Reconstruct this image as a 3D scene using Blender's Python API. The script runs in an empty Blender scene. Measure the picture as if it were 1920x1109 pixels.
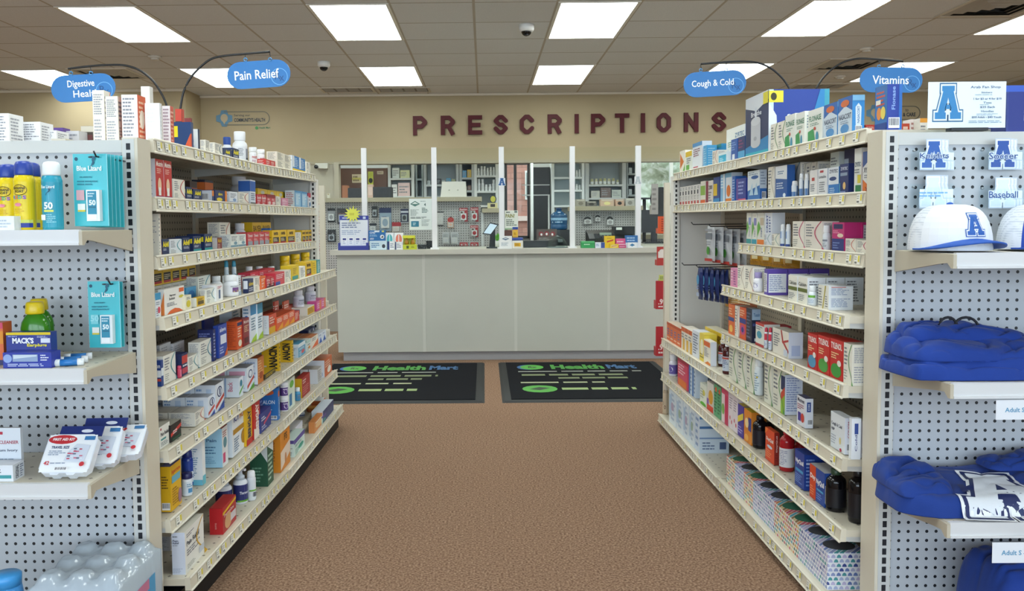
import bpy, math, random
from mathutils import Vector, Matrix, noise
random.seed(7)
SC = bpy.context.scene
COL = SC.collection
# ------------------------------------------------------------------ camera
F_PX, PITCH, YAW, ROLL, CX, CY = 1566.2, .0563, -.0047, -.0082, 900.9, 504.2
EYE = Vector((0, 0, 1.15))
_f = Vector((math.sin(YAW)*math.cos(PITCH), math.cos(YAW)*math.cos(PITCH), -math.sin(PITCH)))
_r = Vector((math.cos(YAW), -math.sin(YAW), 0)); _u = _r.cross(_f)
R_ = math.cos(ROLL)*_r + math.sin(ROLL)*_u
U_ = -math.sin(ROLL)*_r + math.cos(ROLL)*_u
cd = bpy.data.cameras.new('camera'); cam = bpy.data.objects.new('camera', cd); COL.objects.link(cam)
m = Matrix((R_, U_, -_f)).transposed().to_4x4(); m.translation = EYE
cam.matrix_world = m
cd.sensor_width = 36; cd.lens = F_PX/1920*36; cd.clip_start = .05
cd.shift_x = (960-CX)/1920; cd.shift_y = -(554.5-CY)/1920
SC.camera = cam
# ------------------------------------------------------------------ light
w = bpy.data.worlds.new('sky'); SC.world = w; w.use_nodes = True
w.node_tree.nodes['Background'].inputs[0].default_value = (.80, .90, 1, 1)
w.node_tree.nodes['Background'].inputs[1].default_value = 2.6
SC.view_settings.view_transform = 'Standard'; SC.view_settings.look = 'None'
SC.view_settings.gamma = 1; SC.view_settings.exposure = 0.0; SC.view_settings.use_curve_mapping = False
SC.cycles.max_bounces = 8; SC.cycles.transparent_max_bounces = 12
LAMP = 9.3
dl = bpy.data.lights.new('storefront_daylight', 'AREA'); dl.shape = 'RECTANGLE'; dl.size = 11; dl.size_y = 2.0
dl.energy = 250; dl.color = (.72, .86, 1)
do = bpy.data.objects.new('storefront_daylight', dl); COL.objects.link(do)
do.location = (0, -3.55, 1.55); do.rotation_euler = (math.radians(90), 0, 0)

# ------------------------------------------------------------------ helpers
def ray(px, py):
    return R_*((px-CX)/F_PX) - U_*((py-CY)/F_PX) + _f
def atX(px, py, X):
    d = ray(px, py); return EYE + d*(X/d.x)
def atY(px, py, Y):
    d = ray(px, py); return EYE + d*(Y/d.y)
def atZ(px, py, Z):
    d = ray(px, py); return EYE + d*((Z-EYE.z)/d.z)
def lin(h):
    h = h.lstrip('#'); o = []
    for i in (0, 2, 4):
        c = int(h[i:i+2], 16)/255
        o.append(c/12.92 if c <= .04045 else ((c+.055)/1.055)**2.4)
    return (*o, 1)
_M = {}
def mat(h, rough=.5, metal=0, spec=.5, emit=0, trans=0, coat=0):
    k = (h, rough, metal, spec, emit, trans, coat)
    if k in _M: return _M[k]
    mm = bpy.data.materials.new('m_'+h); mm.use_nodes = True
    b = mm.node_tree.nodes['Principled BSDF']
    b.inputs['Base Color'].default_value = lin(h); b.inputs['Roughness'].default_value = rough
    b.inputs['Metallic'].default_value = metal; b.inputs['Specular IOR Level'].default_value = spec
    b.inputs['Coat Weight'].default_value = coat
    b.inputs['Transmission Weight'].default_value = trans
    if emit:
        b.inputs['Emission Color'].default_value = lin(h); b.inputs['Emission Strength'].default_value = emit
    _M[k] = mm
    return mm
def nodes(name):
    mm = bpy.data.materials.new(name); mm.use_nodes = True
    nt = mm.node_tree; return mm, nt, nt.nodes['Principled BSDF']
def MT(nt, op, a, b=None, c=None):
    n = nt.nodes.new('ShaderNodeMath'); n.operation = op
    for i, v in enumerate((a, b, c)):
        if v is None: continue
        if isinstance(v, (int, float)): n.inputs[i].default_value = v
        else: nt.links.new(v, n.inputs[i])
    return n.outputs[0]
def MIX(nt, fac, a, b):
    n = nt.nodes.new('ShaderNodeMix'); n.data_type = 'RGBA'
    for i, v in ((0, fac), (6, a), (7, b)):
        if isinstance(v, (int, float)): n.inputs[i].default_value = v
        elif isinstance(v, str): n.inputs[i].default_value = lin(v)
        else: nt.links.new(v, n.inputs[i])
    return n.outputs[2]
def coords(nt):
    tc = nt.nodes.new('ShaderNodeTexCoord'); s = nt.nodes.new('ShaderNodeSeparateXYZ')
    nt.links.new(tc.outputs['Object'], s.inputs[0]); return tc.outputs['Object'], s.outputs
def NOISE(nt, vec, scale, detail=2, rough=.5):
    n = nt.nodes.new('ShaderNodeTexNoise'); n.inputs['Scale'].default_value = scale
    n.inputs['Detail'].default_value = detail; n.inputs['Roughness'].default_value = rough
    nt.links.new(vec, n.inputs['Vector']); return n.outputs[0]
def RAMP(nt, v, *st):
    n = nt.nodes.new('ShaderNodeValToRGB'); e = n.color_ramp.elements
    while len(e) < len(st): e.new(.5)
    for i, (p, c) in enumerate(st): e[i].position = p; e[i].color = lin(c)
    nt.links.new(v, n.inputs[0]); return n.outputs[0]
def BUMP(nt, b, h, strength=.3, dist=.002):
    n = nt.nodes.new('ShaderNodeBump'); n.inputs['Strength'].default_value = strength
    n.inputs['Distance'].default_value = dist; nt.links.new(h, n.inputs['Height'])
    nt.links.new(n.outputs[0], b.inputs['Normal'])
def CEN(nt, v, p):      # distance to the nearest cell centre, cells of size p
    f = MT(nt, 'FRACT', MT(nt, 'DIVIDE', v, p)); return MT(nt, 'MULTIPLY', MT(nt, 'ABSOLUTE', MT(nt, 'SUBTRACT', f, .5)), p)
def pegboard(name, base, hole, ax='XZ', pitch=.0254, r=.0042):
    mm, nt, b = nodes(name); o, s = coords(nt)
    a, c = CEN(nt, s[ax[0]], pitch), CEN(nt, s[ax[1]], pitch)
    d = MT(nt, 'SQRT', MT(nt, 'ADD', MT(nt, 'MULTIPLY', a, a), MT(nt, 'MULTIPLY', c, c)))
    k = MT(nt, 'LESS_THAN', d, r)
    nt.links.new(MIX(nt, k, base, hole), b.inputs['Base Color']); b.inputs['Roughness'].default_value = .45
    return mm
def slots(name, base, hole, ax, half=.0045, pitch=.0254, duty=.3):
    mm, nt, b = nodes(name); o, s = coords(nt)
    k = MT(nt, 'MULTIPLY', MT(nt, 'LESS_THAN', MT(nt, 'ABSOLUTE', s[ax]), half), MT(nt, 'LESS_THAN', CEN(nt, s['Z'], pitch), pitch*duty))
    nt.links.new(MIX(nt, k, base, hole), b.inputs['Base Color']); b.inputs['Roughness'].default_value = .4
    return mm

_T = {}
def text_mesh(s, bold=.015):
    if (s, bold) in _T: return _T[(s, bold)]
    c = bpy.data.curves.new('t', 'FONT'); c.body = s; c.size = 1; c.resolution_u = 2; c.offset = bold
    o = bpy.data.objects.new('t', c); COL.objects.link(o)
    dg = bpy.context.evaluated_depsgraph_get(); me = o.evaluated_get(dg).to_mesh()
    v = [tuple(p.co)[:2] for p in me.vertices]; f = [tuple(p.vertices) for p in me.polygons]
    o.evaluated_get(dg).to_mesh_clear(); bpy.data.objects.remove(o); bpy.data.curves.remove(c)
    x0 = min(p[0] for p in v); x1 = max(p[0] for p in v); y0 = min(p[1] for p in v); y1 = max(p[1] for p in v)
    v = [((p[0]-x0)/(x1-x0), (p[1]-y0)/(y1-y0)) for p in v]
    _T[(s, bold)] = (v, f, (x1-x0)/(y1-y0)); return _T[(s, bold)]

ILLEGIBLE = {'GO', 'off', 'DA', 'Heat', 'HEAT', 'CARE', 'SALE', 'Sinus', 'PAIN', 'Tabs', 'hub', '2 tests', 'BC', 'Rub', 'Midol', 'Gas', 'LABEL', 'Rx2'}   # print too blurred to read: drawn as rules
class MB:
    def __init__(s): s.v = []; s.f = []; s.m = []; s.mats = []; s.sm = []
    def mi(s, m):
        if isinstance(m, str): m = mat(m)
        if m not in s.mats: s.mats.append(m)
        return s.mats.index(m)
    def face(s, pts, m, smooth=False):
        n = len(s.v); s.v += [tuple(p) for p in pts]; s.f.append(tuple(range(n, n+len(pts)))); s.m.append(s.mi(m)); s.sm.append(smooth)
    def poly(s, verts, faces, m, smooth=False):
        n = len(s.v); s.v += [tuple(p) for p in verts]; k = s.mi(m)
        for f in faces: s.f.append(tuple(i+n for i in f)); s.m.append(k); s.sm.append(smooth)
    def box(s, x0, x1, y0, y1, z0, z1, m):
        if x0 > x1: x0, x1 = x1, x0
        if y0 > y1: y0, y1 = y1, y0
        if z0 > z1: z0, z1 = z1, z0
        v = [(x, y, z) for z in (z0, z1) for y in (y0, y1) for x in (x0, x1)]
        s.poly(v, [(0, 2, 3, 1), (4, 5, 7, 6), (0, 1, 5, 4), (2, 6, 7, 3), (1, 3, 7, 5), (0, 4, 6, 2)], m); return s
    def hexa(s, a, b, m):     # a: 4 bottom points, b: 4 top points (same order, ccw from above)
        s.poly([*a, *b], [(3, 2, 1, 0), (4, 5, 6, 7), (0, 1, 5, 4), (1, 2, 6, 5), (2, 3, 7, 6), (3, 0, 4, 7)], m); return s
    def lathe(s, prof, m, n=20, c=(0, 0, 0), sx=1, sy=1, close=True):
        vs = []; fs = []
        for r, z in prof:
            for i in range(n):
                a = 2*math.pi*i/n; vs.append((c[0]+r*sx*math.cos(a), c[1]+r*sy*math.sin(a), c[2]+z))
        for j in range(len(prof)-1):
            for i in range(n):
                k = (i+1) % n; fs.append((j*n+i, j*n+k, (j+1)*n+k, (j+1)*n+i))
        if close:
            fs.append(tuple(range(n))[::-1]); fs.append(tuple((len(prof)-1)*n+i for i in range(n)))
        s.poly(vs, fs, m, True); return s
    def tube(s, pts, r, m, n=8):
        pts = [Vector(p) for p in pts]; vs = []; fs = []
        for i, p in enumerate(pts):
            t = (pts[min(i+1, len(pts)-1)]-pts[max(i-1, 0)]).normalized()
            a = t.cross(Vector((0, 0, 1)) if abs(t.z) < .9 else Vector((1, 0, 0))).normalized(); b = t.cross(a)
            for k in range(n):
                g = 2*math.pi*k/n; vs.append(p+a*(r*math.cos(g))+b*(r*math.sin(g)))
        for i in range(len(pts)-1):
            for k in range(n):
                q = (k+1) % n; fs.append((i*n+k, i*n+q, (i+1)*n+q, (i+1)*n+k))
        fs.append(tuple(range(n))[::-1]); fs.append(tuple((len(pts)-1)*n+i for i in range(n)))
        s.poly(vs, fs, m, True); return s
    def prism(s, poly, o, U, V, N, m):   # outline in (u,v) extruded along N
        o, U, V, N = map(Vector, (o, U, V, N)); n = len(poly)
        a = [o+U*p[0]+V*p[1] for p in poly]; b = [p+N for p in a]
        s.poly([*a, *b], [tuple(range(n))[::-1], tuple(range(n, 2*n))]+[(i, (i+1) % n, n+(i+1) % n, n+i) for i in range(n)], m); return s
    def art(s, ops, O, U, V, N, e=.0005, bend=None):
        """print on a flat face: O corner, U and V edge vectors, N outward unit normal"""
        O, U, V, N = map(Vector, (O, U, V, N)); lu, lv = U.length, V.length
        def P(u, v, k):
            if bend: return bend(u, v, k)
            return O+U*u+V*v+N*k
        for q, op in enumerate(ops):
            k = e+.00025*q; c = op[0]
            if c in ('t', 'tv') and op[1] in ILLEGIBLE: op = ('l', *op[2:6], 2 if c == 't' else 6, op[6]); c = 'l'
            if c == 'r':
                _, u0, v0, u1, v1, col = op; n = 6 if bend else 1
                for i in range(n):
                    a, b = u0+(u1-u0)*i/n, u0+(u1-u0)*(i+1)/n
                    s.face([P(a, v0, k), P(b, v0, k), P(b, v1, k), P(a, v1, k)], col)
            elif c == 'p': s.face([P(a, b, k) for a, b in op[1]], op[2])
            elif c == 'l':
                _, u0, v0, u1, v1, n, col = op; hh = (v1-v0)/n
                for i in range(n):
                    a = v0+hh*i; b = u0+(u1-u0)*random.uniform(.55, 1)
                    t0 = u0
                    while t0 < b-.01:
                        t1 = min(b, t0+(u1-u0)*random.uniform(.12, .3))
                        s.face([P(t0, a+hh*.25, k), P(t1, a+hh*.25, k), P(t1, a+hh*.72, k), P(t0, a+hh*.72, k)], col); t0 = t1+(u1-u0)*.035
            elif c == 't' or c == 'tv':
                _, txt, u0, v0, u1, v1, col = op[:7]
                v, f, asp = text_mesh(txt, op[7] if len(op) > 7 else .02)
                if c == 't':
                    W, H = (u1-u0)*lu, (v1-v0)*lv
                    if W/H > asp*1.5: cw = H*asp*1.5/lu; u0, u1 = (u0+u1-cw)/2, (u0+u1+cw)/2
                    if W/H < asp*.5: ch = W/(asp*.5)/lv; v0, v1 = (v0+v1-ch)/2, (v0+v1+ch)/2
                    s.poly([P(u0+(u1-u0)*a, v0+(v1-v0)*b, k) for a, b in v], f, col)
                else:   # reads upwards
                    s.poly([P(u1-(u1-u0)*b, v0+(v1-v0)*a, k) for a, b in v], f, col)
            elif c == 's':
                pts = [(.98-.36*math.sin(math.pi*t*1.25), 1-t) for t in [i/9 for i in range(10)]]
                wd = op[2] if len(op) > 2 else .06
                for a, b in zip(pts, pts[1:]):
                    s.face([P(max(0, a[0]-wd), a[1], k), P(max(0, b[0]-wd), b[1], k), P(min(1, b[0]), b[1], k), P(min(1, a[0]), a[1], k)][::1], op[1])
            elif c == 'c':
                _, u, v, ru, rv, col = op
                s.face([P(u+ru*math.cos(i*math.pi/8), v+rv*math.sin(i*math.pi/8), k) for i in range(16)], col)
            elif c == 'b':
                _, u0, v0, u1, v1 = op
                s.face([P(u0, v0, k), P(u1, v0, k), P(u1, v1, k), P(u0, v1, k)], 'f4f4f6')
                x = .06
                while x < .92:
                    wv = random.uniform(.02, .07); a, b = u0+(u1-u0)*x, u0+(u1-u0)*min(.95, x+wv)
                    s.face([P(a, v0+(v1-v0)*.25, k+.0002), P(b, v0+(v1-v0)*.25, k+.0002), P(b, v1-(v1-v0)*.08, k+.0002), P(a, v1-(v1-v0)*.08, k+.0002)], '23233a'); x += wv+random.uniform(.02, .06)
        return s
    def mesh(s, name):
        me = bpy.data.meshes.new(name); me.from_pydata(s.v, [], s.f)
        for m in s.mats: me.materials.append(m)
        me.polygons.foreach_set('material_index', s.m); me.polygons.foreach_set('use_smooth', s.sm)
        me.update(); return me
def link(o, parent=None, loc=None, rz=0):
    COL.objects.link(o)
    if parent: o.parent = parent
    if loc is not None: o.location = loc
    if rz: o.rotation_euler = (0, 0, rz)
    return o
def obj(name, mb, parent=None, loc=None, rz=0):
    return link(bpy.data.objects.new(name, mb.mesh(name) if isinstance(mb, MB) else mb), parent, loc, rz)
def tag(o, label, cat, group=None, kind=None):
    if label: o['label'] = label
    if cat: o['category'] = cat
    if group: o['group'] = group
    if kind: o['kind'] = kind
    return o
def empty(name, label, cat, loc=(0, 0, 0), rz=0, group=None):
    return tag(link(bpy.data.objects.new(name, None), None, loc, rz), label, cat, group)
def struct(name, mb, parent=None, loc=None):
    o = obj(name, mb, parent, loc); o['kind'] = 'structure'; return o
def copy_tree(o, parent=None):
    c = o.copy(); COL.objects.link(c)
    if parent: c.parent = parent
    for ch in list(o.children): copy_tree(ch, c)
    return c
# ------------------------------------------------------------------ room shell
H = 2.7316; WX0, WX1, WY0, WY1, BULK, JOG = -7.2, 6.2, -3.7, 13.0, 10.43, 9.9
mm, nt, b = nodes('carpet'); o, s = coords(nt)
n1 = NOISE(nt, o, 130, 2); n2 = NOISE(nt, o, 1.3, 3); n3 = NOISE(nt, o, 420, 1)
base = RAMP(nt, MT(nt, 'ADD', MT(nt, 'MULTIPLY', n1, .75), MT(nt, 'MULTIPLY', n3, .25)), (.33, '5c4435'), (.5, '8c705b'), (.66, 'b59880'))
nt.links.new(MIX(nt, MT(nt, 'MULTIPLY', n2, .3), base, '84634e'), b.inputs['Base Color'])
b.inputs['Roughness'].default_value = .95; b.inputs['Specular IOR Level'].default_value = .1
BUMP(nt, b, n1, .6, .006); CARPET = mm
struct('floor', MB().box(WX0, WX1, WY0, WY1, -.08, 0, CARPET))
# ceiling of 2 ft tiles, seams on the measured grid
TL = .6096; GX, GY = -.0638, 6.1277
mm, nt, b = nodes('ceiling_tile'); o, s = coords(nt)
ex = CEN(nt, MT(nt, 'SUBTRACT', s['X'], GX+TL/2), TL); ey = CEN(nt, MT(nt, 'SUBTRACT', s['Y'], GY+TL/2), TL)
gx = MT(nt, 'LESS_THAN', ex, .010); gy = MT(nt, 'LESS_THAN', ey, .007)
sp = NOISE(nt, o, 260, 2, .6); big = NOISE(nt, o, .9, 2)
tile = RAMP(nt, sp, (.3, 'c6c8c9'), (.42, 'dee0e2'), (.7, 'e4e6e8'))
ci = nt.nodes.new('ShaderNodeTexWhiteNoise'); ci.noise_dimensions = '2D'
vv = nt.nodes.new('ShaderNodeCombineXYZ')
nt.links.new(MT(nt, 'FLOOR', MT(nt, 'DIVIDE', MT(nt, 'SUBTRACT', s['X'], GX), TL)), vv.inputs[0])
nt.links.new(MT(nt, 'FLOOR', MT(nt, 'DIVIDE', MT(nt, 'SUBTRACT', s['Y'], GY), TL)), vv.inputs[1])
nt.links.new(vv.outputs[0], ci.inputs[0])
tile = MIX(nt, MT(nt, 'MULTIPLY', ci.outputs[0], .14), tile, 'b5ada1')
c = MIX(nt, gy, tile, 'a59d91'); c = MIX(nt, gx, c, 'bcb4a8')
nt.links.new(c, b.inputs['Base Color']); b.inputs['Roughness'].default_value = .9; b.inputs['Specular IOR Level'].default_value = .2
BUMP(nt, b, MT(nt, 'SUBTRACT', 1, MT(nt, 'MAXIMUM', gx, gy)), .5, .004)
struct('ceiling', MB().box(WX0, WX1, WY0, WY1, H, H+.1, mm))
mm, nt, b = nodes('wall_paint'); o, s = coords(nt)
nt.links.new(MIX(nt, NOISE(nt, o, 2.5, 3), 'a79777', 'af9f80'), b.inputs['Base Color']); b.inputs['Roughness'].default_value = .75
BUMP(nt, b, NOISE(nt, o, 180, 2), .15, .001); PAINT = mm
mm, nt, b = nodes('wall_paint_grey'); o, s = coords(nt)
nt.links.new(MIX(nt, NOISE(nt, o, 2, 2), 'b3ab98', 'bdb5a2'), b.inputs['Base Color']); b.inputs['Roughness'].default_value = .75; GREIGE = mm
struct('wall_left', MB().box(WX0-.1, WX0, WY0, WY1, 0, H, PAINT))
struct('wall_right', MB().box(WX1, WX1+.1, WY0, WY1, 0, H, PAINT))
XJ = -3.5
struct('wall_back_left', MB().box(WX0, XJ, JOG, JOG+.1, 0, H, PAINT).box(XJ-.1, XJ, JOG+.1, BULK, 0, H, PAINT))
BZ = atY(760, 304, BULK).z
wb = MB().box(XJ-.1, WX1, BULK, BULK+.16, BZ, H, PAINT)
struct('wall_back', wb)
wl = MB().box(XJ-.1, -1.84, BULK, BULK+.12, 0, BZ, GREIGE).box(4.4, WX1, BULK, BULK+.12, 0, BZ, PAINT)
struct('wall_back_lower', wl)
struct('trim_bulkhead', MB().box(XJ, WX1, BULK-.012, BULK+.17, BZ-.022, BZ+.012, mat('a5997f')))
struct('trim_ceiling_back', MB().box(XJ, WX1, BULK-.02, BULK, H-.025, H, mat('d9cfbb')).box(WX0, XJ, JOG-.02, JOG, H-.025, H, mat('d9cfbb')))
# wall behind the pharmacy with two windows, wall behind the viewer with the storefront
fw = MB(); ST = [(-6.6, -3.6), (-3.3, -.3), (.3, 3.0), (3.2, 5.8)]
xs = [WX0]+[x for a in ST for x in a]+[WX1]
for i in range(0, len(xs), 2): fw.box(xs[i], xs[i+1], WY0-.12, WY0, 0, H, PAINT)
for a, c in ST: fw.box(a, c, WY0-.12, WY0, 2.5, H, PAINT); fw.box(a, c, WY0-.12, WY0, 0, .35, PAINT)
struct('wall_front', fw)
WIN = [(.17, .85, .95, 1.90), (3.05, 4.1, 1.0, 1.98)]      # x0 x1 z0 z1 at the far pharmacy wall, measured along the sight lines
YB = 12.4
W1 = (atY(946, 300, YB).x, atY(993, 300, YB).x, .9, 2.02); W2 = (atY(1192, 300, YB).x, atY(1300, 300, YB).x, 1.02, 2.3)
bw = MB(); xs = [WX0, W1[0], W1[1], W2[0], W2[1], WX1]
for i in (0, 2, 4): bw.box(xs[i], xs[i+1], YB, YB+.12, 0, H, mat('a9aaa6', .8))
for W in (W1, W2): bw.box(W[0], W[1], YB, YB+.12, 0, W[2], mat('a9aaa6', .8)); bw.box(W[0], W[1], YB, YB+.12, W[3], H, mat('a9aaa6', .8))
struct('wall_pharmacy_far', bw)
def glass(name, tint='fcfefd', gl=.06):
    g = bpy.data.materials.new(name); g.use_nodes = True; nt = g.node_tree; nt.nodes.clear()
    out = nt.nodes.new('ShaderNodeOutputMaterial'); mx = nt.nodes.new('ShaderNodeMixShader')
    tr = nt.nodes.new('ShaderNodeBsdfTransparent'); tr.inputs[0].default_value = lin(tint)
    gs = nt.nodes.new('ShaderNodeBsdfGlossy'); gs.inputs['Roughness'].default_value = .03
    fr = nt.nodes.new('ShaderNodeFresnel'); fr.inputs[0].default_value = 1.45
    nt.links.new(MT(nt, 'MULTIPLY', fr.outputs[0], gl*2), mx.inputs[0])
    nt.links.new(tr.outputs[0], mx.inputs[1]); nt.links.new(gs.outputs[0], mx.inputs[2]); nt.links.new(mx.outputs[0], out.inputs[0])
    return g
GLASS = glass('window_glass', 'f9fcfb', .2)
for k, W in enumerate((W1, W2)):
    wf = MB(); mt = mat('e8ece8', .4) if k else mat('1d1d1f', .4); t = .035
    for a in ((W[0], W[0]+t, W[2], W[3]), (W[1]-t, W[1], W[2], W[3]), (W[0], W[1], W[2], W[2]+t), (W[0], W[1], W[3]-t, W[3])): wf.box(a[0], a[1], YB-.02, YB+.06, a[2], a[3], mt)
    xm = W[0]+(W[1]-W[0])*(.42 if k == 0 else .62); wf.box(xm-t*.6, xm+t*.6, YB-.02, YB+.06, W[2], W[3], mt)
    wo = struct('window_%d' % (k+1), wf)
    struct('window_glass', MB().box(W[0]+t, W[1]-t, YB+.01, YB+.016, W[2]+t, W[3]-t, GLASS), wo)
for k, (a, c) in enumerate(ST):
    wf = MB(); t = .05
    for q in ((a, a+t, .35, 2.5), (c-t, c, .35, 2.5), (a, c, .35, .4), (a, c, 2.45, 2.5)): wf.box(q[0], q[1], WY0-.1, WY0-.02, q[2], q[3], mat('77787a', .35, .8))
    wo = struct('window_%d' % (k+3), wf)
    struct('window_glass', MB().box(a+t, c-t, WY0-.065, WY0-.058, .4, 2.45, GLASS), wo)
# outdoors seen through the pharmacy windows
struct('ground_outside', MB().box(-14, 22, YB+.12, 34, -.1, -.02, mat('9a978f', .9)))
mm, nt, b = nodes('brick_outside'); o, s = coords(nt)
bt = nt.nodes.new('ShaderNodeTexBrick'); mp = nt.nodes.new('ShaderNodeCombineXYZ')
nt.links.new(s['X'], mp.inputs[0]); nt.links.new(s['Z'], mp.inputs[1]); nt.links.new(mp.outputs[0], bt.inputs[0])
bt.inputs['Color1'].default_value = lin('c58f7d'); bt.inputs['Color2'].default_value = lin('b57f6e'); bt.inputs['Mortar'].default_value = lin('8f6a5e')
bt.inputs['Scale'].default_value = 2.2; bt.inputs['Mortar Size'].default_value = .012
nt.links.new(bt.outputs[0], b.inputs['Base Color']); b.inputs['Roughness'].default_value = .9
t = empty('brick_building', 'pinkish brick building seen through the narrow pharmacy window', 'building', (0, 0, 0))
obj('brick_wall', MB().box(-1.5, 2.5, 17.5, 20, 0, 3.2, mm), t); obj('coping', MB().box(-1.55, 2.55, 17.4, 20.1, 3.2, 3.4, mat('e5d9cf')), t)
wn = obj('window', MB().box(.86, 1.02, 17.44, 17.52, 1.6, 2.2, mat('f4f1e8')), t); obj('pane', MB().box(.89, .99, 17.42, 17.45, 1.64, 2.16, mat('4f6d66', .2)), wn)
obj('band', MB().box(-1.5, 2.5, 17.42, 17.5, 1.16, 1.26, mat('e8cfc2')), t)
mm, nt, b = nodes('hedge'); o, s = coords(nt)
nt.links.new(RAMP(nt, NOISE(nt, o, 3.5, 5, .7), (.36, '8a9a7c'), (.5, 'c6d4b8'), (.62, 'f2f7ee')), b.inputs['Base Color']); HEDGE = mm
for x, y, r, h in ((4.75, 22, 1.35, 3.7), (8.2, 23, 1.5, 4.6), (1.9, 25, 1.1, 4.0)):
    t = empty('tree', ('pale leafy tree beyond the wide pharmacy window', 'taller pale tree furthest along the wide pharmacy window', 'pale tree between the brick building and wide window')[int(x > 8)+2*int(x < 3)], 'tree', (x, y, 0), group=None)
    obj('trunk', MB().lathe([(.16, -.05), (.12, h*.5)], mat('6a5a4a'), 8), t)
    cr = MB(); prof = [(r*math.sin(math.pi*i/12)+.02, h*.62-r*1.1*math.cos(math.pi*i/12)) for i in range(13)]; cr.lathe(prof, HEDGE, 18)
    cr.v = [tuple(Vector(p)+Vector((1, 1, .8))*(.5*noise.noise(Vector(p)*1.3))) for p in cr.v]; obj('crown', cr, t)
t = empty('delivery_van', 'white and yellow van parked outside the wide pharmacy window', 'van', (5.2, 16.8, 0))
obj('body', MB().box(-1.5, 1.5, -.8, .8, .35, 1.35, mat('f2f3ee', .3)).box(-1.3, 1.1, -.75, .75, 1.35, 1.75, mat('f2f3ee', .3)), t)
obj('stripe', MB().box(-1.51, 1.51, -.81, -.79, 1.12, 1.3, mat('dfe05a', .4)), t)
obj('side_window', MB().box(-1.1, .9, -.77, -.755, 1.4, 1.68, mat('20242a', .1)), t)
for sx in (-.9, .9): obj('wheel', MB().tube([(sx, -.84, .33), (sx, -.6, .33)], .34, mat('18181a', .7), 20), t)

# ------------------------------------------------------------------ ceiling fittings
mm, nt, b = nodes('diffuser'); o, s = coords(nt)
b.inputs['Base Color'].default_value = lin('f4f8f8'); b.inputs['Emission Color'].default_value = lin('f1fbf8')
# two tubes behind the prismatic lens: brighter bands
tb = MT(nt, 'ABSOLUTE', MT(nt, 'SUBTRACT', MT(nt, 'ABSOLUTE', s['X']), .15))
nt.links.new(MT(nt, 'MULTIPLY', LAMP, MT(nt, 'SUBTRACT', 1.12, MT(nt, 'MULTIPLY', tb, 1.6))), b.inputs['Emission Strength'])
DIFF = mm
hx, hy = .277, .585
fr = MB(); ft = mat('e6e3da', .5)
fr.box(-.3, .3, -.605, -hy, -.006, .004, ft).box(-.3, .3, hy, .605, -.006, .004, ft).box(-.3, -hx, -hy, hy, -.006, .004, ft).box(hx, .3, -hy, hy, -.006, .004, ft)
frm = fr.mesh('frame'); dfm = MB().box(-hx, hx, -hy, hy, -.003, .003, DIFF).mesh('diffuser')
colw = {-8: 'beyond digestive health side', -5: 'above pain relief shelves', -2: 'left of aisle', 1: 'right of aisle', 4: 'above cough and cold shelves', 7: 'beyond vitamins side', -11: 'outermost column'}
roww = {4: 'row nearest lettered wall', 0: 'second row from lettered wall', -4: 'third row from lettered wall', -8: 'row nearest storefront', 8: 'inside the pharmacy'}
for j in (-12, -8, -4, 0, 4):
    for i in (-8, -5, -2, 1, 4, 7):
        if j == -12: continue
        t = empty('ceiling_light', 'white ceiling light panel, '+colw[i]+', '+roww[j].replace(' the lettered wall', ' lettered wall'), 'light', (GX+(i+.5)*TL, GY+(j+1)*TL, H), group='ceiling light panels')
        obj('frame', frm, t); obj('diffuser', dfm, t)
for i in (-5, -3, -1, 1, 3, 5):  # unseen panels, added to brighten the back area behind the bulkhead
    t = empty('ceiling_light', 'unseen light panel added to brighten the pharmacy behind the lettered wall', 'light', (GX+(i+.5)*TL, 11.4, H), group='added pharmacy light panels')
    obj('frame', frm, t); obj('diffuser', dfm, t)
def vent(px, py, label, dark, wx=.56, wy=.56):
    p = atZ(px, py, H-.01); t = empty('ceiling_vent', label, 'vent', (p.x, p.y, H), group=None)
    fm = mat('cfc8bb', .5); a, c = wx/2, wy/2
    obj('frame', MB().box(-a-.03, a+.03, -c-.03, -c, -.008, .003, fm).box(-a-.03, a+.03, c, c+.03, -.008, .003, fm).box(-a-.03, -a, -c, c, -.008, .003, fm).box(a, a+.03, -c, c, -.008, .003, fm), t)
    obj('duct', MB().box(-a, a, -c, c, -.001, .003, mat('34322f' if dark else '8d877d', .9)), t)
    if dark:
        for k in range(4):   # stepped square cones of a ceiling diffuser
            r0 = a*(1-.23*k); r1 = r0-.05; g = MB(); z0, z1 = -.012-.004*k, -.002
            q = lambda r, z: [(-r, -r*c/a, z), (r, -r*c/a, z), (r, r*c/a, z), (-r, r*c/a, z)]
            A, B = q(r0, z1), q(r1, z0)
            for e in range(4): g.face([A[e], A[(e+1) % 4], B[(e+1) % 4], B[e]], mat('a9a49b', .5))
            obj('cone_ring', g, t)
    else:
        for k in range(4):
            x = -a+(k+.5)*wx/4; g = MB()
            for q in range(9): y = -c+(q+.5)*wy/9; g.box(x-wx/8+.012, x+wx/8-.012, y-.006, y+.006, -.007, -.003, mat('aaa397', .5))
            obj('louvre_grille', g, t)
vent(205, 140, 'dark square ceiling diffuser above the digestive health sign', 1)
vent(1590, 122, 'dark square ceiling diffuser above the vitamins sign arm', 1)
vent(1870, 14, 'dark square ceiling diffuser nearest, above the fan shop sign', 1)
vent(652, 170, 'flat grey return grille left of pair above lettered wall', 0, .58, .3)
vent(757, 170, 'flat grey return grille right of pair above lettered wall', 0, .58, .3)
vent(1535, 163, 'flat grey return grille behind the cough and cold sign arm', 0, .58, .3)
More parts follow.
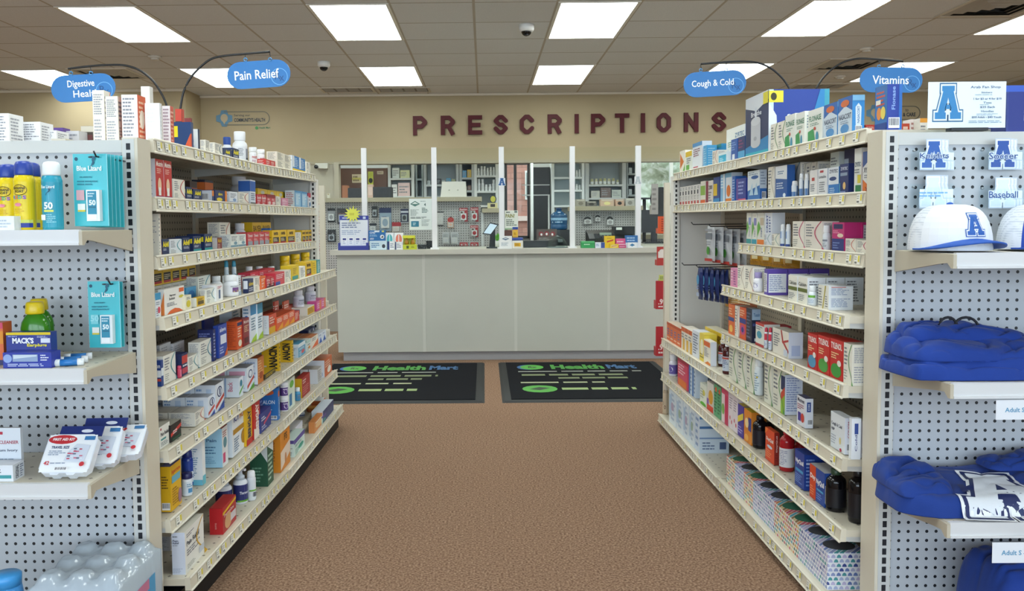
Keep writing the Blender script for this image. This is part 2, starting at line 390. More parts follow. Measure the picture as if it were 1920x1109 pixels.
def dome(px, py, label, camr=True):
    p = atZ(px, py, H-.03); t = empty('dome_camera' if camr else 'smoke_detector', label, 'camera' if camr else 'detector', (p.x, p.y, H))
    r = .062
    if camr:
        obj('housing', MB().lathe([(r, 0), (r, -.028), (r*.97, -.04), (r*.86, -.052), (.04, -.054)], mat('e9e9e6', .35), 24), t)
        obj('dome', MB().lathe([(.042*math.cos(a), -.05-.04*math.sin(a)) for a in [i*math.pi/14 for i in range(8)]], mat('0b0b0d', .08), 20), t)
        d = obj('lens', MB().lathe([(.014, 0), (.012, .012)], mat('2a2a2e', .1), 12, (0, -.03, -.09)), t)
    else:
        obj('base', MB().lathe([(r, 0), (r, -.012), (r*.9, -.018)], mat('d6cfc2', .5), 24), t)
        obj('sounder', MB().lathe([(r*.7, -.018), (r*.6, -.034), (r*.2, -.038)], mat('cbc4b7', .5), 24), t)
dome(987, 54, 'white dome security camera between the two central light rows')
dome(607, 122, 'white dome security camera beside the pain relief sign')
dome(290, 112, 'pale round smoke detector above the digestive health arm', False)
dome(1625, 97, 'pale round smoke detector above the vitamins sign arm', False)
dome(1575, 148, 'pale round detector nearest the lettered wall, vitamins side', False)
# ------------------------------------------------------------------ PRESCRIPTIONS in cut letters
def stroke(mb, pts, wd, dp, mt, close=False):
    P = [Vector((p[0], 0, p[1])) for p in pts]
    if close: P.append(P[0])
    for i, (a, c) in enumerate(zip(P, P[1:])):
        d = (c-a).normalized(); n = Vector((-d.z, 0, d.x))*wd/2; dp += .00025
        q = [a+n, a-n, c-n, c+n]; f = Vector((0, -dp, 0))
        mb.hexa([p+f for p in q], q, mt)
    for p in (P[:-1] if close else P[1:-1]):
      dp += .00025
      mb.prism([(wd/2*math.cos(i*math.pi/6), wd/2*math.sin(i*math.pi/6)) for i in range(12)], p+Vector((0, -dp, 0)), (1, 0, 0), (0, 0, 1), (0, dp, 0), mt)
h = .235; wl_ = .175; k = .045; e = wl_/2; T = .05
def octo(z0, z1, a=-1): return [(-e+T/2, z0+k), (-e+T/2+k, z0), (e-T/2-k, z0), (e-T/2, z0+k), (e-T/2, z1-k), (e-T/2-k, z1), (-e+T/2+k, z1), (-e+T/2, z1-k)]
b_, t_ = T/2, h-T/2; mid = h*.5; L = -e+T/2; Rr = e-T/2
bowl = [(L, t_), (Rr-k, t_), (Rr, t_-k), (Rr, mid-.012+k), (Rr-k, mid-.012), (L, mid-.012)]
LET = {'P': [([(L, 0), (L, h)], 0), (bowl, 0)], 'R': [([(L, 0), (L, h)], 0), (bowl, 0), ([(L+.07, mid-.012), (Rr, 0)], 0)],
       'E': [([(L, 0), (L, h)], 0), ([(L, t_), (e, t_)], 0), ([(L, mid), (e-.02, mid)], 0), ([(L, b_), (e, b_)], 0)],
       'S': [([(Rr, t_-k-.012), (Rr, t_-k), (Rr-k, t_), (L+k, t_), (L, t_-k), (L, mid+k), (L+k, mid), (Rr-k, mid), (Rr, mid-k), (Rr, b_+k), (Rr-k, b_), (L+k, b_), (L, b_+k), (L, b_+k+.012)], 0)],
       'C': [([(Rr, t_-k-.012), (Rr, t_-k), (Rr-k, t_), (L+k, t_), (L, t_-k), (L, b_+k), (L+k, b_), (Rr-k, b_), (Rr, b_+k), (Rr, b_+k+.012)], 0)],
       'I': [([(0, 0), (0, h)], 0)], 'T': [([(0, 0), (0, h)], 0), ([(-e, t_), (e, t_)], 0)], 'O': [(octo(b_, t_), 1)],
       'N': [([(L, 0), (L, h)], 0), ([(L, h-.03), (Rr, .03)], 0), ([(Rr, 0), (Rr, h)], 0)]}
MAROON = mat('521d22', .5, spec=.2)
for n_, (ch, px) in enumerate(zip('PRESCRIPTIONS', (788, 840, 891, 939, 988, 1040, 1081, 1121, 1166, 1205, 1244, 1295, 1347))):
    g = MB()
    for q_, (pts, cl) in enumerate(LET[ch]): stroke(g, pts, T, .03+.004*q_, MAROON, bool(cl))
    p = atY(px, 254-(px-788)*.0125, BULK-.001)
    o = obj('wall_letter', g, None, (p.x, BULK-.001, p.z)); o['group'] = 'maroon wall letters'
    o_ = ('first', 'second', 'third', 'fourth', 'fifth', 'sixth', 'seventh', 'eighth', 'ninth', 'tenth', 'eleventh', 'twelfth', 'last')[n_]
    tag(o, 'maroon cut-out capital letter '+ch+', '+o_+' of the word on the back wall', 'letter')
# wall decals left and right
def decal(px, py, Y, big, small, right):
    p = atY(px, py, Y); t = empty('wall_decal', 'flat slogan decal with blue cross emblem, '+('high on back wall behind fan shop sign' if right else 'on back wall left of the big letters'), 'decal', (p.x, Y-.004, p.z))
    g = MB(); wd, hh = .56, .16; ol = []
    for i in range(13): a = -math.pi/2+math.pi*i/12; ol.append((wd/2-hh/2+hh/2*math.cos(a), hh/2*math.sin(a)))
    ol = [(-wd/2, -hh/2)]+ol+[(-wd/2, hh/2)]
    for a, c in zip(ol, ol[1:]): stroke(g, [a, c], .009, .003, mat('6b6a60'))
    obj('outline', g, t); s = MB()
    s.art([('t', small, .62 if right else -.02, .60, .72 if right else .48, .82, '5b5a55'), ('t', big, .55 if right else -.02, .22, .94, .52, '2f3a44', .03)], (-wd/2+.13, 0, -hh/2), (wd-.16, 0, 0), (0, 0, hh), (0, -1, 0), .001); obj('lettering', s, t)
    c = MB(); q = .05; x0 = -wd/2
    c.prism([(-q*.6, -q*2), (q*.6, -q*2), (q, -q), (q*2, -q*.7), (q*2, q*.7), (q, q), (q*.7, q*2), (-q*.7, q*2), (-q, q), (-q*2, q*.7), (-q*2, -q*.7), (-q, -q)], (x0, 0, 0), (1, 0, 0), (0, 0, 1), (0, -.003, 0), mat('5d87a3'))
    c.prism([(.045*math.cos(i*math.pi/8), .05*math.sin(i*math.pi/8)-(.03 if i == 12 else 0)) for i in range(16)], (x0, -.003, .005), (1, 0, 0), (0, 0, 1), (0, -.002, 0), mat('b9a98a'))
    obj('emblem', c, t)
    d = MB(); d.prism([(.02*math.cos(i*math.pi/8), .02*math.sin(i*math.pi/8)) for i in range(16)], (.12, 0, -.12), (1, 0, 0), (0, 0, 1), (0, -.002, 0), mat('3f8a4a'))
    d.art([('t', 'Health Mart', 0, 0, 1, 1, '3f7a5a')], (.15, 0, -.13), (.14, 0, 0), (0, 0, .025), (0, -1, 0), .001); obj('store_logo', d, t)
decal(463, 222, BULK, "COMMUNITY'S HEALTH", 'Serving our', 0)
decal(1682, 212, BULK, '& CARE', 'to', 1)
# ------------------------------------------------------------------ shelving runs
WHITE = mat('cacbc8', .4); CREAM = mat('d8d0bd', .42); BEIGE = mat('c3baa6', .5); LIP = mat('ded6c2', .38)
mm, nt, b = nodes('shelf_deck'); o, s = coords(nt)
k = MT(nt, 'LESS_THAN', MT(nt, 'ADD', CEN(nt, s['X'], .05), CEN(nt, s['Y'], .05)), .0055)
nt.links.new(MIX(nt, k, 'd6cebb', '70695b'), b.inputs['Base Color']); b.inputs['Roughness'].default_value = .4; DECK = mm
PEG_BROWN = pegboard('peg_brown', '968c7b', '2e2a24', 'YZ', .0254, .0046)
PEG_WHITE = pegboard('peg_white', 'b9bec4', '15171c', 'XZ', .0254, .0044)
PEG_GREY = pegboard('peg_grey', 'b9b7b4', '2c2c2e', 'XZ', .0254, .0048)
SLOT_X = slots('slot_x', 'e0e1e0', '10141e', 'X'); SLOT_Y = slots('slot_y', 'cfc8b8', '1a1a1a', 'Y')
g = MB(); g.box(-.017, .017, -.0008, 0, -.0135, .0135, 'f6f4ea'); g.art([('l', .05, .45, .6, .9, 2, 'a9a9a2'), ('r', .08, .1, .5, .3, '83837c'), ('r', .68, .3, .98, .95, 'e3d24a')], (-.017, -.0008, -.0135), (.034, 0, 0), (0, 0, .027), (0, -1, 0), .0003)
TAGM = g.mesh('price_tag')
g = MB(); g.box(-.012, .012, -.0008, 0, -.0125, .0125, 'f3f0e4'); g.art([('l', .1, .1, .9, .9, 3, '8b8b83')], (-.012, -.0008, -.0125), (.024, 0, 0), (0, 0, .025), (0, -1, 0), .0003)
TAGS = g.mesh('price_tag')
class Run: pass
def run(sgn, yn, yj, yf, spine, shelves, label, name_):
    r = Run(); r.s = sgn; r.yn, r.yj, r.yf, r.spine = yn, yj, yf, spine; r.sh = []
    t = r.t = empty('gondola_shelving', label, 'shelving', (0, 0, 0))
    ins = spine
    obj('back_panel', MB().box(spine, spine+sgn*.02, yn, yf, .05, 1.37, PEG_BROWN), t)
    for y in (yn+.02, yj, yf-.02): obj('upright', MB().box(spine-sgn*.012, spine, y-.018, y+.018, .02, 1.385, SLOT_Y), t)
    obj('top_rail', MB().box(spine-sgn*.01, spine+sgn*.03, yn, yf, 1.37, 1.392, CREAM), t)
    for q, (xs, pys, mode) in enumerate(shelves):
        (xn, xj, xf) = xs
        zn, zj, zf = [None if p is None else atX(p[0], p[1], x).z for p, x in zip(pys, xs)]
        if mode == 'base': zn = zj = zf = (zj+zf)/2 if sgn < 0 else zf-.004
        if mode == 'level': zn = zj = (zn+zj)/2 if zf is None else zn; 
        r.sh.append((xs, (zn, zj, zf), mode))
        secs = [((xn, yn, zn), (xj, yj, zj))]
        if zf is not None: secs.append(((xj, yj, zj), (xf, yf, zf)))
        for (xa, ya, za), (xb, yb, zb) in secs:
            ya += .004; yb -= .004
            g = MB(); sp = spine-sgn*.012; lo = .10 if mode == 'base' else .02
            g.hexa([(sp, ya, za-.02), (xa, ya, za-.02), (xb, yb, zb-.02), (sp, yb, zb-.02)] if sgn < 0 else [(xa, ya, za-.02), (sp, ya, za-.02), (sp, yb, zb-.02), (xb, yb, zb-.02)],
                   [(sp, ya, za), (xa, ya, za), (xb, yb, zb), (sp, yb, zb)] if sgn < 0 else [(xa, ya, za), (sp, ya, za), (sp, yb, zb), (xb, yb, zb)], DECK)
            so = obj('base_shelf' if mode == 'base' else 'shelf', g, t)
            # price channel along the front edge: a tilted rail with a rolled top edge
            c = MB(); ou = -sgn*.014; lip = .034
            A = [(xa, ya), (xa+ou, ya), (xb+ou, yb), (xb, yb)]; zz = [za, za, zb, zb]
            P = lambda dz, dx=0: [(p[0]+(dx if i in (1, 2) else 0), p[1], z+dz) for i, (p, z) in enumerate(zip(A, zz))]
            fix = (lambda L: L if sgn > 0 else L)
            lo_, hi_ = P(-lip, -sgn*.004), P(.004, 0)
            if sgn > 0: lo_, hi_ = lo_[::-1], hi_[::-1]
            c.hexa(lo_, hi_, LIP)
            c.tube([(xa+ou*1.05, ya, za+.003), (xb+ou*1.05, yb, zb+.003)], .004, LIP, 6)
            c.tube([(xa+ou*1.35, ya, za-lip), (xb+ou*1.35, yb, zb-lip)], .0035, LIP, 6)
            co = obj('price_channel', c, so)
            br = MB()   # side brackets
            if mode != 'base':
                for y in (ya+.006, yb-.006):
                    z = za if y < (ya+yb)/2 else zb; x = xa if y < (ya+yb)/2 else xb
                    pl = [(sp, z-.02), (x, z-.02), (x, z-.034), (sp, z-.05)]
                    br.prism(pl, (0, y-.003, 0), (1, 0, 0), (0, 0, 1), (0, .004, 0), WHITE)
                    bo = obj('bracket', br, so); br = MB()
            # tags, clipped into the channel
            L = yb-ya; y = ya+random.uniform(.02, .07); ang = math.atan2(xb-xa, yb-ya)
            while y < yb-.03:
                f = (y-ya)/L; x = xa+(xb-xa)*f; z = za+(zb-za)*f
                tg = link(bpy.data.objects.new('price_tag', TAGM if ya < yj-.1 and mode != 'upperonly' else (TAGS if random.random() < .75 else TAGM)), so)
                tg.location = (x+ou+(-sgn*.0045), y, z-.0145); tg.rotation_euler = (0, 0, (math.pi/2 if sgn < 0 else -math.pi/2)-ang)
                tg.rotation_euler.rotate_axis('X', -.07)
                y += random.uniform(.05, .13) if ya < yj-.1 else random.uniform(.034, .075)
    xb_ = r.sh[-1][0]
    kx = spine
    for (xa, ya), (xb, yb) in (((xb_[0], yn), (xb_[1], yj)), ((xb_[1], yj), (xb_[2], yf))):
        e_ = .004 if sgn > 0 else -.012
        g = MB(); A = [(spine, ya), (xa+e_, ya), (xb+e_, yb), (spine, yb)]
        if sgn > 0: A = A[::-1]
        zt = r.sh[-1][1][2]-.034
        g.hexa([(p[0], p[1], .0) for p in A], [(p[0], p[1], zt) for p in A], mat('0d0d0f', .6)); obj('kick_plate', g, t)
    # far end: solid white panel with slotted post
    zx = r.sh[0][0][2]; oth = spine+sgn*.25
    obj('end_panel', MB().box(zx+sgn*.0, spine+sgn*.3, yf, yf+.02, .03, 1.385, mat('dad9d4', .5)), t)
    obj('end_post', MB().box(zx-sgn*.02, zx+sgn*.014, yf-.02, yf+.05, 0, 1.392, slots('slot_end', 'e3e2dc', '101010', 'X', .5, .0254, .0)), t)
    sl = MB()
    for i in range(52): sl.box(zx-sgn*.009, zx+sgn*.001, yf-.0212, yf-.0198, .06+i*.0254, .0745+i*.0254, mat('121212'))
    obj('slot_strip', sl, t)
    obj('end_post', MB().box(zx-sgn*.05, zx-sgn*.021, yf+.055, yf+.09, 0, 1.36, CREAM), t)
    # the other face of the run
    z0 = r.sh[0][1][0]
    for zz in (z0, z0-.32, z0-.64, z0-.96): obj('rear_shelf', MB().box(spine+sgn*.022, spine+sgn*.42, yn, yf, zz-.02, zz, DECK).box(spine+sgn*.42, spine+sgn*.432, yn, yf, zz-.034, zz+.003, LIP), t)
    return r
def zat(r, q, y):
    xs, zs, _ = r.sh[q]
    if y <= r.yj or zs[2] is None: f = (y-r.yn)/(r.yj-r.yn); return zs[0]+(zs[1]-zs[0])*f, xs[0]+(xs[1]-xs[0])*f
    f = (y-r.yj)/(r.yf-r.yj); return zs[1]+(zs[2]-zs[1])*f, xs[1]+(xs[2]-xs[1])*f
UP, LO = (-.940, -.944, -.948), (-.924, -.852, -.846)
LEFT = run(-1, 2.35, 3.40, 4.65, -1.18, [
    (UP, ((282, 264), (470, 308), (592, 331)), ''), (UP, ((283, 373), (473, 385.5), (594, 393)), ''), (UP, ((287, 483), (477, 462), (594, 453)), ''),
    (LO, ((289, 600.5), (511, 540), (620, 507)), ''), (LO, ((293, 734), (514, 626.5), (621, 573)), ''), (LO, ((297, 853), (516, 705), (622, 631)), ''),
    (LO, ((305, 983), (519, 795), (626, 696)), ''), ((-.872, -.832, -.818), ((338, 1109), (517, 908), (630, 768)), 'base')],
    'cream shelving run of eight shelves under the pain relief sign', 'pain relief')
UP, LO = (1.076, 1.07, 1.066), (1.024, 1.002, 1.003)
RIGHT = run(1, 2.332, 3.47, 4.65, 1.325, [
    (UP, ((1630, 245), (1392, 300), (1266, 328)), ''), (UP, ((1630, 363), (1392, 379), (1268, 387)), ''),
    (UP, ((1629, 481), (1394, 457), None), 'level'), (LO, ((1592, 597), (1359, 533.5), None), 'level'), (LO, ((1591, 725.5), (1359, 623.5), None), 'level'),
    (LO, ((1588, 862), (1360, 707.5), (1244.6, 635)), ''), (LO, ((1588, 996), (1362, 801.5), (1246, 700.5)), ''), ((.988, .988, .988), ((1542, 1109), (1362, 880), (1239, 775)), 'base')],
    'cream shelving run of eight shelves under the cough and cold sign', 'cough and cold')
# ------------------------------------------------------------------ endcap displays facing the viewer
def endcap(xin, xout, y, sgn, zs, label, yfr, xl):
    t = empty('endcap_display', label, 'shelving', (0, 0, 0))
    lo, hi = sorted((xin, xout))
    obj('pegboard', MB().box(lo+.03, hi-.03, y, y+.012, .1, 1.345, PEG_WHITE), t)
    obj('top_rail', MB().box(lo+.043, hi-.043, y-.004, y+.03, 1.345, 1.378, WHITE), t)
    d = sgn*.042
    for x in (xin, xout):
        dd = d if x == xin else -d
        u = MB().box(x, x+dd, y-.012, y+.075, 0, 1.384, CREAM); uo = obj('upright', u, t)
        c = x+dd*.58; g = MB().box(c-.016, c+.016, y-.0135, y-.012, .02, 1.38, WHITE)
        for i in range(53): g.box(c-.0055, c+.0055, y-.0142, y-.0135, .03+i*.0254, .0472+i*.0254, mat('0a0d18'))
        obj('slot_strip', g, uo)
    for z in zs:
        g = MB().box(min(xl, xout-sgn*.05), max(xl, xout-sgn*.05), yfr, y-.004, z-.012, z, DECK)
        so = obj('shelf', g, t)
        obj('price_channel', MB().box(min(xl, xout-sgn*.05), max(xl, xout-sgn*.05), yfr-.012, yfr, z-.032, z+.003, mat('d9dadb', .35)).box(min(xl, xout-sgn*.05), max(xl, xout-sgn*.05), yfr-.016, yfr-.01, z-.034, z-.028, mat('d9dadb', .35)), so)
        for x, dx in ((xl, -sgn*.008), (xout-sgn*.05, sgn*.008)):
            g = MB(); g.prism([(yfr-.014, z-.001), (yfr-.014, z-.034), (yfr-.004, z-.034), (yfr+.012, z-.022), (yfr+.05, z-.026), (y-.016, z-.058), (y-.016, z-.001)], (x, 0, 0), (0, 1, 0), (0, 0, 1), (dx, 0, 0), BEIGE); obj('bracket', g, so)
    obj('base_deck', MB().box(lo+.05, hi-.05, yfr-.06, y, .08, .1, DECK).box(lo+.05, hi-.05, yfr-.075, yfr-.06, .06, .104, LIP), t)
    obj('kick_plate', MB().box(lo+.06, hi-.06, yfr-.04, y, 0, .079, mat('0d0d0f', .6)), t)
    return t
YL, YR = 2.268, 2.250
LZ = [1.136, .804, .525]; RZ = [1.065, .757, .421]
endcap(-.93, -1.90, YL, -1, LZ, 'white pegboard endcap display holding sunscreen, earplugs and first aid kits', 1.985, -.958)
endcap(1.06, 2.05, YR, 1, RZ, 'white pegboard endcap display holding caps and blue team clothing', 1.97, 1.105)
# ------------------------------------------------------------------ arched sign arms
def sign(root, pts, sx, sy, sw_, sh_, lines, Y, label, tilt, hooks):
    t = empty('aisle_sign', label, 'sign', (0, 0, 0), group=None)
    P = [atY(a, c, Y) for a, c in pts]
    # smooth
    S = []
    Q = [P[0]]+P+[P[-1]]
    for i in range(1, len(Q)-2):
        for k in range(6):
            u = k/6; a, b_, c, d = Q[i-1], Q[i], Q[i+1], Q[i+2]
            S.append(.5*((2*b_)+(c-a)*u+(2*a-5*b_+4*c-d)*u*u+(3*b_-a-3*c+d)*u**3))
    S.append(P[-1]); S = [Vector((S[0].x, Y, 1.407))]+S
    obj('arm', MB().tube(S, .0042, mat('151517', .35), 8), t)
    obj('clamp', MB().box(S[0].x-.014, S[0].x+.014, Y-.02, Y+.02, 1.405, 1.428, mat('151517', .35)), t)
    c = atY(sx, sy, Y); w_ = sw_*Y/F_PX; h_ = sh_*Y/F_PX
    ol = []
    for i in range(11): a = -math.pi/2+math.pi*i/10; ol.append((w_/2-h_/2+h_/2*math.cos(a), h_/2*math.sin(a)))
    for i in range(11): a = math.pi/2+math.pi*i/10; ol.append((-w_/2+h_/2+h_/2*math.cos(a), h_/2*math.sin(a)))
    Ux = Vector((math.cos(tilt), 0, math.sin(tilt))); Vx = Vector((-math.sin(tilt), 0, math.cos(tilt)))
    b_ = obj('sign_board', MB().prism(ol, c, Ux, Vx, (0, .004, 0), mat('2672b6', .3)), t)
    tx = MB()
    n = len(lines)
    for i, (wd, u0, u1) in enumerate(lines):
        v0, v1 = (.33, .67) if n == 1 else ((.47, .80) if i == 0 else (.16, .42))
        tx.art([('t', wd, u0, v0, u1, v1, 'f4f8fb', .012)], c-Ux*w_/2-Vx*h_/2, Ux*w_, Vx*h_, (0, -1, 0), .0008)
    obj('lettering', tx, b_)
    lg = MB(); cc = c+Ux*(w_/2-h_*.42)-Vx*h_*.13
    ring = [(h_*.31*math.cos(i*math.pi/12), h_*.31*math.sin(i*math.pi/12)) for i in range(25)]
    for p, q in zip(ring, ring[1:]):
        lg.face([cc+Ux*p[0]+Vx*p[1]-Vector((0, .0006, 0)), cc+Ux*q[0]+Vx*q[1]-Vector((0, .0006, 0)), cc+Ux*q[0]*.93+Vx*q[1]*.93-Vector((0, .0006, 0)), cc+Ux*p[0]*.93+Vx*p[1]*.93-Vector((0, .0006, 0))], '6fb0e4')
    lg.art([('t', 'R', 0, .2, .62, 1, '174e86', .0), ('t', 'x', .5, 0, 1, .55, '174e86', .0)], cc-Ux*h_*.17-Vx*h_*.17, Ux*h_*.34, Vx*h_*.34, (0, -1, 0), .0007)
    obj('logo', lg, b_)
    for hx_ in hooks:
        # hook drops from the arm to the top edge of the board
        f = min(S, key=lambda p: abs(p.x-atY(hx_, sy, Y).x)); top = c.z+h_/2+.004
        g = MB().tube([(f.x, Y, f.z), (f.x, Y, f.z-.012), (f.x+.003, Y, f.z-.016), (f.x, Y, (f.z+top)/2-.004)], .0016, mat('26282c', .3), 6)
        ring = [(f.x+.006*math.cos(i*math.pi/6), Y, top+.006*math.sin(i*math.pi/6)) for i in range(13)]
        g.tube(ring, .0022, mat('4f92c8', .3), 6); obj('hook', g, t)
    return t
sign(None, [(338, 205), (345, 170), (362, 140), (392, 113), (420, 105), (460, 101), (506, 97)], 485, 139.5, 118, 50, [('Pain Relief', .12, .82)], 3.1, 'blue rounded hanging sign lettered pain relief on black arched arm', .06, (461, 505))
sign(None, [(312, 196), (304, 178), (287, 152), (262, 132), (235, 123), (205, 122), (170, 124), (128, 129)], 156, 165, 120, 50, [('Digestive', .26, .68), ('Health', .34, .74)], 3.1, 'blue rounded hanging sign lettered digestive health on black arched arm', .05, (132, 174))
sign(None, [(1480, 166), (1468, 148), (1448, 130), (1425, 119), (1400, 115.5), (1370, 116), (1314, 120)], 1340.5, 157, 116, 46, [('Cough & Cold', .13, .80)], 3.5, 'blue rounded hanging sign lettered cough and cold on black arched arm', .05, (1316, 1361))
sign(None, [(1530, 167), (1542, 148), (1560, 130), (1583, 116), (1610, 110), (1640, 111), (1693, 115)], 1671, 150, 116, 46, [('Vitamins', .20, .78)], 3.5, 'blue rounded hanging sign lettered vitamins on black arched arm', -.02, (1649, 1692))
# ------------------------------------------------------------------ counter
mm, nt, b = nodes('laminate'); o, s = coords(nt)
nt.links.new(MIX(nt, NOISE(nt, o, 3, 4), 'bfbfb5', 'c8c8be'), b.inputs['Base Color']); b.inputs['Roughness'].default_value = .42; LAM = mm
t = empty('pharmacy_counter', 'long grey laminate pharmacy counter with cream top and kick base', 'counter', (0, 0, 0))
CXL, CXR, CY0 = -1.22, 2.5, 6.88
xs = [CXL]+[atY(px, 600, CY0).x for px in (795.5, 967, 1141)]+[CXR-.5, CXR]
for a, c in zip(xs, xs[1:]): obj('front_panel', MB().box(a+.003, c-.003, CY0, CY0+.02, .075, .885, LAM), t)
for a in xs[1:-1]: obj('joint_strip', MB().box(a-.012, a+.012, CY0-.004, CY0+.001, .075, .885, mat('d0cfc6', .4)), t)
obj('side_panel', MB().box(CXL, CXL+.02, CY0+.02, 7.5, .075, .885, LAM), t)
obj('carcass', MB().box(CXL+.02, CXR, CY0+.02, 7.5, .075, .88, mat('8d8c84', .6)), t)
obj('worktop', MB().box(CXL-.045, CXR, CY0-.05, 7.55, .885, .925, mat('c9c5b8', .35)), t)
obj('kick_base', MB().box(CXL+.04, CXR, CY0+.03, 7.45, 0, .075, mat('a3a3a6', .45)), t)
CT = .925
t = empty('sneeze_guard', 'clear plexiglass sneeze guard with five white posts along the counter', 'screen', (0, 0, 0))
PX = [atY(px, 465, 6.95).x for px in (685, 815.5, 941, 1073, 1196)]
PLEX = glass('plexiglass', 'fbfefd', .03)
for i, x in enumerate(PX):
    p = obj('post', MB().box(x-.021, x+.021, 6.93, 6.97, CT, 1.765, mat('e9e9ea', .3)), t)
    obj('foot', MB().box(x-.035, x+.035, 6.915, 6.985, CT, CT+.012, mat('e9e9ea', .3)), p)
ed = [PX[0]-.55]+PX+[PX[-1]+.58]
for a, c in zip(ed, ed[1:]): obj('clear_panel', MB().box(a+.022, c-.022, 6.947, 6.953, CT+.003, 1.757, PLEX), t)
def block_A(g, o, U, V, N, cols=('ffffff', '2a72b8')):
    """outlined slab serif letter A in a unit box"""
    U, V, o, N = map(Vector, (U, V, o, N))
    def put(ex, k, col):
        def q(*p): g.face([o+U*a+V*b+N*k for a, b in p], col)
        q((-ex, -ex), (.42+ex, -ex), (.42+ex, .2+ex), (-ex, .2+ex)); q((.58-ex, -ex), (1+ex, -ex), (1+ex, .2+ex), (.58-ex, .2+ex))
        q((.26-ex, .84-ex), (.74+ex, .84-ex), (.74+ex, 1+ex), (.26-ex, 1+ex))
        k2 = k+.00015
        def q(*p): g.face([o+U*a+V*b+N*k2 for a, b in p], col)
        q((.08-ex, .1), (.34+ex, .1), (.5, .64-2*ex), (.5, .9), (.32-ex, .9)); q((.66-ex, .1), (.92+ex, .1), (.68+ex, .9), (.5, .9), (.5, .64-2*ex))
        q((.37, .30-ex), (.63, .30-ex), (.58, .43+ex), (.42, .43+ex))
    if len(cols) == 3: g.face([o+U*a+V*b+N*.0007 for a, b in ((.36, .13), (.64, .13), (.56, .64), (.44, .64))], cols[0])
    for i, (e, c) in enumerate(zip(((.09, .05, 0) if len(cols) == 3 else (.05, 0)), ((cols[2], cols[0], cols[1]) if len(cols) == 3 else cols))): put(e, .0004*(i+1), c)
def sticker(px, py, label, cols):
    p = atY(px, py, 6.93); g = MB(); block_A(g, (p.x-.028, 6.9295, p.z-.03), (.056, 0, 0), (0, 0, .06), (0, -1, 0), cols)
    g.box(p.x-.028, p.x+.028, 6.929, 6.9295, p.z-.03, p.z+.03, mat(cols[0])); tag(obj('sticker', g), label, 'sticker')
sticker(941, 341, 'blue block letter sticker on the middle white counter post', ('dfe8f2', '2a5f9e'))
sticker(1196, 338, 'pale grey block letter sticker on the last white counter post', ('e9ecec', 'b9c3c8'))
# ------------------------------------------------------------------ floor mats
def mat_rug(x0, x1, y0, y1, label, tx, edge_right):
    t = empty('floor_mat', label, 'mat', (0, 0, 0))
    mm = mat('1a1b1f', .95, spec=.1); rb = mat('17181a', .6)
    obj('rubber_border', MB().hexa([(x0, y0, .0), (x1, y0, .0), (x1, y1, .0), (x0, y1, .0)], [(x0+.02, y0+.02, .009), (x1-.02, y0+.02, .009), (x1-.02, y1-.02, .009), (x0+.02, y1-.02, .009)], rb), t)
    obj('pile', MB().box(x0+.06, x1-.06, y0+.06, y1-.06, .005, .013, mm), t)
    g = MB(); X = tx; e = .0135; w_ = 1.0
    Z = lambda a, c: (X+a*w_, y0+c*(y1-y0), e)
    A = lambda ops, u0, v0, u1, v1: g.art(ops, Z(u0, v0), (w_*(u1-u0), 0, 0), (0, (y1-y0)*(v1-v0), 0), (0, 0, 1), .0002)
    A([('c', .5, .5, .52, .52, '2a5f9e'), ('c', .56, .5, .46, .5, '4fa63c'), ('t', 'Rx', .42, .3, .75, .7, '1d2a20')], 0, .74, .20, .88)
    A([('t', 'Health', 0, 0, .62, 1, '3f9034', .05), ('t', 'Mart', .66, 0, 1, 1, '2f5f8f', .05)], .26, .75, .92, .88)
    A([('l', 0, 0, 1, 1, 1, 'a9aca2')], 0, .665, .98, .71)
    A([('l', 0, 0, 1, 1, 1, '75815a')], .02, .55, .88, .64)
    A([('l', 0, 0, 1, 1, 1, '75815a')], .28, .47, .88, .55)
    A([('l', 0, 0, 1, 1, 1, 'a9b08a')], 0, .37, .98, .43)
    A([('c', .5, .5, .5, .5, '4aa035'), ('p', [(.2, .45), (.5, .75), (.8, .6), (.5, .3)], '1f3a20')], 0, .17, .24, .33)
    A([('l', 0, 0, 1, 1, 1, '93a86c')], .27, .20, .97, .30)
    obj('lettering', g, t); return t
mat_rug(-1.28, -.005, 5.24, 6.74, 'black lettered floor mat before the counter on the pain relief side', -1.13, 1)
mat_rug(.107, 1.38, 5.24, 6.74, 'black lettered floor mat before the counter on the cough and cold side', .25, 0)
# ------------------------------------------------------------------ packaged goods
GR = '7d8088'; DK = '33363f'
REC = []            # (object, description, place)
PLACE = {}
ORD = ('top', 'second', 'third', 'fourth', 'fifth', 'sixth', 'seventh', 'lowest')
def SW(c, base='efeadd', word=None, wc='4a4d55'):
    f = [('l', .08, .62, .5, .92, 3, GR), ('t', word, .08, .42, .6, .56, wc)] if word else [('l', .08, .45, .55, .92, 5, GR)]
    return (base, f+[('l', .08, .08, .5, .36, 4, 'a5a59f'), ('s', c)], [('l', .1, .55, .9, .94, 9, '9b9ea8'), ('l', .1, .06, .9, .48, 7, 'a9abb3')], 'cfc9bd')
def BR(base, word, wc, acc=None, sub='e8e8ec', side=None, sw=None):
    f = [('t', word, .08, .60, .92, .84, wc), ('l', .12, .38, .85, .52, 2, sub)]
    if acc: f += [('r', 0, 0, 1, .14, acc), ('c', .68, .28, .2, .12, acc)]
    f += [('l', .1, .16, .6, .3, 2, sub)]
    return (base, f, [('t', word, .1, .66, .9, .84, sw or wc)]+[('l', .12, .1, .88, .55, 5, sub)], None, side)
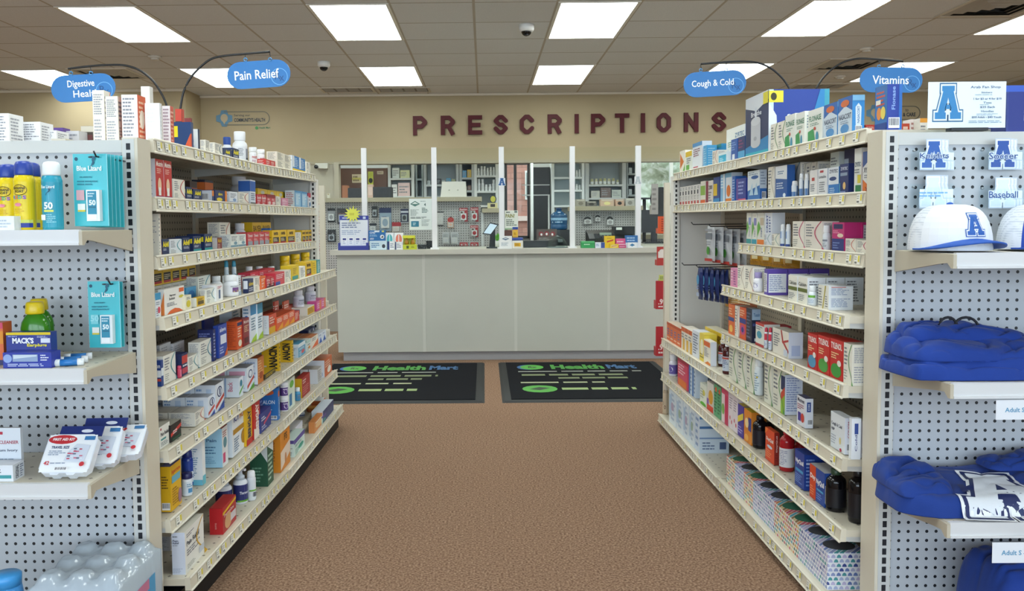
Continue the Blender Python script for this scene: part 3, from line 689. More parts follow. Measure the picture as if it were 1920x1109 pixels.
def MX(base, a, c, tc=DK, side=None, word=None):
    f = [('r', 0, .72, 1, 1, a), ('c', .62, .3, .25, .14, c), ('l', .1, .5, .9, .66, 2, tc), ('l', .1, .06, .5, .4, 4, tc)]
    if word: f.append(('t', word, .08, .78, .92, .95, 'ffffff'))
    return (base, f, [('r', 0, .8, 1, 1, a), ('l', .12, .08, .88, .72, 8, GR)], None, side)
def ADV(c2=None): return ('1b2f5e', [('t', 'Advil', .06, .52, .94, .86, 'f2e021', .05), ('l', .12, .3, .88, .44, 2, 'd9dce6')]+([('r', 0, 0, 1, .2, c2)] if c2 else [('r', 0, 0, 1, .08, '3fa6a8')]), [('t', 'Advil', .06, .55, .94, .84, 'f2e021', .05), ('l', .12, .15, .8, .45, 3, 'd9dce6')], None)
def YB(): return ('e8bd1c', [('r', .1, .16, .9, .5, '2c2522'), ('r', .1, .06, .9, .16, 'b5262a'), ('t', 'BAYER', .1, .66, .9, .86, '4b3320', .04), ('l', .15, .2, .85, .44, 3, 'e9dfbd')], [('l', .1, .2, .9, .8, 5, '6b5320')], None)
def TYL(a, word='TYLENOL'): return ('cf2f2c', [('t', word, .06, .76, .94, .92, 'fff4ee', .03), ('l', .1, .5, .7, .68, 3, 'f3d9a0'), ('c', .5, .22, .42, .18, a), ('c', .75, .42, .16, .08, 'f0e9df')], [('l', .1, .1, .9, .9, 9, 'f3d5ce')], None)
def side_art(base, side): return side

def place(run, q, pc, X):
    """world point where the sight line through pixel column pc meets the plane x = X, at shelf height"""
    y = 3.0
    for _ in range(6):
        z, _x = zat(run, q, y)
        # column only: pick the pixel row that lands on the shelf plane
        d = ray(pc, 416+(EYE.z-z)*F_PX/max(y, .5)); y = X/d.x*d.y
    return y, zat(run, q, y)[0]
def top_at(pc, pt, X): return atX(pc, pt, X).z
CACHE = {}
def carton_mesh(w_, d_, h_, A, sgn, name):
    base, fr, sd, top = A[:4]; sb = A[4] if len(A) > 4 and A[4] else None
    g = MB(); g.box(-w_/2, w_/2, -d_/2, d_/2, 0, h_, mat(base, .42))
    if sb:
        for x, n in ((-w_/2, -1), (w_/2, 1)): g.face([(x+n*.0003, -d_/2, 0), (x+n*.0003, d_/2, 0), (x+n*.0003, d_/2, h_), (x+n*.0003, -d_/2, h_)][::n], mat(sb, .42))
    if top: g.face([(-w_/2, -d_/2, h_+.0003), (w_/2, -d_/2, h_+.0003), (w_/2, d_/2, h_+.0003), (-w_/2, d_/2, h_+.0003)], mat(top, .45))
    g.art(fr, (-w_/2, -d_/2, 0), (w_, 0, 0), (0, 0, h_), (0, -1, 0))
    g.art(sd, (-w_/2, d_/2, 0), (0, -d_, 0), (0, 0, h_), (-1, 0, 0), .0008)
    g.art(sd, (w_/2, -d_/2, 0), (0, d_, 0), (0, 0, h_), (1, 0, 0), .0008)
    # tuck flap seam on the top face
    g.face([(-w_*.5, d_*.38, h_+.0006), (w_*.5, d_*.38, h_+.0006), (w_*.5, d_*.40, h_+.0006), (-w_*.5, d_*.40, h_+.0006)], mat('8f8b84'))
    return g.mesh(name)
def C(run, q, a, pc, c, yt, A, desc, x=None, d=None, n=1, deep=1, st=1, name='carton', cat='box', gap=.0015, back=0, ht=None, tilt=0, zo=0):
    """cartons. left run: a = outer px of the near side face (or None), pc = near front corner, c = far front edge; mirrored on the right"""
    s = run.s
    pxs, pxf = a, c
    xf = zat(run, q, 3.3)[1] if x is None else x
    if x is None:
        for _ in range(3):
            y0 = place(run, q, pc, xf)[0]; xf = zat(run, q, y0)[1]+s*(.008+back)
    y0, z0 = place(run, q, pc, xf)
    y0 = max(y0, run.yn+.004)
    y1 = place(run, q, pxf, xf)[0]
    if y1 < y0+.012: y1 = y0+.022
    y1 = min(y1, run.yf-.024); y0 = min(y0, y1-.02)
    z0 = max(z0, zat(run, q, y1)[0])+zo
    h_ = (top_at(pc, yt, xf)-z0) if ht is None else ht
    if q and (run.sh[q-1][1][2] is not None or y0 < run.yj) and abs(xf)+.05 > abs(zat(run, q-1, y0)[1]): h_ = min(h_, min(zat(run, q-1, y0)[0], zat(run, q-1, y1)[0] if run.sh[q-1][1][2] is not None else 9)-(.041 if abs(xf) < abs(zat(run, q-1, y0)[1])+.016 else .024)-z0)
    h_ = max(.02, h_)/st
    if pxs is not None and d is None: rr_ = ray(pxs, 416+(EYE.z-z0)*F_PX/y0); d = max(.02, min(.24, abs(rr_.x/rr_.y*y0-xf)))
    d = d or .055
    tw = (y1-y0)/n
    key = None
    objs = []
    me = carton_mesh(tw-gap*2, d-.002, h_-.0008, A, s, name)
    for j in range(deep):
        for i in range(n):
            for k in range(st):
                yy = y0+tw*(i+.5); xx = xf+s*(d/2+j*d)
                o = obj(name, me, None, (xx, yy, z0+k*h_+.0004), math.pi/2 if s < 0 else -math.pi/2)
                if tilt: o.rotation_euler[2] += tilt
                o['category'] = cat; REC.append((o, desc, (run.s, q)))
                objs.append(o)
    return objs
def cyl_label(r, z0, z1, ops, n=20, full=True, col='f2f2f0'):
    g = MB()
    if full: g.lathe([(r, z0), (r, z1)], mat(col, .4), n, close=False)
    def bend(u, v, k):
        a = (u-.5)*2.4; rr = r+k; return (rr*math.sin(a), -rr*math.cos(a), z0+(z1-z0)*v)
    g.art(ops, (0, 0, 0), (r*2.4, 0, 0), (0, 0, z1-z0), (0, -1, 0), .0006, bend)
    return g
def container(kind, r, h, body, cap, lab, ops, name='bottle'):
    """list of (part name, mesh) for a bottle-like thing with its axis on z"""
    P = []; rg = .35
    if kind == 'pill':
        ch = min(.28*h, .03+.12*h); nk = h-ch
        P.append(('body', MB().lathe([(r*.9, 0), (r, .004), (r, nk*.78), (r*.93, nk*.86), (r*.70, nk*.95), (r*.62, nk)], mat(body, .35), 22)))
        P.append(('cap', MB().lathe([(r*.74, 0), (r*.78, .003), (r*.78, ch*.9), (r*.72, ch)], mat(cap, .4), 22, (0, 0, nk-.002))))
        P.append(('label', cyl_label(r*1.012, nk*.14, nk*.72, ops, col=lab)))
    elif kind == 'jar':
        ch = h*.24; nk = h-ch
        P.append(('body', MB().lathe([(r*.94, 0), (r, .004), (r, nk*.93), (r*.9, nk)], mat(body, .3), 24)))
        P.append(('lid', MB().lathe([(r*1.02, 0), (r*1.03, .003), (r*1.03, ch*.9), (r*.95, ch)], mat(cap, .35), 24, (0, 0, nk))))
        P.append(('label', cyl_label(r*1.012, nk*.12, nk*.85, ops, col=lab)))
    elif kind == 'syrup':
        ch = h*.13; nk = h-ch
        P.append(('body', MB().lathe([(r*.92, 0), (r, .006), (r, nk*.80), (r*.93, nk*.87), (r*.62, nk*.95), (r*.46, nk*.97), (r*.46, nk)], mat(body, .12), 22)))
        P.append(('cap', MB().lathe([(r*.5, 0), (r*.52, ch*.1), (r*.52, ch*.92), (r*.46, ch)], mat(cap, .35), 18, (0, 0, nk-.001))))
        P.append(('label', cyl_label(r*1.012, nk*.12, nk*.64, ops, col=lab)))
    elif kind == 'can':
        ch = h*.2; nk = h-ch
        P.append(('body', MB().lathe([(r*.93, 0), (r, .005), (r, nk*.9), (r*.86, nk*.97), (r*.7, nk)], mat(body, .25), 26)))
        P.append(('cap', MB().lathe([(r*.88, 0), (r*.9, ch*.1), (r*.84, ch*.75), (r*.72, ch*.93), (r*.4, ch)], mat(cap, .35), 24, (0, 0, nk-.003))))
        P.append(('label', cyl_label(r*1.008, nk*.06, nk*.86, ops, col=lab)))
    elif kind == 'pump':
        nk = h*.66
        P.append(('body', MB().lathe([(r*.93, 0), (r, .005), (r, nk*.86), (r*.8, nk*.96), (r*.5, nk)], mat(body, .35), 22)))
        P.append(('pump_head', MB().lathe([(r*.62, 0), (r*.62, h*.08), (r*.35, h*.1), (r*.3, h*.22), (r*.42, h*.23), (r*.42, h*.3)], mat(body, .35), 18, (0, 0, nk)).box(-r*.16, r*.16, -r*1.05, 0, nk+h*.24, nk+h*.3, mat(body, .35))))
        P.append(('overcap', MB().lathe([(r*.78, 0), (r*.72, h*.33)], glass('clear_cap', 'eef2f4', .05) if 'clear' in cap else mat(cap, .4), 18, (0, 0, nk*.98))))
        P.append(('label', cyl_label(r*1.012, nk*.1, nk*.8, ops, col=lab)))
    elif kind == 'tube':
        ch = h*.18
        P.append(('cap', MB().lathe([(r*.6, 0), (r*.62, ch)], mat(cap, .35), 16)))
        g = MB(); n = 16; vs = []; fs = []
        for j, (zz, a, c) in enumerate(((ch, .62, .62), (ch+.004, .95, .95), (h*.6, 1.02, .6), (h*.94, 1.1, .06), (h, 1.1, .05))):
            for i in range(n): t = 2*math.pi*i/n; vs.append((r*a*math.cos(t), r*c*math.sin(t), zz))
        for j in range(4):
            for i in range(n): k = (i+1) % n; fs.append((j*n+i, j*n+k, (j+1)*n+k, (j+1)*n+i))
        fs.append(tuple(4*n+i for i in range(n))); g.poly(vs, fs, mat(body, .35), True); P.append(('body', g))
        g = MB(); g.art(ops, (-r*.8, -r*.98, h*.25), (r*1.6, 0, 0), (0, r*.55, h*.4), (0, -1, .2), .001); P.append(('label', g))
    return P
LT = [('l', .15, .12, .85, .55, 4, GR), ('r', .2, .62, .8, .8, '8a8f9c')]
def B(run, q, pl, pr, yt, kind, body, cap, lab, desc, ops=None, x=None, n=1, name='bottle', cat='bottle', back=0, zo=0, ht=None, turn=0, st=1):
    s = run.s; ops = ops if ops is not None else LT
    wpx = (pr-pl)/n; proto = None
    for i in range(n):
        pc = pl+wpx*(i+.5)
        X = x if x is not None else zat(run, q, 3.3)[1]+s*(.04+back)
        y, z = place(run, q, pc, X)
        if x is None:
            X = zat(run, q, y)[1]+s*(.036+back); y, z = place(run, q, pc, X)
        r = wpx/2*y/F_PX*.97/math.hypot(1, X/y)
        if x is None: X = zat(run, q, y)[1]+s*(.010+back+r); y, z = place(run, q, pc, X)
        z = max(zat(run, q, y-r)[0], zat(run, q, y+r)[0])
        z += zo
        h = (top_at(pc, yt, X)-z if ht is None else ht)
        if q and (run.sh[q-1][1][2] is not None or y < run.yj) and abs(X)+r > abs(zat(run, q-1, y)[1])-.004: h = min(h, zat(run, q-1, y)[0]-.041-z)
        h = max(.025, h)/st
        for k in range(st):
            if proto is None:
                o = empty(name, None, cat); 
                for nm, mb in container(kind, r, h, body, cap, lab, ops): obj(nm, mb, o)
                proto = o
            else: o = copy_tree(proto)
            o.location = (X, y, z+.0004+k*h); o.rotation_euler = (0, 0, (math.pi/2 if s < 0 else -math.pi/2)-s*(.55+turn)*-1)
            o['category'] = cat; REC.append((o, desc, (run.s, q)))
L, R = LEFT, RIGHT
BLU, NAVY, RED, ORG, TEAL, GRN, YEL, PNK, PUR = '2f6fc0', '1d2c66', 'c8302f', 'e2662a', '3f9fb0', '4f9a48', 'e9c41f', 'd63f84', '6a4fb0'
WB = lambda c, base='eceff5': (base, [('r', 0, 0, 1, .22, c), ('l', .1, .5, .9, .9, 4, GR), ('c', .6, .36, .22, .12, c)], [('l', .12, .1, .88, .9, 9, '8f97ad')], None)
PL = lambda base, t=GR: (base, [('l', .12, .1, .88, .9, 8, t)], [('l', .12, .1, .88, .9, 8, t)], None)
# ---- left 1
C(L, 0, 175, 198, 211, 170, SW(RED), 'tall white carton printed with small text and red ribbon', x=-1.12)
C(L, 0, 199, 223, 238, 181, SW(RED), 'white text-covered carton with red ribbon edge', x=-1.055)
C(L, 0, 229, 260, 276, 178, ('d9571f', [('l', .15, .1, .85, .9, 8, 'f6c9a8'), ('c', .5, .5, .3, .2, 'f3e3d0')], [('l', .08, .05, .92, .95, 12, '8f8f98')], 'e9e6e0', 'f0eeec'), 'white carton with orange front panel', x=-1.0)
C(L, 0, 268, 284, 291, 163, ('e6e3dc', [], [('r', 0, .1, 1, .55, '1b2f5e'), ('t', 'Advil', .1, .2, .9, .5, 'f2e021', .05)], 'f0eeea'), 'tall white flap box with navy patch', x=-1.07, d=.03)
C(L, 0, 279, 302, 306, 194, PL('f2f4f6', 'e3e6ea'), 'plain blank white carton', d=.045)
C(L, 0, 305, 321, 328, 199, ('cf5136', [('l', .1, .1, .9, .9, 8, 'f2b8a0')], [('l', .1, .05, .9, .95, 11, 'a98f9c')], 'e7dfe4', 'efe6ea'), 'pale pink carton with orange red front')
C(L, 0, 326, 359, 364, 229, ('1d3f74', [('r', .0, .0, .3, .6, 'd95a33')], [('t', 'il', .22, .48, .52, .86, 'f2e021', .05), ('l', .08, .2, .6, .36, 2, 'e0e4ee'), ('p', [(.7, 0), (1, 0), (1, .62)], 'd95a33'), ('c', .78, .1, .1, .09, 'f0a040')], None), 'large navy carton with yellow lettering and orange swirl', d=.09)
C(L, 0, 330, 343, 348, 205, ('2e2d38', [('r', 0, .7, 1, 1, 'c33f2b')], [('r', 0, .75, 1, 1, 'c33f2b'), ('l', .1, .1, .9, .6, 4, 'd8c04a')], None), 'small black carton with red top band', x=-1.09, d=.025)
C(L, 0, 350, 360, 363, 222, ('8d2c2a', [], [('l', .1, .1, .9, .9, 4, 'd8d8d8')], None), 'small dark red carton', x=-1.1, d=.025)
C(L, 0, 361, 372, 376, 242, ('1d2c4e', [], [('l', .1, .1, .9, .9, 3, 'd5dae6')], None, 'eef1f6'), 'white sided navy carton', d=.035)
C(L, 0, 375, 386, 394, 262, SW('8a8d96'), 'low cream carton with grey ribbon')
C(L, 0, 394, 403, 418, 267, SW('3c6b82'), 'low white carton with dark teal ribbon')
B(L, 0, 417, 436, 257, 'pill', 'eef0f4', '2c4f9e', '23345e', 'white pill bottle with blue cap', back=.06)
C(L, 0, None, 419, 436, 277, ADV('d9a020'), 'low navy carton with yellow lettering', d=.04)
C(L, 0, None, 437, 449, 277, ADV(), 'smaller navy carton with yellow lettering', d=.05)
B(L, 0, 436, 465, 247, 'pill', 'f3f4f6', 'f5f6f8', 'e9ebf0', 'large plain white pill bottle', ops=[('l', .1, .3, .45, .9, 6, GR), ('r', .55, .15, .8, .85, '8a8d98'), ('r', .55, .05, .85, .18, '22252c')])
B(L, 0, 467, 497, 277, 'jar', 'f2f2f4', 'f4f5f7', 'eeeef2', 'squat white pill jar with red label text', n=2, ops=[('t', 'motrin', .1, .55, .8, .85, 'c0392b'), ('l', .1, .1, .8, .45, 3, 'b06a70')], back=.01)
C(L, 0, None, 499, 517, 298, BR('c7322d', 'BC', 'f4e9e0'), 'small red carton', n=2, d=.04)
C(L, 0, 513, 520, 546, 284, PL('ece6d6', '8c8a84'), 'cream carton in a stack of four', n=2, st=2, d=.05)
C(L, 0, 545, 549, 573, 291, ('2b7ac0', [('r', 0, 0, 1, .2, 'e8c41f'), ('l', .15, .3, .85, .9, 6, 'cfe2f2'), ('r', 0, .28, .25, 1, 'e9eef4')], [('l', .1, .1, .9, .9, 6, GR)], None, 'e9edf4'), 'blue carton with yellow foot', n=2, d=.05)
C(L, 0, None, 575, 588, 303, SW('5a6f9a'), 'white carton with blue grey ribbon at the end', d=.05)
# ---- left 2
C(L, 1, 282, 293, 324, 297.5, ('c92f2c', [('t', 'Motrin', .1, .82, .9, .95, 'f8eee6', .03), ('l', .15, .64, .85, .78, 3, 'f5c9b8'), ('c', .45, .34, .22, .2, 'efc9a6'), ('r', .3, .1, .6, .3, 'f2f0ea'), ('r', 0, 0, 1, .08, '6a3f92')], [('l', .12, .1, .88, .9, 12, 'a7a3b8')], None, 'e6e4ee'), 'tall red carton picturing a child', n=2, d=.06)
C(L, 1, None, 326, 348, 335, SW('c8302f'), 'white carton with red looped ribbon', d=.05)
C(L, 1, None, 350, 361, 350, ADV(), 'navy carton with yellow lettering', d=.05)
C(L, 1, None, 363, 380, 354, ADV('c98f2a'), 'wider navy carton with yellow lettering', d=.05)
C(L, 1, None, 357, 371, 339, ('3a2420', [('r', 0, .3, 1, .7, 'a34a22')], [('r', 0, .3, 1, .7, 'a34a22')], None), 'dark brown carton behind the navy ones', back=.07, d=.05)
C(L, 1, 381, 398, 402, 357, ('20356b', [('r', 0, .55, 1, 1, 'e0812a')], [('b', .2, .15, .8, .8)], None, 'dfe3ef'), 'white sided navy carton with barcode', d=.06)
C(L, 1, None, 385, 401, 337, ('26283a', [('r', 0, .55, 1, .9, 'cf6a2a')], [('r', 0, .55, 1, .9, 'cf6a2a')], None), 'black and orange carton behind', back=.08, d=.05)
C(L, 1, None, 404, 426, 356, ('1e2f63', [('t', 'aleve', .08, .6, .8, .85, 'e9d23a', .03), ('c', .35, .3, .25, .14, 'e9d23a'), ('r', .82, 0, 1, 1, 'e0812a'), ('l', .1, .08, .7, .2, 2, 'd9dce6')], [('l', .1, .1, .9, .9, 5, 'cfd3e2')], None), 'navy carton with orange edge', d=.05)
C(L, 1, None, 431, 446, 359, WB('8aa3c8'), 'small bluish white carton', d=.045)
B(L, 1, 431, 467, 321, 'pill', 'eef0f5', 'f2f4f8', 'e3e6ee', 'big white pill bottle', ops=[('r', .1, .4, .3, .8, '4c5264'), ('l', .4, .3, .95, .9, 5, GR)], back=.055)
C(L, 1, None, 448, 467, 360, SW('b9403c'), 'cream carton with thin red ribbon', d=.045)
C(L, 1, 467, 470, 480, 337, ('e6eaf2', [('r', 0, .55, 1, .95, '2d5fae'), ('r', 0, 0, 1, .12, '15171f'), ('l', .1, .2, .9, .5, 4, '5c6c8c')], [('r', 0, .55, 1, .95, '2d5fae')], '1c2c54'), 'tall blue and white carton with black foot', d=.05)
C(L, 1, None, 482, 500, 364, BR('c72c34', 'Excedrin', 'f5eceb'), 'small red carton', n=2, d=.04)
C(L, 1, None, 501, 517, 364, MX('c9404a', '8c1c26', 'e9d7d2', 'f3e3e0'), 'small crimson carton', n=2, d=.04)
C(L, 1, None, 519, 527, 368, SW('93a0a0'), 'little cream carton', d=.04)
C(L, 1, None, 529, 541, 371, BR('d98aa8', 'Midol', 'f7eef2'), 'small pink carton', d=.04)
C(L, 1, None, 484, 549, 353, ('e5c122', [('c', .5, .8, .2, .1, 'c3c3b4'), ('l', .2, .2, .8, .6, 4, '8a6f1c')], [('l', .1, .1, .9, .9, 4, '9a7d20')], None), 'taller yellow carton in the back row', n=4, d=.05, back=.06)
C(L, 1, 549, 553, 577, 357, ('3d8dc4', [('r', .1, .1, .9, .88, '9cc6e2'), ('l', .18, .2, .82, .8, 7, 'e6f1f8')], [('l', .1, .1, .9, .9, 8, 'b0586a')], None, 'd9e7f2'), 'light blue carton', n=2, d=.05)
C(L, 1, None, 579, 589, 362, MX('eef0f2', 'c83a4e', '2d7fb8'), 'white carton with red top and blue spot', d=.05)
# ---- left 3
C(L, 2, 287, 301, 304, 401, SW('dd8a50'), 'tall slim cream carton with orange ribbon', d=.06)
C(L, 2, None, 305, 318, 449, ADV(), 'first low navy carton with yellow lettering', d=.05)
C(L, 2, None, 319, 342, 449, SW('3c9aa8', 'e9eef2'), 'wide white carton with teal ribbon', d=.05)
C(L, 2, None, 343, 357, 446, ADV(), 'navy carton beside the wide teal ribbon carton', d=.05)
C(L, 2, 358, 363, 378, 443, ADV('2fa0a4'), 'navy carton with teal foot', d=.06)
C(L, 2, 378, 384, 399, 439, ADV('2fa0a4'), 'taller navy carton with teal foot', d=.06)
C(L, 2, 404, 408, 417, 446, ('7d2326', [('t', 'Advil', .1, .6, .9, .9, 'e9c13a'), ('l', .1, .1, .9, .5, 3, 'd8b0a8')], [('l', .1, .1, .9, .9, 4, 'e5dcd8')], None, 'ded8d6'), 'small dark red carton', d=.045)
C(L, 2, 389, 413, 433, 417, SW('cf7a6a'), 'large cream carton with pale red ribbon', back=.05)
B(L, 2, 438, 462, 418, 'pill', 'eceff4', 'f0f2f6', 'dfe4ec', 'white pill bottle standing behind', back=.055)
C(L, 2, None, 433, 462, 440, WB('7d9fb0', 'eceee8'), 'white carton with pale blue print', n=2, d=.045)
C(L, 2, None, 464, 506, 436, ('c8313a', [('t', 'Tylenol', .1, .6, .9, .86, 'f6ecea'), ('r', .1, .06, .9, .36, '9aa2ac'), ('l', .1, .38, .9, .55, 2, 'f0d4d2')], [('l', .1, .1, .9, .9, 5, 'f0d4d2')], None), 'small red carton with grey panel', n=4, d=.045)
C(L, 2, None, 474, 509, 417, ('e9bf20', [('t', 'BAYER', .1, .6, .9, .85, '6b4a20'), ('l', .15, .1, .85, .5, 3, 'b08a20')], [('l', .15, .1, .85, .5, 3, 'b08a20')], None), 'yellow carton behind the red ones', n=2, d=.05, back=.06)
C(L, 2, 504, 507, 510, 428, PL('2f5fae', 'b9c8e8'), 'thin blue carton', d=.05, back=.02)
C(L, 2, None, 511, 538, 432, YB(), 'yellow carton with black panel', n=2, d=.045)
C(L, 2, None, 539, 554, 431, YB(), 'yellow black panel carton beside the pale one', n=1, d=.045)
C(L, 2, None, 555, 565, 436, SW('8fa0a8'), 'pale cream carton among the yellow ones', d=.04)
C(L, 2, None, 567, 591, 432, YB(), 'yellow carton with black panel near the far end', n=3, d=.045)
# ---- left 4
BK = .11
C(L, 3, None, 289, 369, 515, YB(), 'yellow black red carton in raised back row', n=5, d=.05, back=BK, ht=.085, zo=.07)
C(L, 3, None, 289, 369, 543, PL('d9d5cb', 'a5a39a'), 'plain pale carton under the yellow row', n=5, d=.05, back=BK, ht=.069)
C(L, 3, None, 289, 303, 551, MX('eef3f6', '3f9ac8', 'd0435a', '8a93a2'), 'white carton with blue top', d=.06)
C(L, 3, 303, 309, 347, 543, ('f2f0ea', [('t', 'Naproxen', .1, .66, .7, .76, DK), ('t', 'Sodium', .1, .54, .62, .64, DK), ('p', [(.1, 0), (.9, 0), (.72, .13), (.5, .19), (.28, .14)], ORG), ('r', .72, .78, .96, .94, ORG), ('c', .82, .6, .12, .06, 'cfc23a'), ('l', .1, .3, .6, .46, 3, GR)], [('p', [(0, 0), (1, 0), (1, .9), (.6, .5)], 'e9843a')], None), 'wide white carton with orange curves')
C(L, 3, None, 348, 360, 555, ('efe9cf', [('c', .5, .4, .35, .25, 'd9c832'), ('l', .2, .7, .8, .9, 2, GR)], [], None), 'cream carton with yellow pattern', d=.05)
C(L, 3, None, 350, 369, 540, ('4f9cc8', [('c', .5, .5, .35, .3, '2f6fa8')], [], 'a9cbe0'), 'light blue carton tucked behind', d=.05, back=.06)
C(L, 3, 359, 369, 385, 559, ('dfb51e', [('r', .15, .2, .85, .6, '5a4a22'), ('l', .15, .65, .85, .9, 2, '6b5520')], [], None, 'f2efe2'), 'small yellow carton with white side')
C(L, 3, None, 372, 396, 519, SW('3c8fa8', 'e9ede6'), 'cream carton with teal ribbon in back row', d=.05, back=.09)
B(L, 3, 395, 417, 517, 'pill', 'eef2f6', 'f2f5f8', 'e6eaf0', 'white pill bottle in back row', back=.09)
C(L, 3, 377, 387, 405, 543, SW('3c8fa8', 'eceee6'), 'cream carton with teal ribbon in front')
C(L, 3, None, 406, 419, 535, ('f4f4f4', [('l', .2, .75, .8, .92, 2, 'c05560'), ('tv', 'LABEL', .3, .2, .6, .65, '5d6f92')][:1]+[('r', .35, .15, .6, .68, '5d6f92')], [], None), 'slim white carton with blue column', d=.05)
B(L, 3, 417, 448, 515, 'pill', 'f0f2f6', 'f4f6f8', 'e9ebf1', 'large white pill bottle with purple picture', ops=[('r', .3, .25, .75, .75, '7a4f8c'), ('c', .5, .35, .15, .12, 'd9c83a'), ('l', .2, .8, .9, .95, 2, GR)])
C(L, 3, 443, 448, 453, 517, WB('9fb0c4', 'e6e8ea'), 'narrow white carton beside the large bottle', d=.06)
for i, (a, c) in enumerate(((421, 430), (435, 444))):
    B(L, 3, a, c, 487.5, 'can', 'dfe9ee', '3f9fc0', 'c9d9e2', 'slim pale tube with blue top standing behind', back=.10, name='tube', cat='tube', ops=[('tv', 'Relief', .3, .1, .7, .8, '3a6f92')])
C(L, 3, 455, 466, 477, 524, ('1f2d5a', [('t', 'aleve', .1, .5, .9, .8, 'e9c93a'), ('l', .1, .1, .9, .4, 2, 'cfd3e6')], [('r', .1, .3, .9, .9, 'e6eaf2')], None), 'navy carton with white label side')
C(L, 3, None, 478, 489, 520, SW('8d8f88'), 'cream carton with grey ribbon', d=.05)
C(L, 3, None, 490, 499, 519, BR('e0692a', 'GO', 'fff0e0'), 'small orange carton', d=.05)
C(L, 3, None, 500, 516, 521, BR('b82c35', 'BC', 'f3e6e4', '2a2530'), 'small red and black carton', n=2, d=.05)
C(L, 3, None, 517, 534, 513, ('c93346', [('l', .1, .5, .9, .9, 3, 'f2dadc'), ('r', 0, 0, .5, .3, '2f4a9a')], [], None), 'red carton with blue corner', d=.05)
C(L, 3, None, 470, 516, 512, PL('c42f45', 'eccdd2'), 'red carton laid behind the front row', n=3, d=.05, back=.055)
for a in (459, 478, 500, 518): B(L, 3, a, a+17, 499, 'pill', 'e9eef2', 'f2f6f8', 'dfe6ec', 'white pill bottle in the far back row', back=.115)
C(L, 3, None, 535, 546, 508, SW('6c8f92'), 'pale carton with green grey ribbon', d=.045)
C(L, 3, None, 547, 561, 499, ('e6c41c', [('r', .1, .06, .9, .3, '2f8f8a'), ('l', .2, .4, .8, .85, 4, 'a9871c')], [], None), 'yellow carton with teal foot', d=.05)
C(L, 3, None, 563, 573, 501, PL('f1efe6', GR), 'white carton between yellow ones', d=.05)
C(L, 3, None, 574, 585, 492, YB(), 'yellow black panel carton', d=.05)
C(L, 3, None, 586, 594, 490, ('e6c41c', [('l', .2, .1, .8, .9, 5, 'c49a1c')], [], None), 'narrow yellow carton', d=.05)
C(L, 3, None, 595, 601, 488, PL('3f9aa0', 'cfe6e6'), 'narrow teal carton at the far end', d=.05)
B(L, 3, 525, 601, 480, 'jar', 'e3b716', 'e9c018', 'e8c53a', 'yellow jar with yellow lid', n=4, back=.08, name='jar', cat='jar', ops=[('l', .1, .2, .9, .8, 3, 'b08a1a')])
# ---- left 5
C(L, 4, 292, 303, 308, 676, ('1f3f86', [('r', 0, .4, 1, .7, 'e6edf2')], [('r', 0, .35, 1, .62, 'e9eef4'), ('r', 0, .2, 1, .3, 'c4453a'), ('t', 'com', .1, .68, .9, .85, 'e9eef4')], None), 'navy carton with white band at the near end')
C(L, 4, None, 308, 331, 668, SW('3c9aa8', 'eceae0'), 'cream carton with teal loop ribbon', d=.07)
C(L, 4, None, 301, 322, 648, PL('dcdde0', 'a9abb3'), 'pale upright card', d=.012, back=.10, name='card', cat='card')
C(L, 4, None, 326, 347, 645, PL('e6e6ea', 'b9bbc3'), 'whiter upright card', d=.012, back=.10, name='card', cat='card')
B(L, 4, 332, 341, 684, 'can', 'cf3b5a', 'd8486a', 'd0405f', 'pink red stick tube', name='tube', cat='tube', ops=[('r', .4, .1, .6, .9, 'e88aa0')])
C(L, 4, None, 342, 353, 664, ('23305c', [('r', 0, .55, 1, .9, 'c83f38'), ('r', 0, .1, 1, .35, 'b93a50'), ('l', .1, .38, .9, .52, 1, 'e6e6ee')], [], None), 'navy and red carton', d=.05)
C(L, 4, None, 354, 372, 670, SW('3c9aa8', 'eceae0'), 'low cream carton with teal ribbon', d=.05)
C(L, 4, 353, 376, 400, 642, SW('3c8fa8', 'eceae0'), 'tall cream carton with teal ribbon and white side')
C(L, 4, 371, 401, 406, 618, ('1c2764', [('l', .1, .1, .9, .9, 8, 'a9b3e0')], [('l', .1, .5, .9, .9, 6, '7c88c8'), ('r', .2, .1, .9, .3, '10173c')], None), 'large dark navy carton')
C(L, 4, None, 385, 403, 600, ('1d2a70', [('t', 'aleve', .1, .3, .9, .7, 'dfe6ff')], [], None), 'navy header card above the navy carton', d=.012, back=.09, name='card', cat='card')
C(L, 4, 405, 411, 427, 611, ('2a48a8', [('t', 'aleve', .1, .78, .9, .92, 'e6ecff'), ('r', .2, .4, .9, .68, 'dfe4f4'), ('l', .1, .1, .7, .34, 3, 'b9c6ee'), ('p', [(.6, 0), (1, 0), (1, .25)], 'e0662a')], [], None), 'royal blue carton with white panel')
C(L, 4, 425, 445, 456, 603, ('dd5a22', [('r', .1, .82, .9, .94, '23285a'), ('l', .15, .4, .85, .78, 4, 'f4d8c0'), ('c', .5, .2, .3, .12, 'efe0c8')], [('l', .1, .08, .9, .9, 12, 'b8431a')], 'c85a30'), 'large orange carton')
C(L, 4, None, 457, 469, 599, ('8e2226', [('t', 'Motrin', .1, .82, .9, .94, 'f2dcd4'), ('l', .15, .5, .85, .76, 4, 'e9c9a0'), ('r', .2, .1, .8, .3, '5a1418')], [('l', .1, .1, .9, .9, 8, 'c77a70')], None), 'dark red carton')
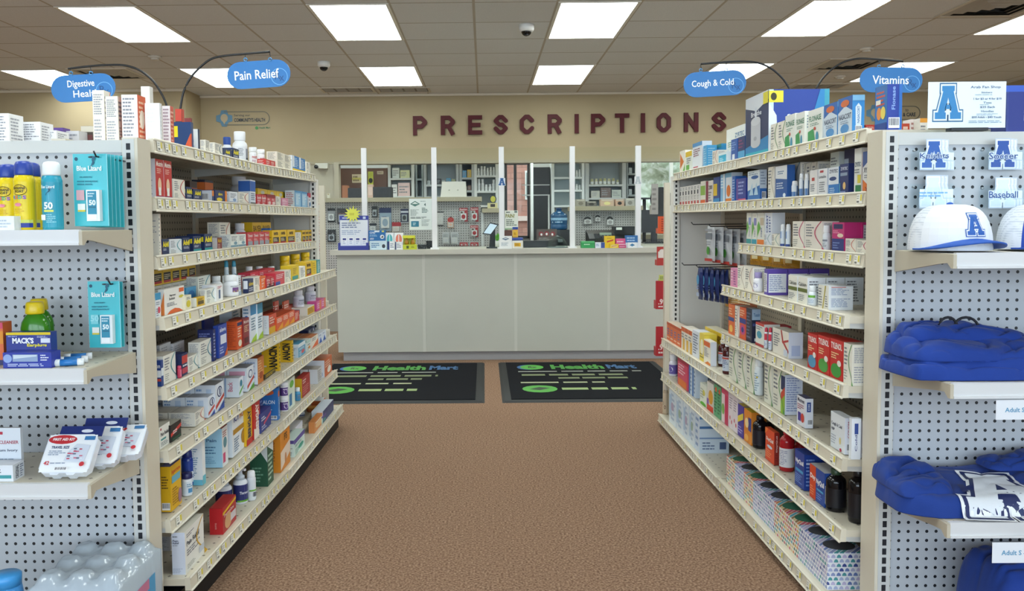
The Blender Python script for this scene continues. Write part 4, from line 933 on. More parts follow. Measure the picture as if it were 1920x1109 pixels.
C(L, 4, 455, 471, 482, 572, ('e9eff4', [('r', 0, .72, 1, 1, '3f8fc4'), ('l', .1, .3, .9, .66, 5, '5c7f9c'), ('p', [(0, 0), (1, 0), (1, .2), (.3, .1)], 'a9c83a')], [('c', .5, .62, .3, .10, '2d6fb8'), ('l', .15, .75, .85, .92, 2, '5f8fb0')], '2d6f9c'), 'tall white carton with blue emblem side')
C(L, 4, 481, 484, 494, 570, ('e9eff4', [('r', 0, .72, 1, 1, '3f8fb4'), ('l', .1, .3, .9, .66, 5, '5c7f9c'), ('p', [(0, 0), (1, 0), (1, .2), (.3, .1)], 'a9c83a')], [], None), 'tall white carton with green leaf foot')
C(L, 4, None, 436, 452, 578, ('dfe8f2', [('c', .5, .45, .25, .14, '2d6fb8'), ('l', .15, .6, .85, .9, 3, '5f8fb0')], [], None), 'white carton with blue emblem in back row', d=.05, back=.10)
C(L, 4, 493, 505, 519, 592, ('cf4a28', [('r', .0, .0, 1, .35, 'd8a824'), ('l', .1, .5, .9, .9, 3, 'f4dccc')], [('l', .3, .3, .7, .8, 4, 'd5d8de')], None, 'eceff2'), 'orange gold carton with white side')
C(L, 4, None, 519, 553, 596, ('dd5a2a', [('l', .1, .55, .9, .9, 3, 'f7e2d2'), ('p', [(0, 0), (1, 0), (1, .5)], 'e9a232')], [], 'c8502a'), 'low orange carton', n=3, d=.06)
C(L, 4, None, 553, 562, 586, ('c8392c', [('l', .1, .2, .9, .9, 5, 'f0d2c8')], [], None), 'narrow red carton', d=.06)
C(L, 4, None, 516, 524, 566, BR('c8503a', 'off', 'f3e6da'), 'small red header card', d=.01, back=.07, name='card', cat='card')
C(L, 4, None, 533, 543, 566, BR('d5603a', 'off', 'f3e6da'), 'small orange header card', d=.01, back=.07, name='card', cat='card')
C(L, 4, None, 504, 552, 590, PL('bb3f2a', 'd98a70'), 'red carton row behind the orange ones', d=.05, n=3, back=.075)
cb = C(L, 4, 549, 577, 590, 577, ('e9e6da', [('r', 0, .1, 1, .9, 'd9a82c'), ('l', .1, .2, .9, .8, 4, '7a5a20')], [('r', .35, .2, .65, .75, '3a4a78')], 'efece2'), 'white carton with blue window and gold front', d=.11)
hb = max(v.co.z for v in cb[0].data.vertices)+.0012
B(L, 4, 549, 571, 540, 'pill', 'e2e3ee', 'e9eaf2', 'cfd0e0', 'pale lilac pill bottle on the white carton', x=-.905, zo=hb, ht=.085)
B(L, 4, 571, 593, 538, 'pill', 'dfe1ec', 'e9eaf2', 'cfd0e0', 'pale lilac pill bottle further along', x=-.905, zo=hb, ht=.085)
C(L, 4, None, 594, 611, 566, ('d9559a', [('l', .15, .2, .85, .8, 3, 'f4d8e6'), ('r', .6, 0, 1, 1, 'e07a5a')], [], None), 'pink and orange carton', n=2, d=.05)
C(L, 4, None, 612, 617, 566, PL('e9e0cf', 'a0988a'), 'narrow cream carton at the far end', d=.05)
# ---- left 6
C(L, 5, None, 298, 320, 803, ('efeee6', [('r', .08, .82, .2, .92, 'b04a52'), ('t', 'Pain Relief', .1, .55, .9, .72, DK), ('r', .1, .36, .6, .44, '3f8f92'), ('l', .1, .1, .8, .3, 3, GR)], [], 'b9b5a8'), 'cream text-front carton at the near end', d=.09)
C(L, 5, None, 321, 341, 798, ('1f1c1e', [('p', [(0, .3), (1, .62), (1, .82), (0, .5)], 'd03a30'), ('t', 'Rub', .2, .4, .8, .64, 'f2e6e4'), ('r', .1, .06, .9, .18, '2f5a40')], [], 'a8a498'), 'black carton with red slash', d=.08)
C(L, 5, 338, 366, 384, 774, SW('d9786a', 'eae6da'), 'wide cream carton with soft red ribbon', deep=2, d=.085)
MED = ('e4ebf4', [('c', .5, .68, .3, .2, '27386e'), ('c', .5, .68, .23, .15, 'e4ebf4'), ('tv', 'I', .45, .56, .58, .8, '27386e'), ('p', [(0, .1), (1, .42), (1, .56), (0, .24)], 'c84a40'), ('p', [(.2, 0), (1, 0), (1, .3)], '2f4fa0')], [('l', .06, .1, .5, .9, 5, '7f9fc8'), ('r', .55, .2, .8, .85, 'c3d4ea')], 'a9adb4')
C(L, 5, 367, 391, 406, 745, MED, 'bluish white carton with round navy emblem', d=.075, deep=2)
C(L, 5, 385, 405, 421, 722, MED, 'second bluish white emblem carton row', d=.07, deep=3)
C(L, 5, 429, 449, 457, 709, ('e4ebf4', [('c', .5, .68, .3, .18, '2f7f9a'), ('p', [(0, .1), (1, .42), (1, .56), (0, .24)], '5fa84a')], [('tv', 'Back', .3, .3, .6, .8, 'c87a90'), ('r', .1, 0, .2, 1, '9db7dd')], 'c3c7cc'), 'bluish white carton with green swoosh', d=.06, deep=2)
C(L, 5, 444, 464, 477, 690, ('e4ebf4', [('c', .5, .68, .3, .18, '27386e'), ('c', .5, .68, .23, .13, 'e4ebf4'), ('p', [(0, .1), (1, .42), (1, .56), (0, .24)], 'c84a40'), ('p', [(.2, 0), (1, 0), (1, .25)], '5fa83a')], [('r', .1, .68, .9, .86, 'd9a0b4'), ('l', .1, .1, .9, .6, 5, 'b9c8de')], 'a9adb4'), 'white emblem carton with green foot', d=.075, deep=3)
C(L, 5, 447, 484, 496, 672, ('cf7a2c', [('l', .1, .2, .9, .9, 7, 'e8c08a'), ('c', .5, .3, .3, .14, 'a84a20')], [('l', .55, .1, .95, .9, 6, 'a9b9d4')], 'c76a42', 'dfe6f0'), 'white sided orange carton', d=.11)
ANA = ('e3b51a', [('l', .1, .1, .9, .9, 6, '6a541a')], [('tv', 'ANACIN', .42, .08, .9, .88, '1c1712', .05), ('r', .05, .82, .3, .95, 'b3302a'), ('r', .08, .05, .28, .2, 'f0e6d0')], None)
C(L, 5, 504, 524, 527, 643, ANA, 'yellow carton with tall black lettering', d=.075)
C(L, 5, 525, 548, 551, 639, ANA, 'yellow carton with tall black lettering, far one', d=.075)
C(L, 5, None, 497, 517, 701, ('3a3018', [('l', .1, .2, .9, .8, 2, 'd9b51c')], [], 'c9a51e'), 'yellow carton lying flat', d=.075, ht=.022)
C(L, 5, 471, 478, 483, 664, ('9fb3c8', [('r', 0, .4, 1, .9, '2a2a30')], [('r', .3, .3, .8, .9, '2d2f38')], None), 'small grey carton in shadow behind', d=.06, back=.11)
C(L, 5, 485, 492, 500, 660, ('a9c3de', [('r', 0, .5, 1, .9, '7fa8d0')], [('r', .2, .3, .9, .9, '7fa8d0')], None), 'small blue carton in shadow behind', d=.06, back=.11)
C(L, 5, 550, 560, 573, 646, MX('4f9fc4', 'dfe9ee', 'd05a62', 'e6eef4', 'c9dbe8'), 'light blue and white carton', d=.08, deep=2)
C(L, 5, 573, 576, 583, 639, MX('e6ece8', 'b8d0c8', 'd98a3a'), 'pale green white carton', d=.07)
C(L, 5, None, 584, 597, 634, ('e9e2d6', [('p', [(0, 0), (1, 0), (1, .6)], 'dd6a3a'), ('l', .1, .6, .9, .9, 2, GR)], [], 'd8895a'), 'cream carton with orange corner', d=.07, deep=2)
C(L, 5, None, 578, 602, 620, ('232f66', [('r', .4, .1, .6, .9, 'e6e9f2')], [], None), 'navy topped carton in back row', n=2, d=.05, back=.09)
C(L, 5, None, 598, 612, 627, ('dfe6f2', [('p', [(.1, 0), (.9, 0), (.5, .6)], '2f5fb8'), ('l', .1, .7, .9, .9, 2, '5f7fb0')], [], None), 'white carton with blue peak', n=2, d=.06)
C(L, 5, None, 613, 619, 621, PL('e2ddd0', '9a958a'), 'narrow cream carton at far end', d=.05)
# ---- left 7
C(L, 6, 302, 322, 342, 874, ('e6b41a', [('t', 'Aspercreme', .08, .78, .92, .9, 'c8402a'), ('r', .1, .6, .9, .76, '6fb0c4'), ('l', .12, .1, .8, .5, 7, 'a5781c'), ('c', .82, .22, .17, .17, 'a57a8c')], [('l', .1, .5, .8, .8, 5, '6b4f1c'), ('b', .08, .04, .9, .2)], '5a5f98'), 'large yellow carton with barcode foot', cat='box')
B(L, 6, 341, 366, 840, 'can', '243a92', '1d2c78', '2a479e', 'dark blue bottle with white label', x=-.962, ops=[('r', 0, .1, 1, .55, 'e6eef6'), ('t', 'ICY HOT', .08, .22, .75, .48, '1d3a8c', .04), ('c', .85, .36, .12, .1, 'd8503a')])
B(L, 6, 341, 362, 886, 'jar', 'e9eef4', '23285e', 'dfe9f2', 'white jar with dark navy lid', x=-.934, name='jar', cat='jar', ops=[('r', .3, .1, .7, .45, '4f8fc0'), ('l', .2, .55, .8, .85, 2, '5f8fb0')])
B(L, 6, 357, 369, 893, 'tube', '3fa6c4', 'dfeef4', '3fa6c4', 'small turquoise tube beside the jar', x=-.955, name='tube', cat='tube')
C(L, 6, 359, 381, 387, 823, ('eef2f4', [('r', 0, 0, 1, .2, '6fc0d0')], [('l', .1, .2, .9, .95, 16, '7f9fc0'), ('r', 0, 0, 1, .12, '6fc0d8')], 'd0d5d8'), 'tall white carton with pale blue foot', d=.075)
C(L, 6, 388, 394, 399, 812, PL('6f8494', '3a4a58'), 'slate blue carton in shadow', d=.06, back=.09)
C(L, 6, 393, 418, 429, 803, ('e6e9ea', [('c', .5, .6, .3, .14, '5f8f9a'), ('r', .1, .1, .5, .35, 'd04a7a'), ('l', .1, .75, .9, .92, 3, 'b05a4a')], [('l', .2, .34, .8, .56, 3, '4f7fa8'), ('t', 'Pain', .25, .66, .75, .74, '3f6f9c'), ('l', .2, .1, .7, .3, 4, '7fb0d0')], 'b05a50', 'a5d3ec'), 'pale blue carton with pink and grey front', d=.075)
C(L, 6, 428, 437, 464, 775, ('e8edf2', [('t', 'ICY', .1, .78, .5, .92, '1d3a8c', .04), ('t', 'HOT', .5, .78, .9, .92, 'e08a2a', .04), ('r', .05, .5, .95, .62, 'b8892a'), ('c', .78, .3, .2, .18, 'b8892a'), ('l', .1, .08, .55, .42, 6, '5f7fa0')], [], 'd9b84a'), 'white carton with gold band and gold disc')
C(L, 6, 458, 463, 474, 765, ('e3b51a', [('tv', 'BENGAY', .25, .18, .8, .9, '2a3350', .05), ('r', 0, 0, 1, .16, 'c8322c')], [('tv', 'ULTRA', .3, .1, .7, .9, '27386e', .04)], None), 'narrow yellow carton with upright lettering', d=.045)
C(L, 6, 473, 477, 489, 755, ('c92f2a', [('tv', 'BENGAY', .3, .2, .8, .92, 'f4ece4', .05), ('p', [(0, 0), (1, .0), (1, .15), (0, .3)], 'efe3d8')], [], '8f2422'), 'narrow red carton with upright lettering', d=.045)
C(L, 6, None, 489, 509, 777, ('2c3a86', [('t', 'PAIN', .1, .55, .6, .8, 'dfe4f4'), ('p', [(.3, .3), (1, .6), (1, .75), (.3, .45)], 'c0486a'), ('l', .1, .1, .6, .35, 2, 'c9d0ec')], [], '3a3f88'), 'small navy and purple carton', d=.07)
C(L, 6, 482, 488, 494, 738, ('233a8a', [('l', .1, .1, .9, .9, 6, '8fa5dc')], [('l', .1, .1, .9, .9, 6, '8fa5dc')], None), 'tall navy carton in back row', d=.05, back=.06)
C(L, 6, 499, 522, 526, 727, ('2f74bc', [('c', .5, .8, .35, .1, 'd8602a'), ('tv', 'Salonpas', .3, .1, .7, .7, 'e6f0fa')], [('c', .45, .86, .36, .09, 'd8602a'), ('t', 'SALON', .15, .5, .85, .62, 'dfeaf6'), ('l', .15, .3, .8, .46, 3, 'a9cdec'), ('b', .5, .03, .95, .14)], None), 'large blue carton with orange oval', d=.085)
B(L, 6, 525, 541, 716, 'jar', 'f0f0f4', 'f4f5f8', '5a3f86', 'white jar with purple label, stacked', st=2, name='jar', cat='jar', ops=[('c', .4, .5, .25, .3, 'd6c3e6'), ('l', .1, .7, .9, .9, 1, 'f0e9f6')])
C(L, 6, None, 542, 554, 713, ('dfe9dc', [('c', .5, .8, .32, .12, '6ab04a'), ('r', .1, .1, .5, .5, '3f7fb0')], [], None), 'white carton with green disc', d=.05)
B(L, 6, 552, 564, 726, 'pill', '4f9fcc', 'eef2f5', '3f8fc4', 'small blue bottle with white cap', back=-.004)
C(L, 6, 553, 567, 582, 710, ('a82c2c', [('t', 'Heat', .1, .65, .7, .9, 'f0d8d0'), ('l', .1, .1, .9, .55, 4, 'd8908a')], [('r', .2, .1, .8, .5, 'c88a1c')], None, 'e0b01e'), 'dark red carton with yellow side')
C(L, 6, 563, 596, 604, 693, ('cfcfcf', [('l', .1, .1, .9, .9, 6, '8f8f92')], [('r', .45, 0, .5, 1, '6f747c')], 'b3b1ac', 'e2e5ec'), 'pale grey carton pair seen from its end', d=.09)
C(L, 6, 581, 609, 624, 676, ('c8602a', [('l', .1, .5, .9, .9, 3, 'f0d0b8'), ('c', .6, .3, .25, .2, 'f0e6da')], [('r', .3, .1, .9, .3, 'b9c3dc')], 'c86a3a', 'e6e9f2'), 'orange carton with white side', d=.10)
# ---- left 8, the base
C(L, 7, 306, 321, 325, 1006, SW('d9a82c', 'e9e9ee'), 'slim white carton at the near end', d=.05, x=-.99)
C(L, 7, 323, 349, 384, 997, ('efeee8', [('l', .08, .82, .5, .92, 2, GR), ('t', 'Pain Relief', .08, .62, .75, .74, '3f4450', .02), ('l', .08, .38, .8, .56, 3, GR), ('s', 'd9aa2a', .05), ('r', .72, .14, .98, .3, 'c9d0da'), ('l', .08, .08, .5, .2, 3, 'a5a59f')], [('t', 'Pain', .08, .78, .5, .83, '39415a'), ('t', 'Relief', .08, .73, .56, .775, '39415a'), ('l', .08, .68, .7, .71, 1, GR), ('l', .08, .88, .6, .93, 1, GR), ('l', .06, .04, .8, .16, 4, 'b0b8cc')], 'c5c2b6', 'd9e0f0'), 'large white carton with gold curve')
C(L, 7, 393, 419, 444, 953, ('b9262c', [('p', [(.0, .72), (1, .84), (1, .94), (.0, .82)], 'e8c02a'), ('t', 'ThermaCare', .06, .60, .8, .72, 'f4ded8', .02), ('c', .38, .35, .26, .3, 'd9a878'), ('r', .55, .2, .95, .5, 'd8d2d4')], [('tv', 'HEAT', .4, .2, .55, .45, 'e9a8a0')], 'b02a2c', 'c41f26'), 'large red carton with yellow band')
for a, c, yt in ((404, 437, 886), (437, 466, 873)):
    B(L, 7, a, c, yt, 'pump', 'e9ecf2', 'clear', '2a3170', 'white foam pump bottle with navy label', back=.06 if a < 420 else .02, ops=[('t', 'Theraworx', .15, .45, .85, .62, 'e6eaf6'), ('r', 0, 0, 1, .1, '6fb03a')])
B(L, 7, 463, 481, 880, 'can', 'e6eaee', 'f2f4f5', 'dfe5ea', 'white spray can with white cap', name='spray_can', cat='can', ops=[('b', .3, .05, .8, .4), ('r', 0, .42, 1, .5, '6fb03a')])
B(L, 7, 478, 488, 885, 'can', '2a3a7c', '2a3a7c', '26346e', 'navy spray can beside the white one', name='spray_can', cat='can', back=.05)
B(L, 7, 470, 488, 856, 'can', '2f7a56', 'eef1ee', '2f7a56', 'green bottle with white cap', n=1, back=.11, ops=[('tv', 'Biofreeze', .3, .1, .6, .9, 'd9ece0')])
B(L, 7, 484, 503, 852, 'pump', '2f7a56', 'eef1ee', '2f7a56', 'green spray bottle with white trigger cap', back=.03, ops=[('tv', 'Biofreeze', .3, .1, .6, .9, 'd9ece0')])
C(L, 7, 482, 503, 514, 826, ('24563f', [('l', .1, .1, .9, .8, 6, 'b9d8c4'), ('p', [(0, 1), (1, 1), (1, .75)], 'cfd6d4')], [('p', [(.4, 1), (1, 1), (1, .6)], 'c9d0d0'), ('l', .1, .1, .9, .5, 5, '6fa088')], 'c9cfcc'), 'dark green carton with grey corner', d=.07)
C(L, 7, 515, 527, 545, 812, ('dd8a24', [('t', 'FS', .3, .72, .8, .9, '4a3014', .03), ('p', [(0, .05), (1, .3), (1, .62), (.0, .5)], 'ecd8c4'), ('c', .5, .25, .1, .14, 'c88a5a')], [('tv', 'FUTURO', .3, .3, .6, .8, '8a4a14')], 'e39a34'), 'orange carton beside the dark green one', d=.06)
C(L, 7, 545, 551, 568, 806, MX('e6e8ee', 'dfe4f2', '3f4f9c', '5f5f92', None), 'white and violet carton', d=.07, back=.056)
C(L, 7, None, 552, 572, 826, MX('d8ece6', '5a4f9c', '3f9f8a', '5a8f86'), 'teal and violet carton', d=.05)
B(L, 7, 535, 552, 782, 'pump', 'e2e8f2', 'clear', '2a3570', 'white spray bottle with navy label', back=.13)
B(L, 7, 553, 572, 767, 'pump', 'e2e8f2', 'clear', 'cfd9e6', 'taller white spray bottle', back=.13, ops=[('r', .1, .1, .9, .4, '35407c')])
B(L, 7, 574, 600, 778, 'jar', 'd98a3a', 'e9a54a', 'c87040', 'orange lidded tub', name='jar', cat='jar', back=.075, ops=[('l', .1, .3, .9, .7, 2, '7a3f1c')])
C(L, 7, None, 590, 608, 792, ('d98a4a', [('c', .5, .5, .4, .3, 'e9c08a'), ('l', .1, .7, .9, .9, 1, 'f4e6d8')], [], None), 'orange pouch', d=.03)
C(L, 7, 596, 604, 612, 782, MX('cfe6e0', '6a4f9c', '5fb0a0', '4f8f86'), 'mint carton with violet top', d=.05)
C(L, 7, None, 604, 628, 752, ('c86a38', [('c', .5, .5, .4, .35, 'efe2d8'), ('l', .1, .05, .9, .2, 1, 'f4e6d8')], [], 'dfe6ea'), 'orange and white pouch at the far end', d=.06, back=.068)
C(L, 7, 571, 606, 626, 772, ('2c3a6e', [], [], 'dbe6f2', 'e6ecf4'), 'flat white and navy pouch at the far end', d=.06, back=.0)
# ---- right 1 (columns: side-outer, near corner, far edge)
C(R, 0, None, 1284, 1274, 281, ('efeadd', [('p', [(.1, .2), (.8, .5), (.1, .9)], 'd9772a'), ('p', [(.5, 0), (1, 0), (1, .4)], '6ab04a')], [], None), 'cream carton with orange arrow', d=.05)
C(R, 0, None, 1297, 1285, 282, ('e9eee6', [('r', 0, .75, 1, 1, 'e3c02a'), ('r', .1, 0, .6, .35, '6ab04a'), ('l', .2, .4, .9, .7, 3, GR)], [], None), 'white carton with yellow top and green foot', d=.05)
C(R, 0, None, 1316, 1298, 264, ('e6ecf2', [('r', 0, .86, 1, 1, '4f8fc4'), ('l', .1, .5, .9, .8, 4, '8a4a5a'), ('r', .1, .1, .6, .14, 'c04a5a')], [], None), 'tall white carton with blue top', d=.05)
C(R, 0, None, 1325, 1318, 272, PL('4fa9dc', 'a9d6ee'), 'narrow sky blue carton', d=.05)
C(R, 0, None, 1352, 1326, 269, ('2f8fc4', [('r', 0, .85, 1, 1, '2f8a8a'), ('c', .35, .35, .3, .25, 'e3eef0'), ('l', .4, .1, .9, .6, 4, 'a9d0e4')], [], None), 'teal blue carton', d=.045, back=.055)
C(R, 0, None, 1345, 1335, 281, SW('c05a6a'), 'low cream carton with pink ribbon', d=.045)
C(R, 0, None, 1362, 1346, 284, ('e3eef0', [('r', .08, .0, .95, .8, '36b3d8'), ('l', .2, .2, .8, .6, 3, 'c9ecf4')], [], None), 'low bright cyan carton', d=.045)
C(R, 0, None, 1395, 1361, 232, ('eceee8', [('t', 'ZYRTEC', .5, .72, .98, .84, '2f6f9c'), ('l', .1, .5, .9, .66, 3, '6f9c8a'), ('p', [(.0, 0), (.4, 0), (.1, .5)], 'd4dde0')], [], None), 'large white carton with teal lettering', d=.05, back=.07)
C(R, 0, None, 1382, 1370, 259, ('2f5fb0', [('r', .2, .1, .6, .35, 'e6ecf4'), ('l', .1, .5, .9, .9, 4, '8fb0e4')], [], None), 'blue carton with white patch', d=.05)
C(R, 0, None, 1396, 1383, 254, ('26386e', [('r', 0, .1, 1, .4, '4fa0d0'), ('l', .1, .5, .9, .9, 3, '8f4a7a')], [], None), 'dark blue carton', d=.05)
C(R, 0, 1549, 1440, 1397, 168, ('1b2c5c', [('r', 0, 0, 1, .09, '35b0c4'), ('p', [(0, .09), (1, .09), (1, .3), (0, .18)], '2f86c0'), ('p', [(0, 1), (1, 1), (1, .86), (.5, .74), (0, .84)], 'dfe3e8'), ('r', .26, .22, .68, .58, 'c9ccd2'), ('c', .47, .22, .21, .07, 'c9ccd2'), ('c', .47, .58, .21, .07, 'd6d9de'), ('c', .46, .30, .07, .035, 'a9adb6'), ('r', .44, .6, .52, .8, 'd6dde6'), ('t', 'Breathe', .22, .66, .78, .74, 'eef2f8'), ('r', .8, .8, 1, .98, 'e9dc3a')], [('r', 0, 0, .08, 1, 'cfe3ee'), ('p', [(0, .02), (.1, .08), (.15, .3), (.13, .6), (0, .8)], 'e6eef2'), ('r', 0, .8, .24, .98, 'e9dc3a'), ('c', .08, .89, .05, .06, '3a3a20'), ('tv', 'Free', .28, .4, .36, .62, 'e6f0fa'), ('p', [(.55, 0), (1, 0), (1, 1), (.85, 1)], '2f86c4'), ('r', .92, 0, 1, 1, '3f9fb8'), ('c', .77, .58, .06, .05, 'e6eef2')], '16244c', '22419c'), 'big navy appliance carton picturing a white handset', d=.23)
C(R, 0, None, 1473, 1444, 225, SW('4f8a3f'), 'cream carton with green looped ribbon', n=2, d=.05)
FL = ('eef0e8', [('t', 'FLONASE', .08, .66, .92, .82, '2f7a5a', .02), ('l', .15, .52, .8, .62, 2, '7f9c8a'), ('p', [(0, 0), (.55, 0), (.4, .45), (0, .38)], '3f9a58'), ('c', .66, .18, .1, .16, '3f8fb0'), ('c', .5, .44, .08, .05, 'c8503a')], [('l', .15, .5, .85, .9, 5, '8f9fae'), ('b', .2, .1, .7, .3)], None)
C(R, 0, None, 1490, 1471, 212, FL, 'white and green spray carton', d=.05)
C(R, 0, 1516, 1508, 1491, 208, FL, 'taller white and green spray carton', d=.05)
C(R, 0, None, 1541, 1514, 200, FL, 'white and green carton nearest the blue pair', d=.05)
NS = ('2a66b4', [('p', [(0, .0), (1, .0), (1, .62), (.5, .78), (0, .62)], 'cfdde9'), ('t', 'NASACORT', .06, .44, .94, .58, '26385c', .02), ('c', .5, .84, .3, .09, 'd8703a'), ('c', .5, .2, .3, .12, '4f8fc8'), ('l', .2, .32, .8, .42, 2, '7f94ae'), ('r', 0, 0, 1, .1, '1f4a94')], [('p', [(.3, .1), (.7, .1), (.75, .7), (.5, .8), (.25, .7)], 'dce9f2'), ('tv', 'NASACORT', .4, .3, .6, .72, '2f6fa8'), ('b', .25, .06, .8, .24), ('r', 0, .86, 1, 1, '7fb8dc')], '7f9fc0', '3f8fd0')
C(R, 0, None, 1569, 1543, 190, NS, 'blue allergy spray carton, further one', d=.055)
C(R, 0, 1621, 1597, 1570, 178, NS, 'blue allergy spray carton with pale side, nearer one')
C(R, 0, None, 1622, 1610, 234, BR('c8402c', 'DA', 'f4dccc'), 'low red carton behind the blue pair', n=2, d=.04, x=1.14)
C(R, 0, 1691, 1662, 1639, 158, ('2f6fb4', [('l', .12, .55, .85, .9, 4, 'd8603a'), ('c', .35, .4, .2, .14, 'e08a3a'), ('c', .7, .4, .2, .14, 'e9d05a'), ('r', 0, 0, 1, .18, '1f3f8a'), ('r', .1, .6, .5, .7, 'f0e9d8')], [('r', 0, 0, 1, 1, '233f9c'), ('tv', 'Flonase', .3, .45, .55, .95, '8fb0e8'), ('r', .8, 0, 1, 1, '2f6fc0'), ('b', .1, .05, .85, .28)], 'dfe4ea', '2a4aa4'), 'tall blue carton on the end nearest the shop sign', x=1.125)
# ---- right 2
C(R, 1, None, 1312, 1274, 345, ('e6e4e0', [('r', .1, .55, .5, .75, '3f4046'), ('l', .15, .8, .85, .95, 2, GR), ('r', .1, .06, .7, .22, 'c0504a'), ('l', .1, .28, .9, .5, 3, 'a9a5a0')], [], None), 'slim white carton with red foot', n=7, d=.05)
C(R, 1, None, 1322, 1313, 339, ('e9e6d8', [('r', 0, .4, 1, .8, '8fb84a'), ('r', 0, 0, 1, .2, 'd8602a')], [], None), 'green and white carton with orange foot', d=.05)
C(R, 1, None, 1336, 1323, 338, ('e6dfd8', [('r', 0, 0, .35, 1, '8a2a42'), ('t', '200', .4, .62, .95, .8, '2c2c36'), ('l', .4, .1, .9, .55, 4, GR)], [], None), 'white carton with maroon edge', d=.05)
C(R, 1, None, 1349, 1337, 331, ('26428c', [('r', 0, .3, .6, .75, 'e3c02a'), ('r', 0, 0, 1, .2, '3f8fc8')], [], None), 'navy carton with yellow patch', d=.05)
C(R, 1, None, 1359, 1350, 326, ('7fb8e0', [('l', .1, .5, .9, .9, 4, 'e6f0f8'), ('r', .6, 0, 1, 1, 'dfe9f2')], [], None), 'light blue carton', d=.05)
C(R, 1, None, 1371, 1360, 323, ('dfe6ee', [('c', .5, .4, .35, .2, 'e07a2a'), ('r', 0, 0, 1, .15, 'd8802a'), ('r', 0, .85, 1, 1, '7fb8d8')], [], None), 'white carton with orange disc', d=.05)
C(R, 1, None, 1378, 1372, 330, PL('2f66b8', 'b9cfee'), 'narrow royal blue carton', d=.05)
C(R, 1, None, 1398, 1380, 333, ('2f3f98', [('l', .1, .3, .9, .9, 4, 'a9b3e4'), ('r', 0, 0, 1, .14, 'd05a7a'), ('r', 0, 0, .2, 1, '6a4f9c')], [], None), 'blue and violet carton with pink foot', d=.055)
C(R, 1, 1438, 1424, 1401, 318, ('2a72bc', [('p', [(0, .35), (1, .5), (1, 1), (0, 1)], 'dfe8ee'), ('c', .6, .78, .3, .06, '2f5fa0'), ('l', .1, .85, .9, .97, 2, '7f94ae'), ('p', [(.15, .2), (.4, .6), (.5, .2)], 'b9d6ea'), ('p', [(.55, .2), (.75, .6), (.9, .2)], 'b9d6ea')], [('r', 0, 0, 1, .4, '2a66b4'), ('b', .3, .05, .9, .3), ('l', .1, .5, .9, .95, 5, '8f9fb8')], None, 'cfdbe8'), 'blue and white eye drop carton')
C(R, 1, None, 1451, 1439, 312, SW('b8b2a4'), 'cream carton beside the eye drop carton', d=.05)
C(R, 1, None, 1475, 1453, 309, ('2a5ca4', [('p', [(0, .64), (1, .58), (1, 1), (0, 1)], 'e6eaee'), ('t', 'Sinus', .2, .74, .9, .86, '3f6f9c'), ('l', .1, .3, .8, .52, 3, 'cfdcec'), ('c', .8, .12, .12, .06, 'e6eef6')], [], None), 'royal blue pouch with white top', d=.03)
C(R, 1, None, 1500, 1477, 304, SW('5f94b8'), 'cream carton with blue ribbon', d=.05, back=.05)
C(R, 1, None, 1532, 1501, 303, SW('a8a098'), 'cream carton in the shaded back row', n=3, d=.05, back=.06)
for a, c, yt in ((1484, 1496, 338), (1498, 1507, 324), (1508, 1517, 324)):
    B(R, 1, a, c, yt, 'can', 'e9eef2', 'f2f4f6', '3f74b4', 'white nasal spray bottle with blue label', ops=[('r', 0, .5, 1, 1, 'e6ecf2')], name='spray_bottle')
C(R, 1, None, 1531, 1517, 318, ('eceae8', [('r', 0, 0, 1, .08, 'c8302f'), ('r', .3, .6, .7, .72, 'c0504a'), ('l', .15, .2, .85, .5, 4, GR)], [], None), 'white carton with thin red foot', d=.05)
C(R, 1, None, 1550, 1533, 315, ('eef0f2', [('r', 0, 0, 1, .08, 'c8302f'), ('r', .2, .86, .6, .94, 'c04a50'), ('t', 'Loratadine', .1, .66, .9, .76, '5a5d68'), ('l', .15, .15, .85, .55, 5, GR)], [], None), 'larger white carton with thin red foot', d=.05)
C(R, 1, None, 1572, 1552, 312, ('2a7ac4', [('p', [(0, .4), (1, .4), (1, 1), (0, 1)], 'e3e9f0'), ('t', 'ZYRTEC', .1, .8, .9, .92, '26385c'), ('c', .45, .6, .35, .07, '27427c'), ('l', .15, .1, .8, .3, 3, 'c9dff2')], [], None), 'blue and white allergy carton', d=.045)
C(R, 1, None, 1572, 1555, 284, ('dfe6e0', [('r', .2, .3, .8, .6, '8fb83a'), ('r', 0, 0, 1, .3, '2f7ab0'), ('l', .1, .7, .9, .9, 3, GR)], [], None), 'tall pale carton in the back row', d=.045, back=.055)
C(R, 1, 1599, 1590, 1573, 306, ('1f2f6a', [('t', 'ZYRTEC', .1, .8, .9, .9, 'dfe6f4'), ('c', .55, .3, .16, .12, 'e9c07a'), ('r', .1, .62, .9, .72, '8fa0b8'), ('l', .1, .06, .8, .16, 1, '8fa0d4'), ('r', 0, 0, .12, .4, '4f9fc0')], [], None), 'navy carton with orange drop', d=.05)
C(R, 1, None, 1603, 1581, 277, ('2a2d5c', [('r', 0, .55, .4, .8, 'b9c6d8'), ('l', .1, .1, .9, .5, 3, '7f86b0')], [], None), 'tall dark indigo carton in the back row', d=.05, back=.06)
C(R, 1, None, 1614, 1600, 274, ('e6e8e2', [('t', 'ZYRTEC', .1, .6, .9, .7, '2f4a6a'), ('r', .2, 0, 1, .2, '2f7a4a'), ('r', .5, .24, .95, .42, 'd9c83a'), ('l', .1, .45, .8, .56, 2, GR)], [], None), 'white carton with dark green foot', d=.05)
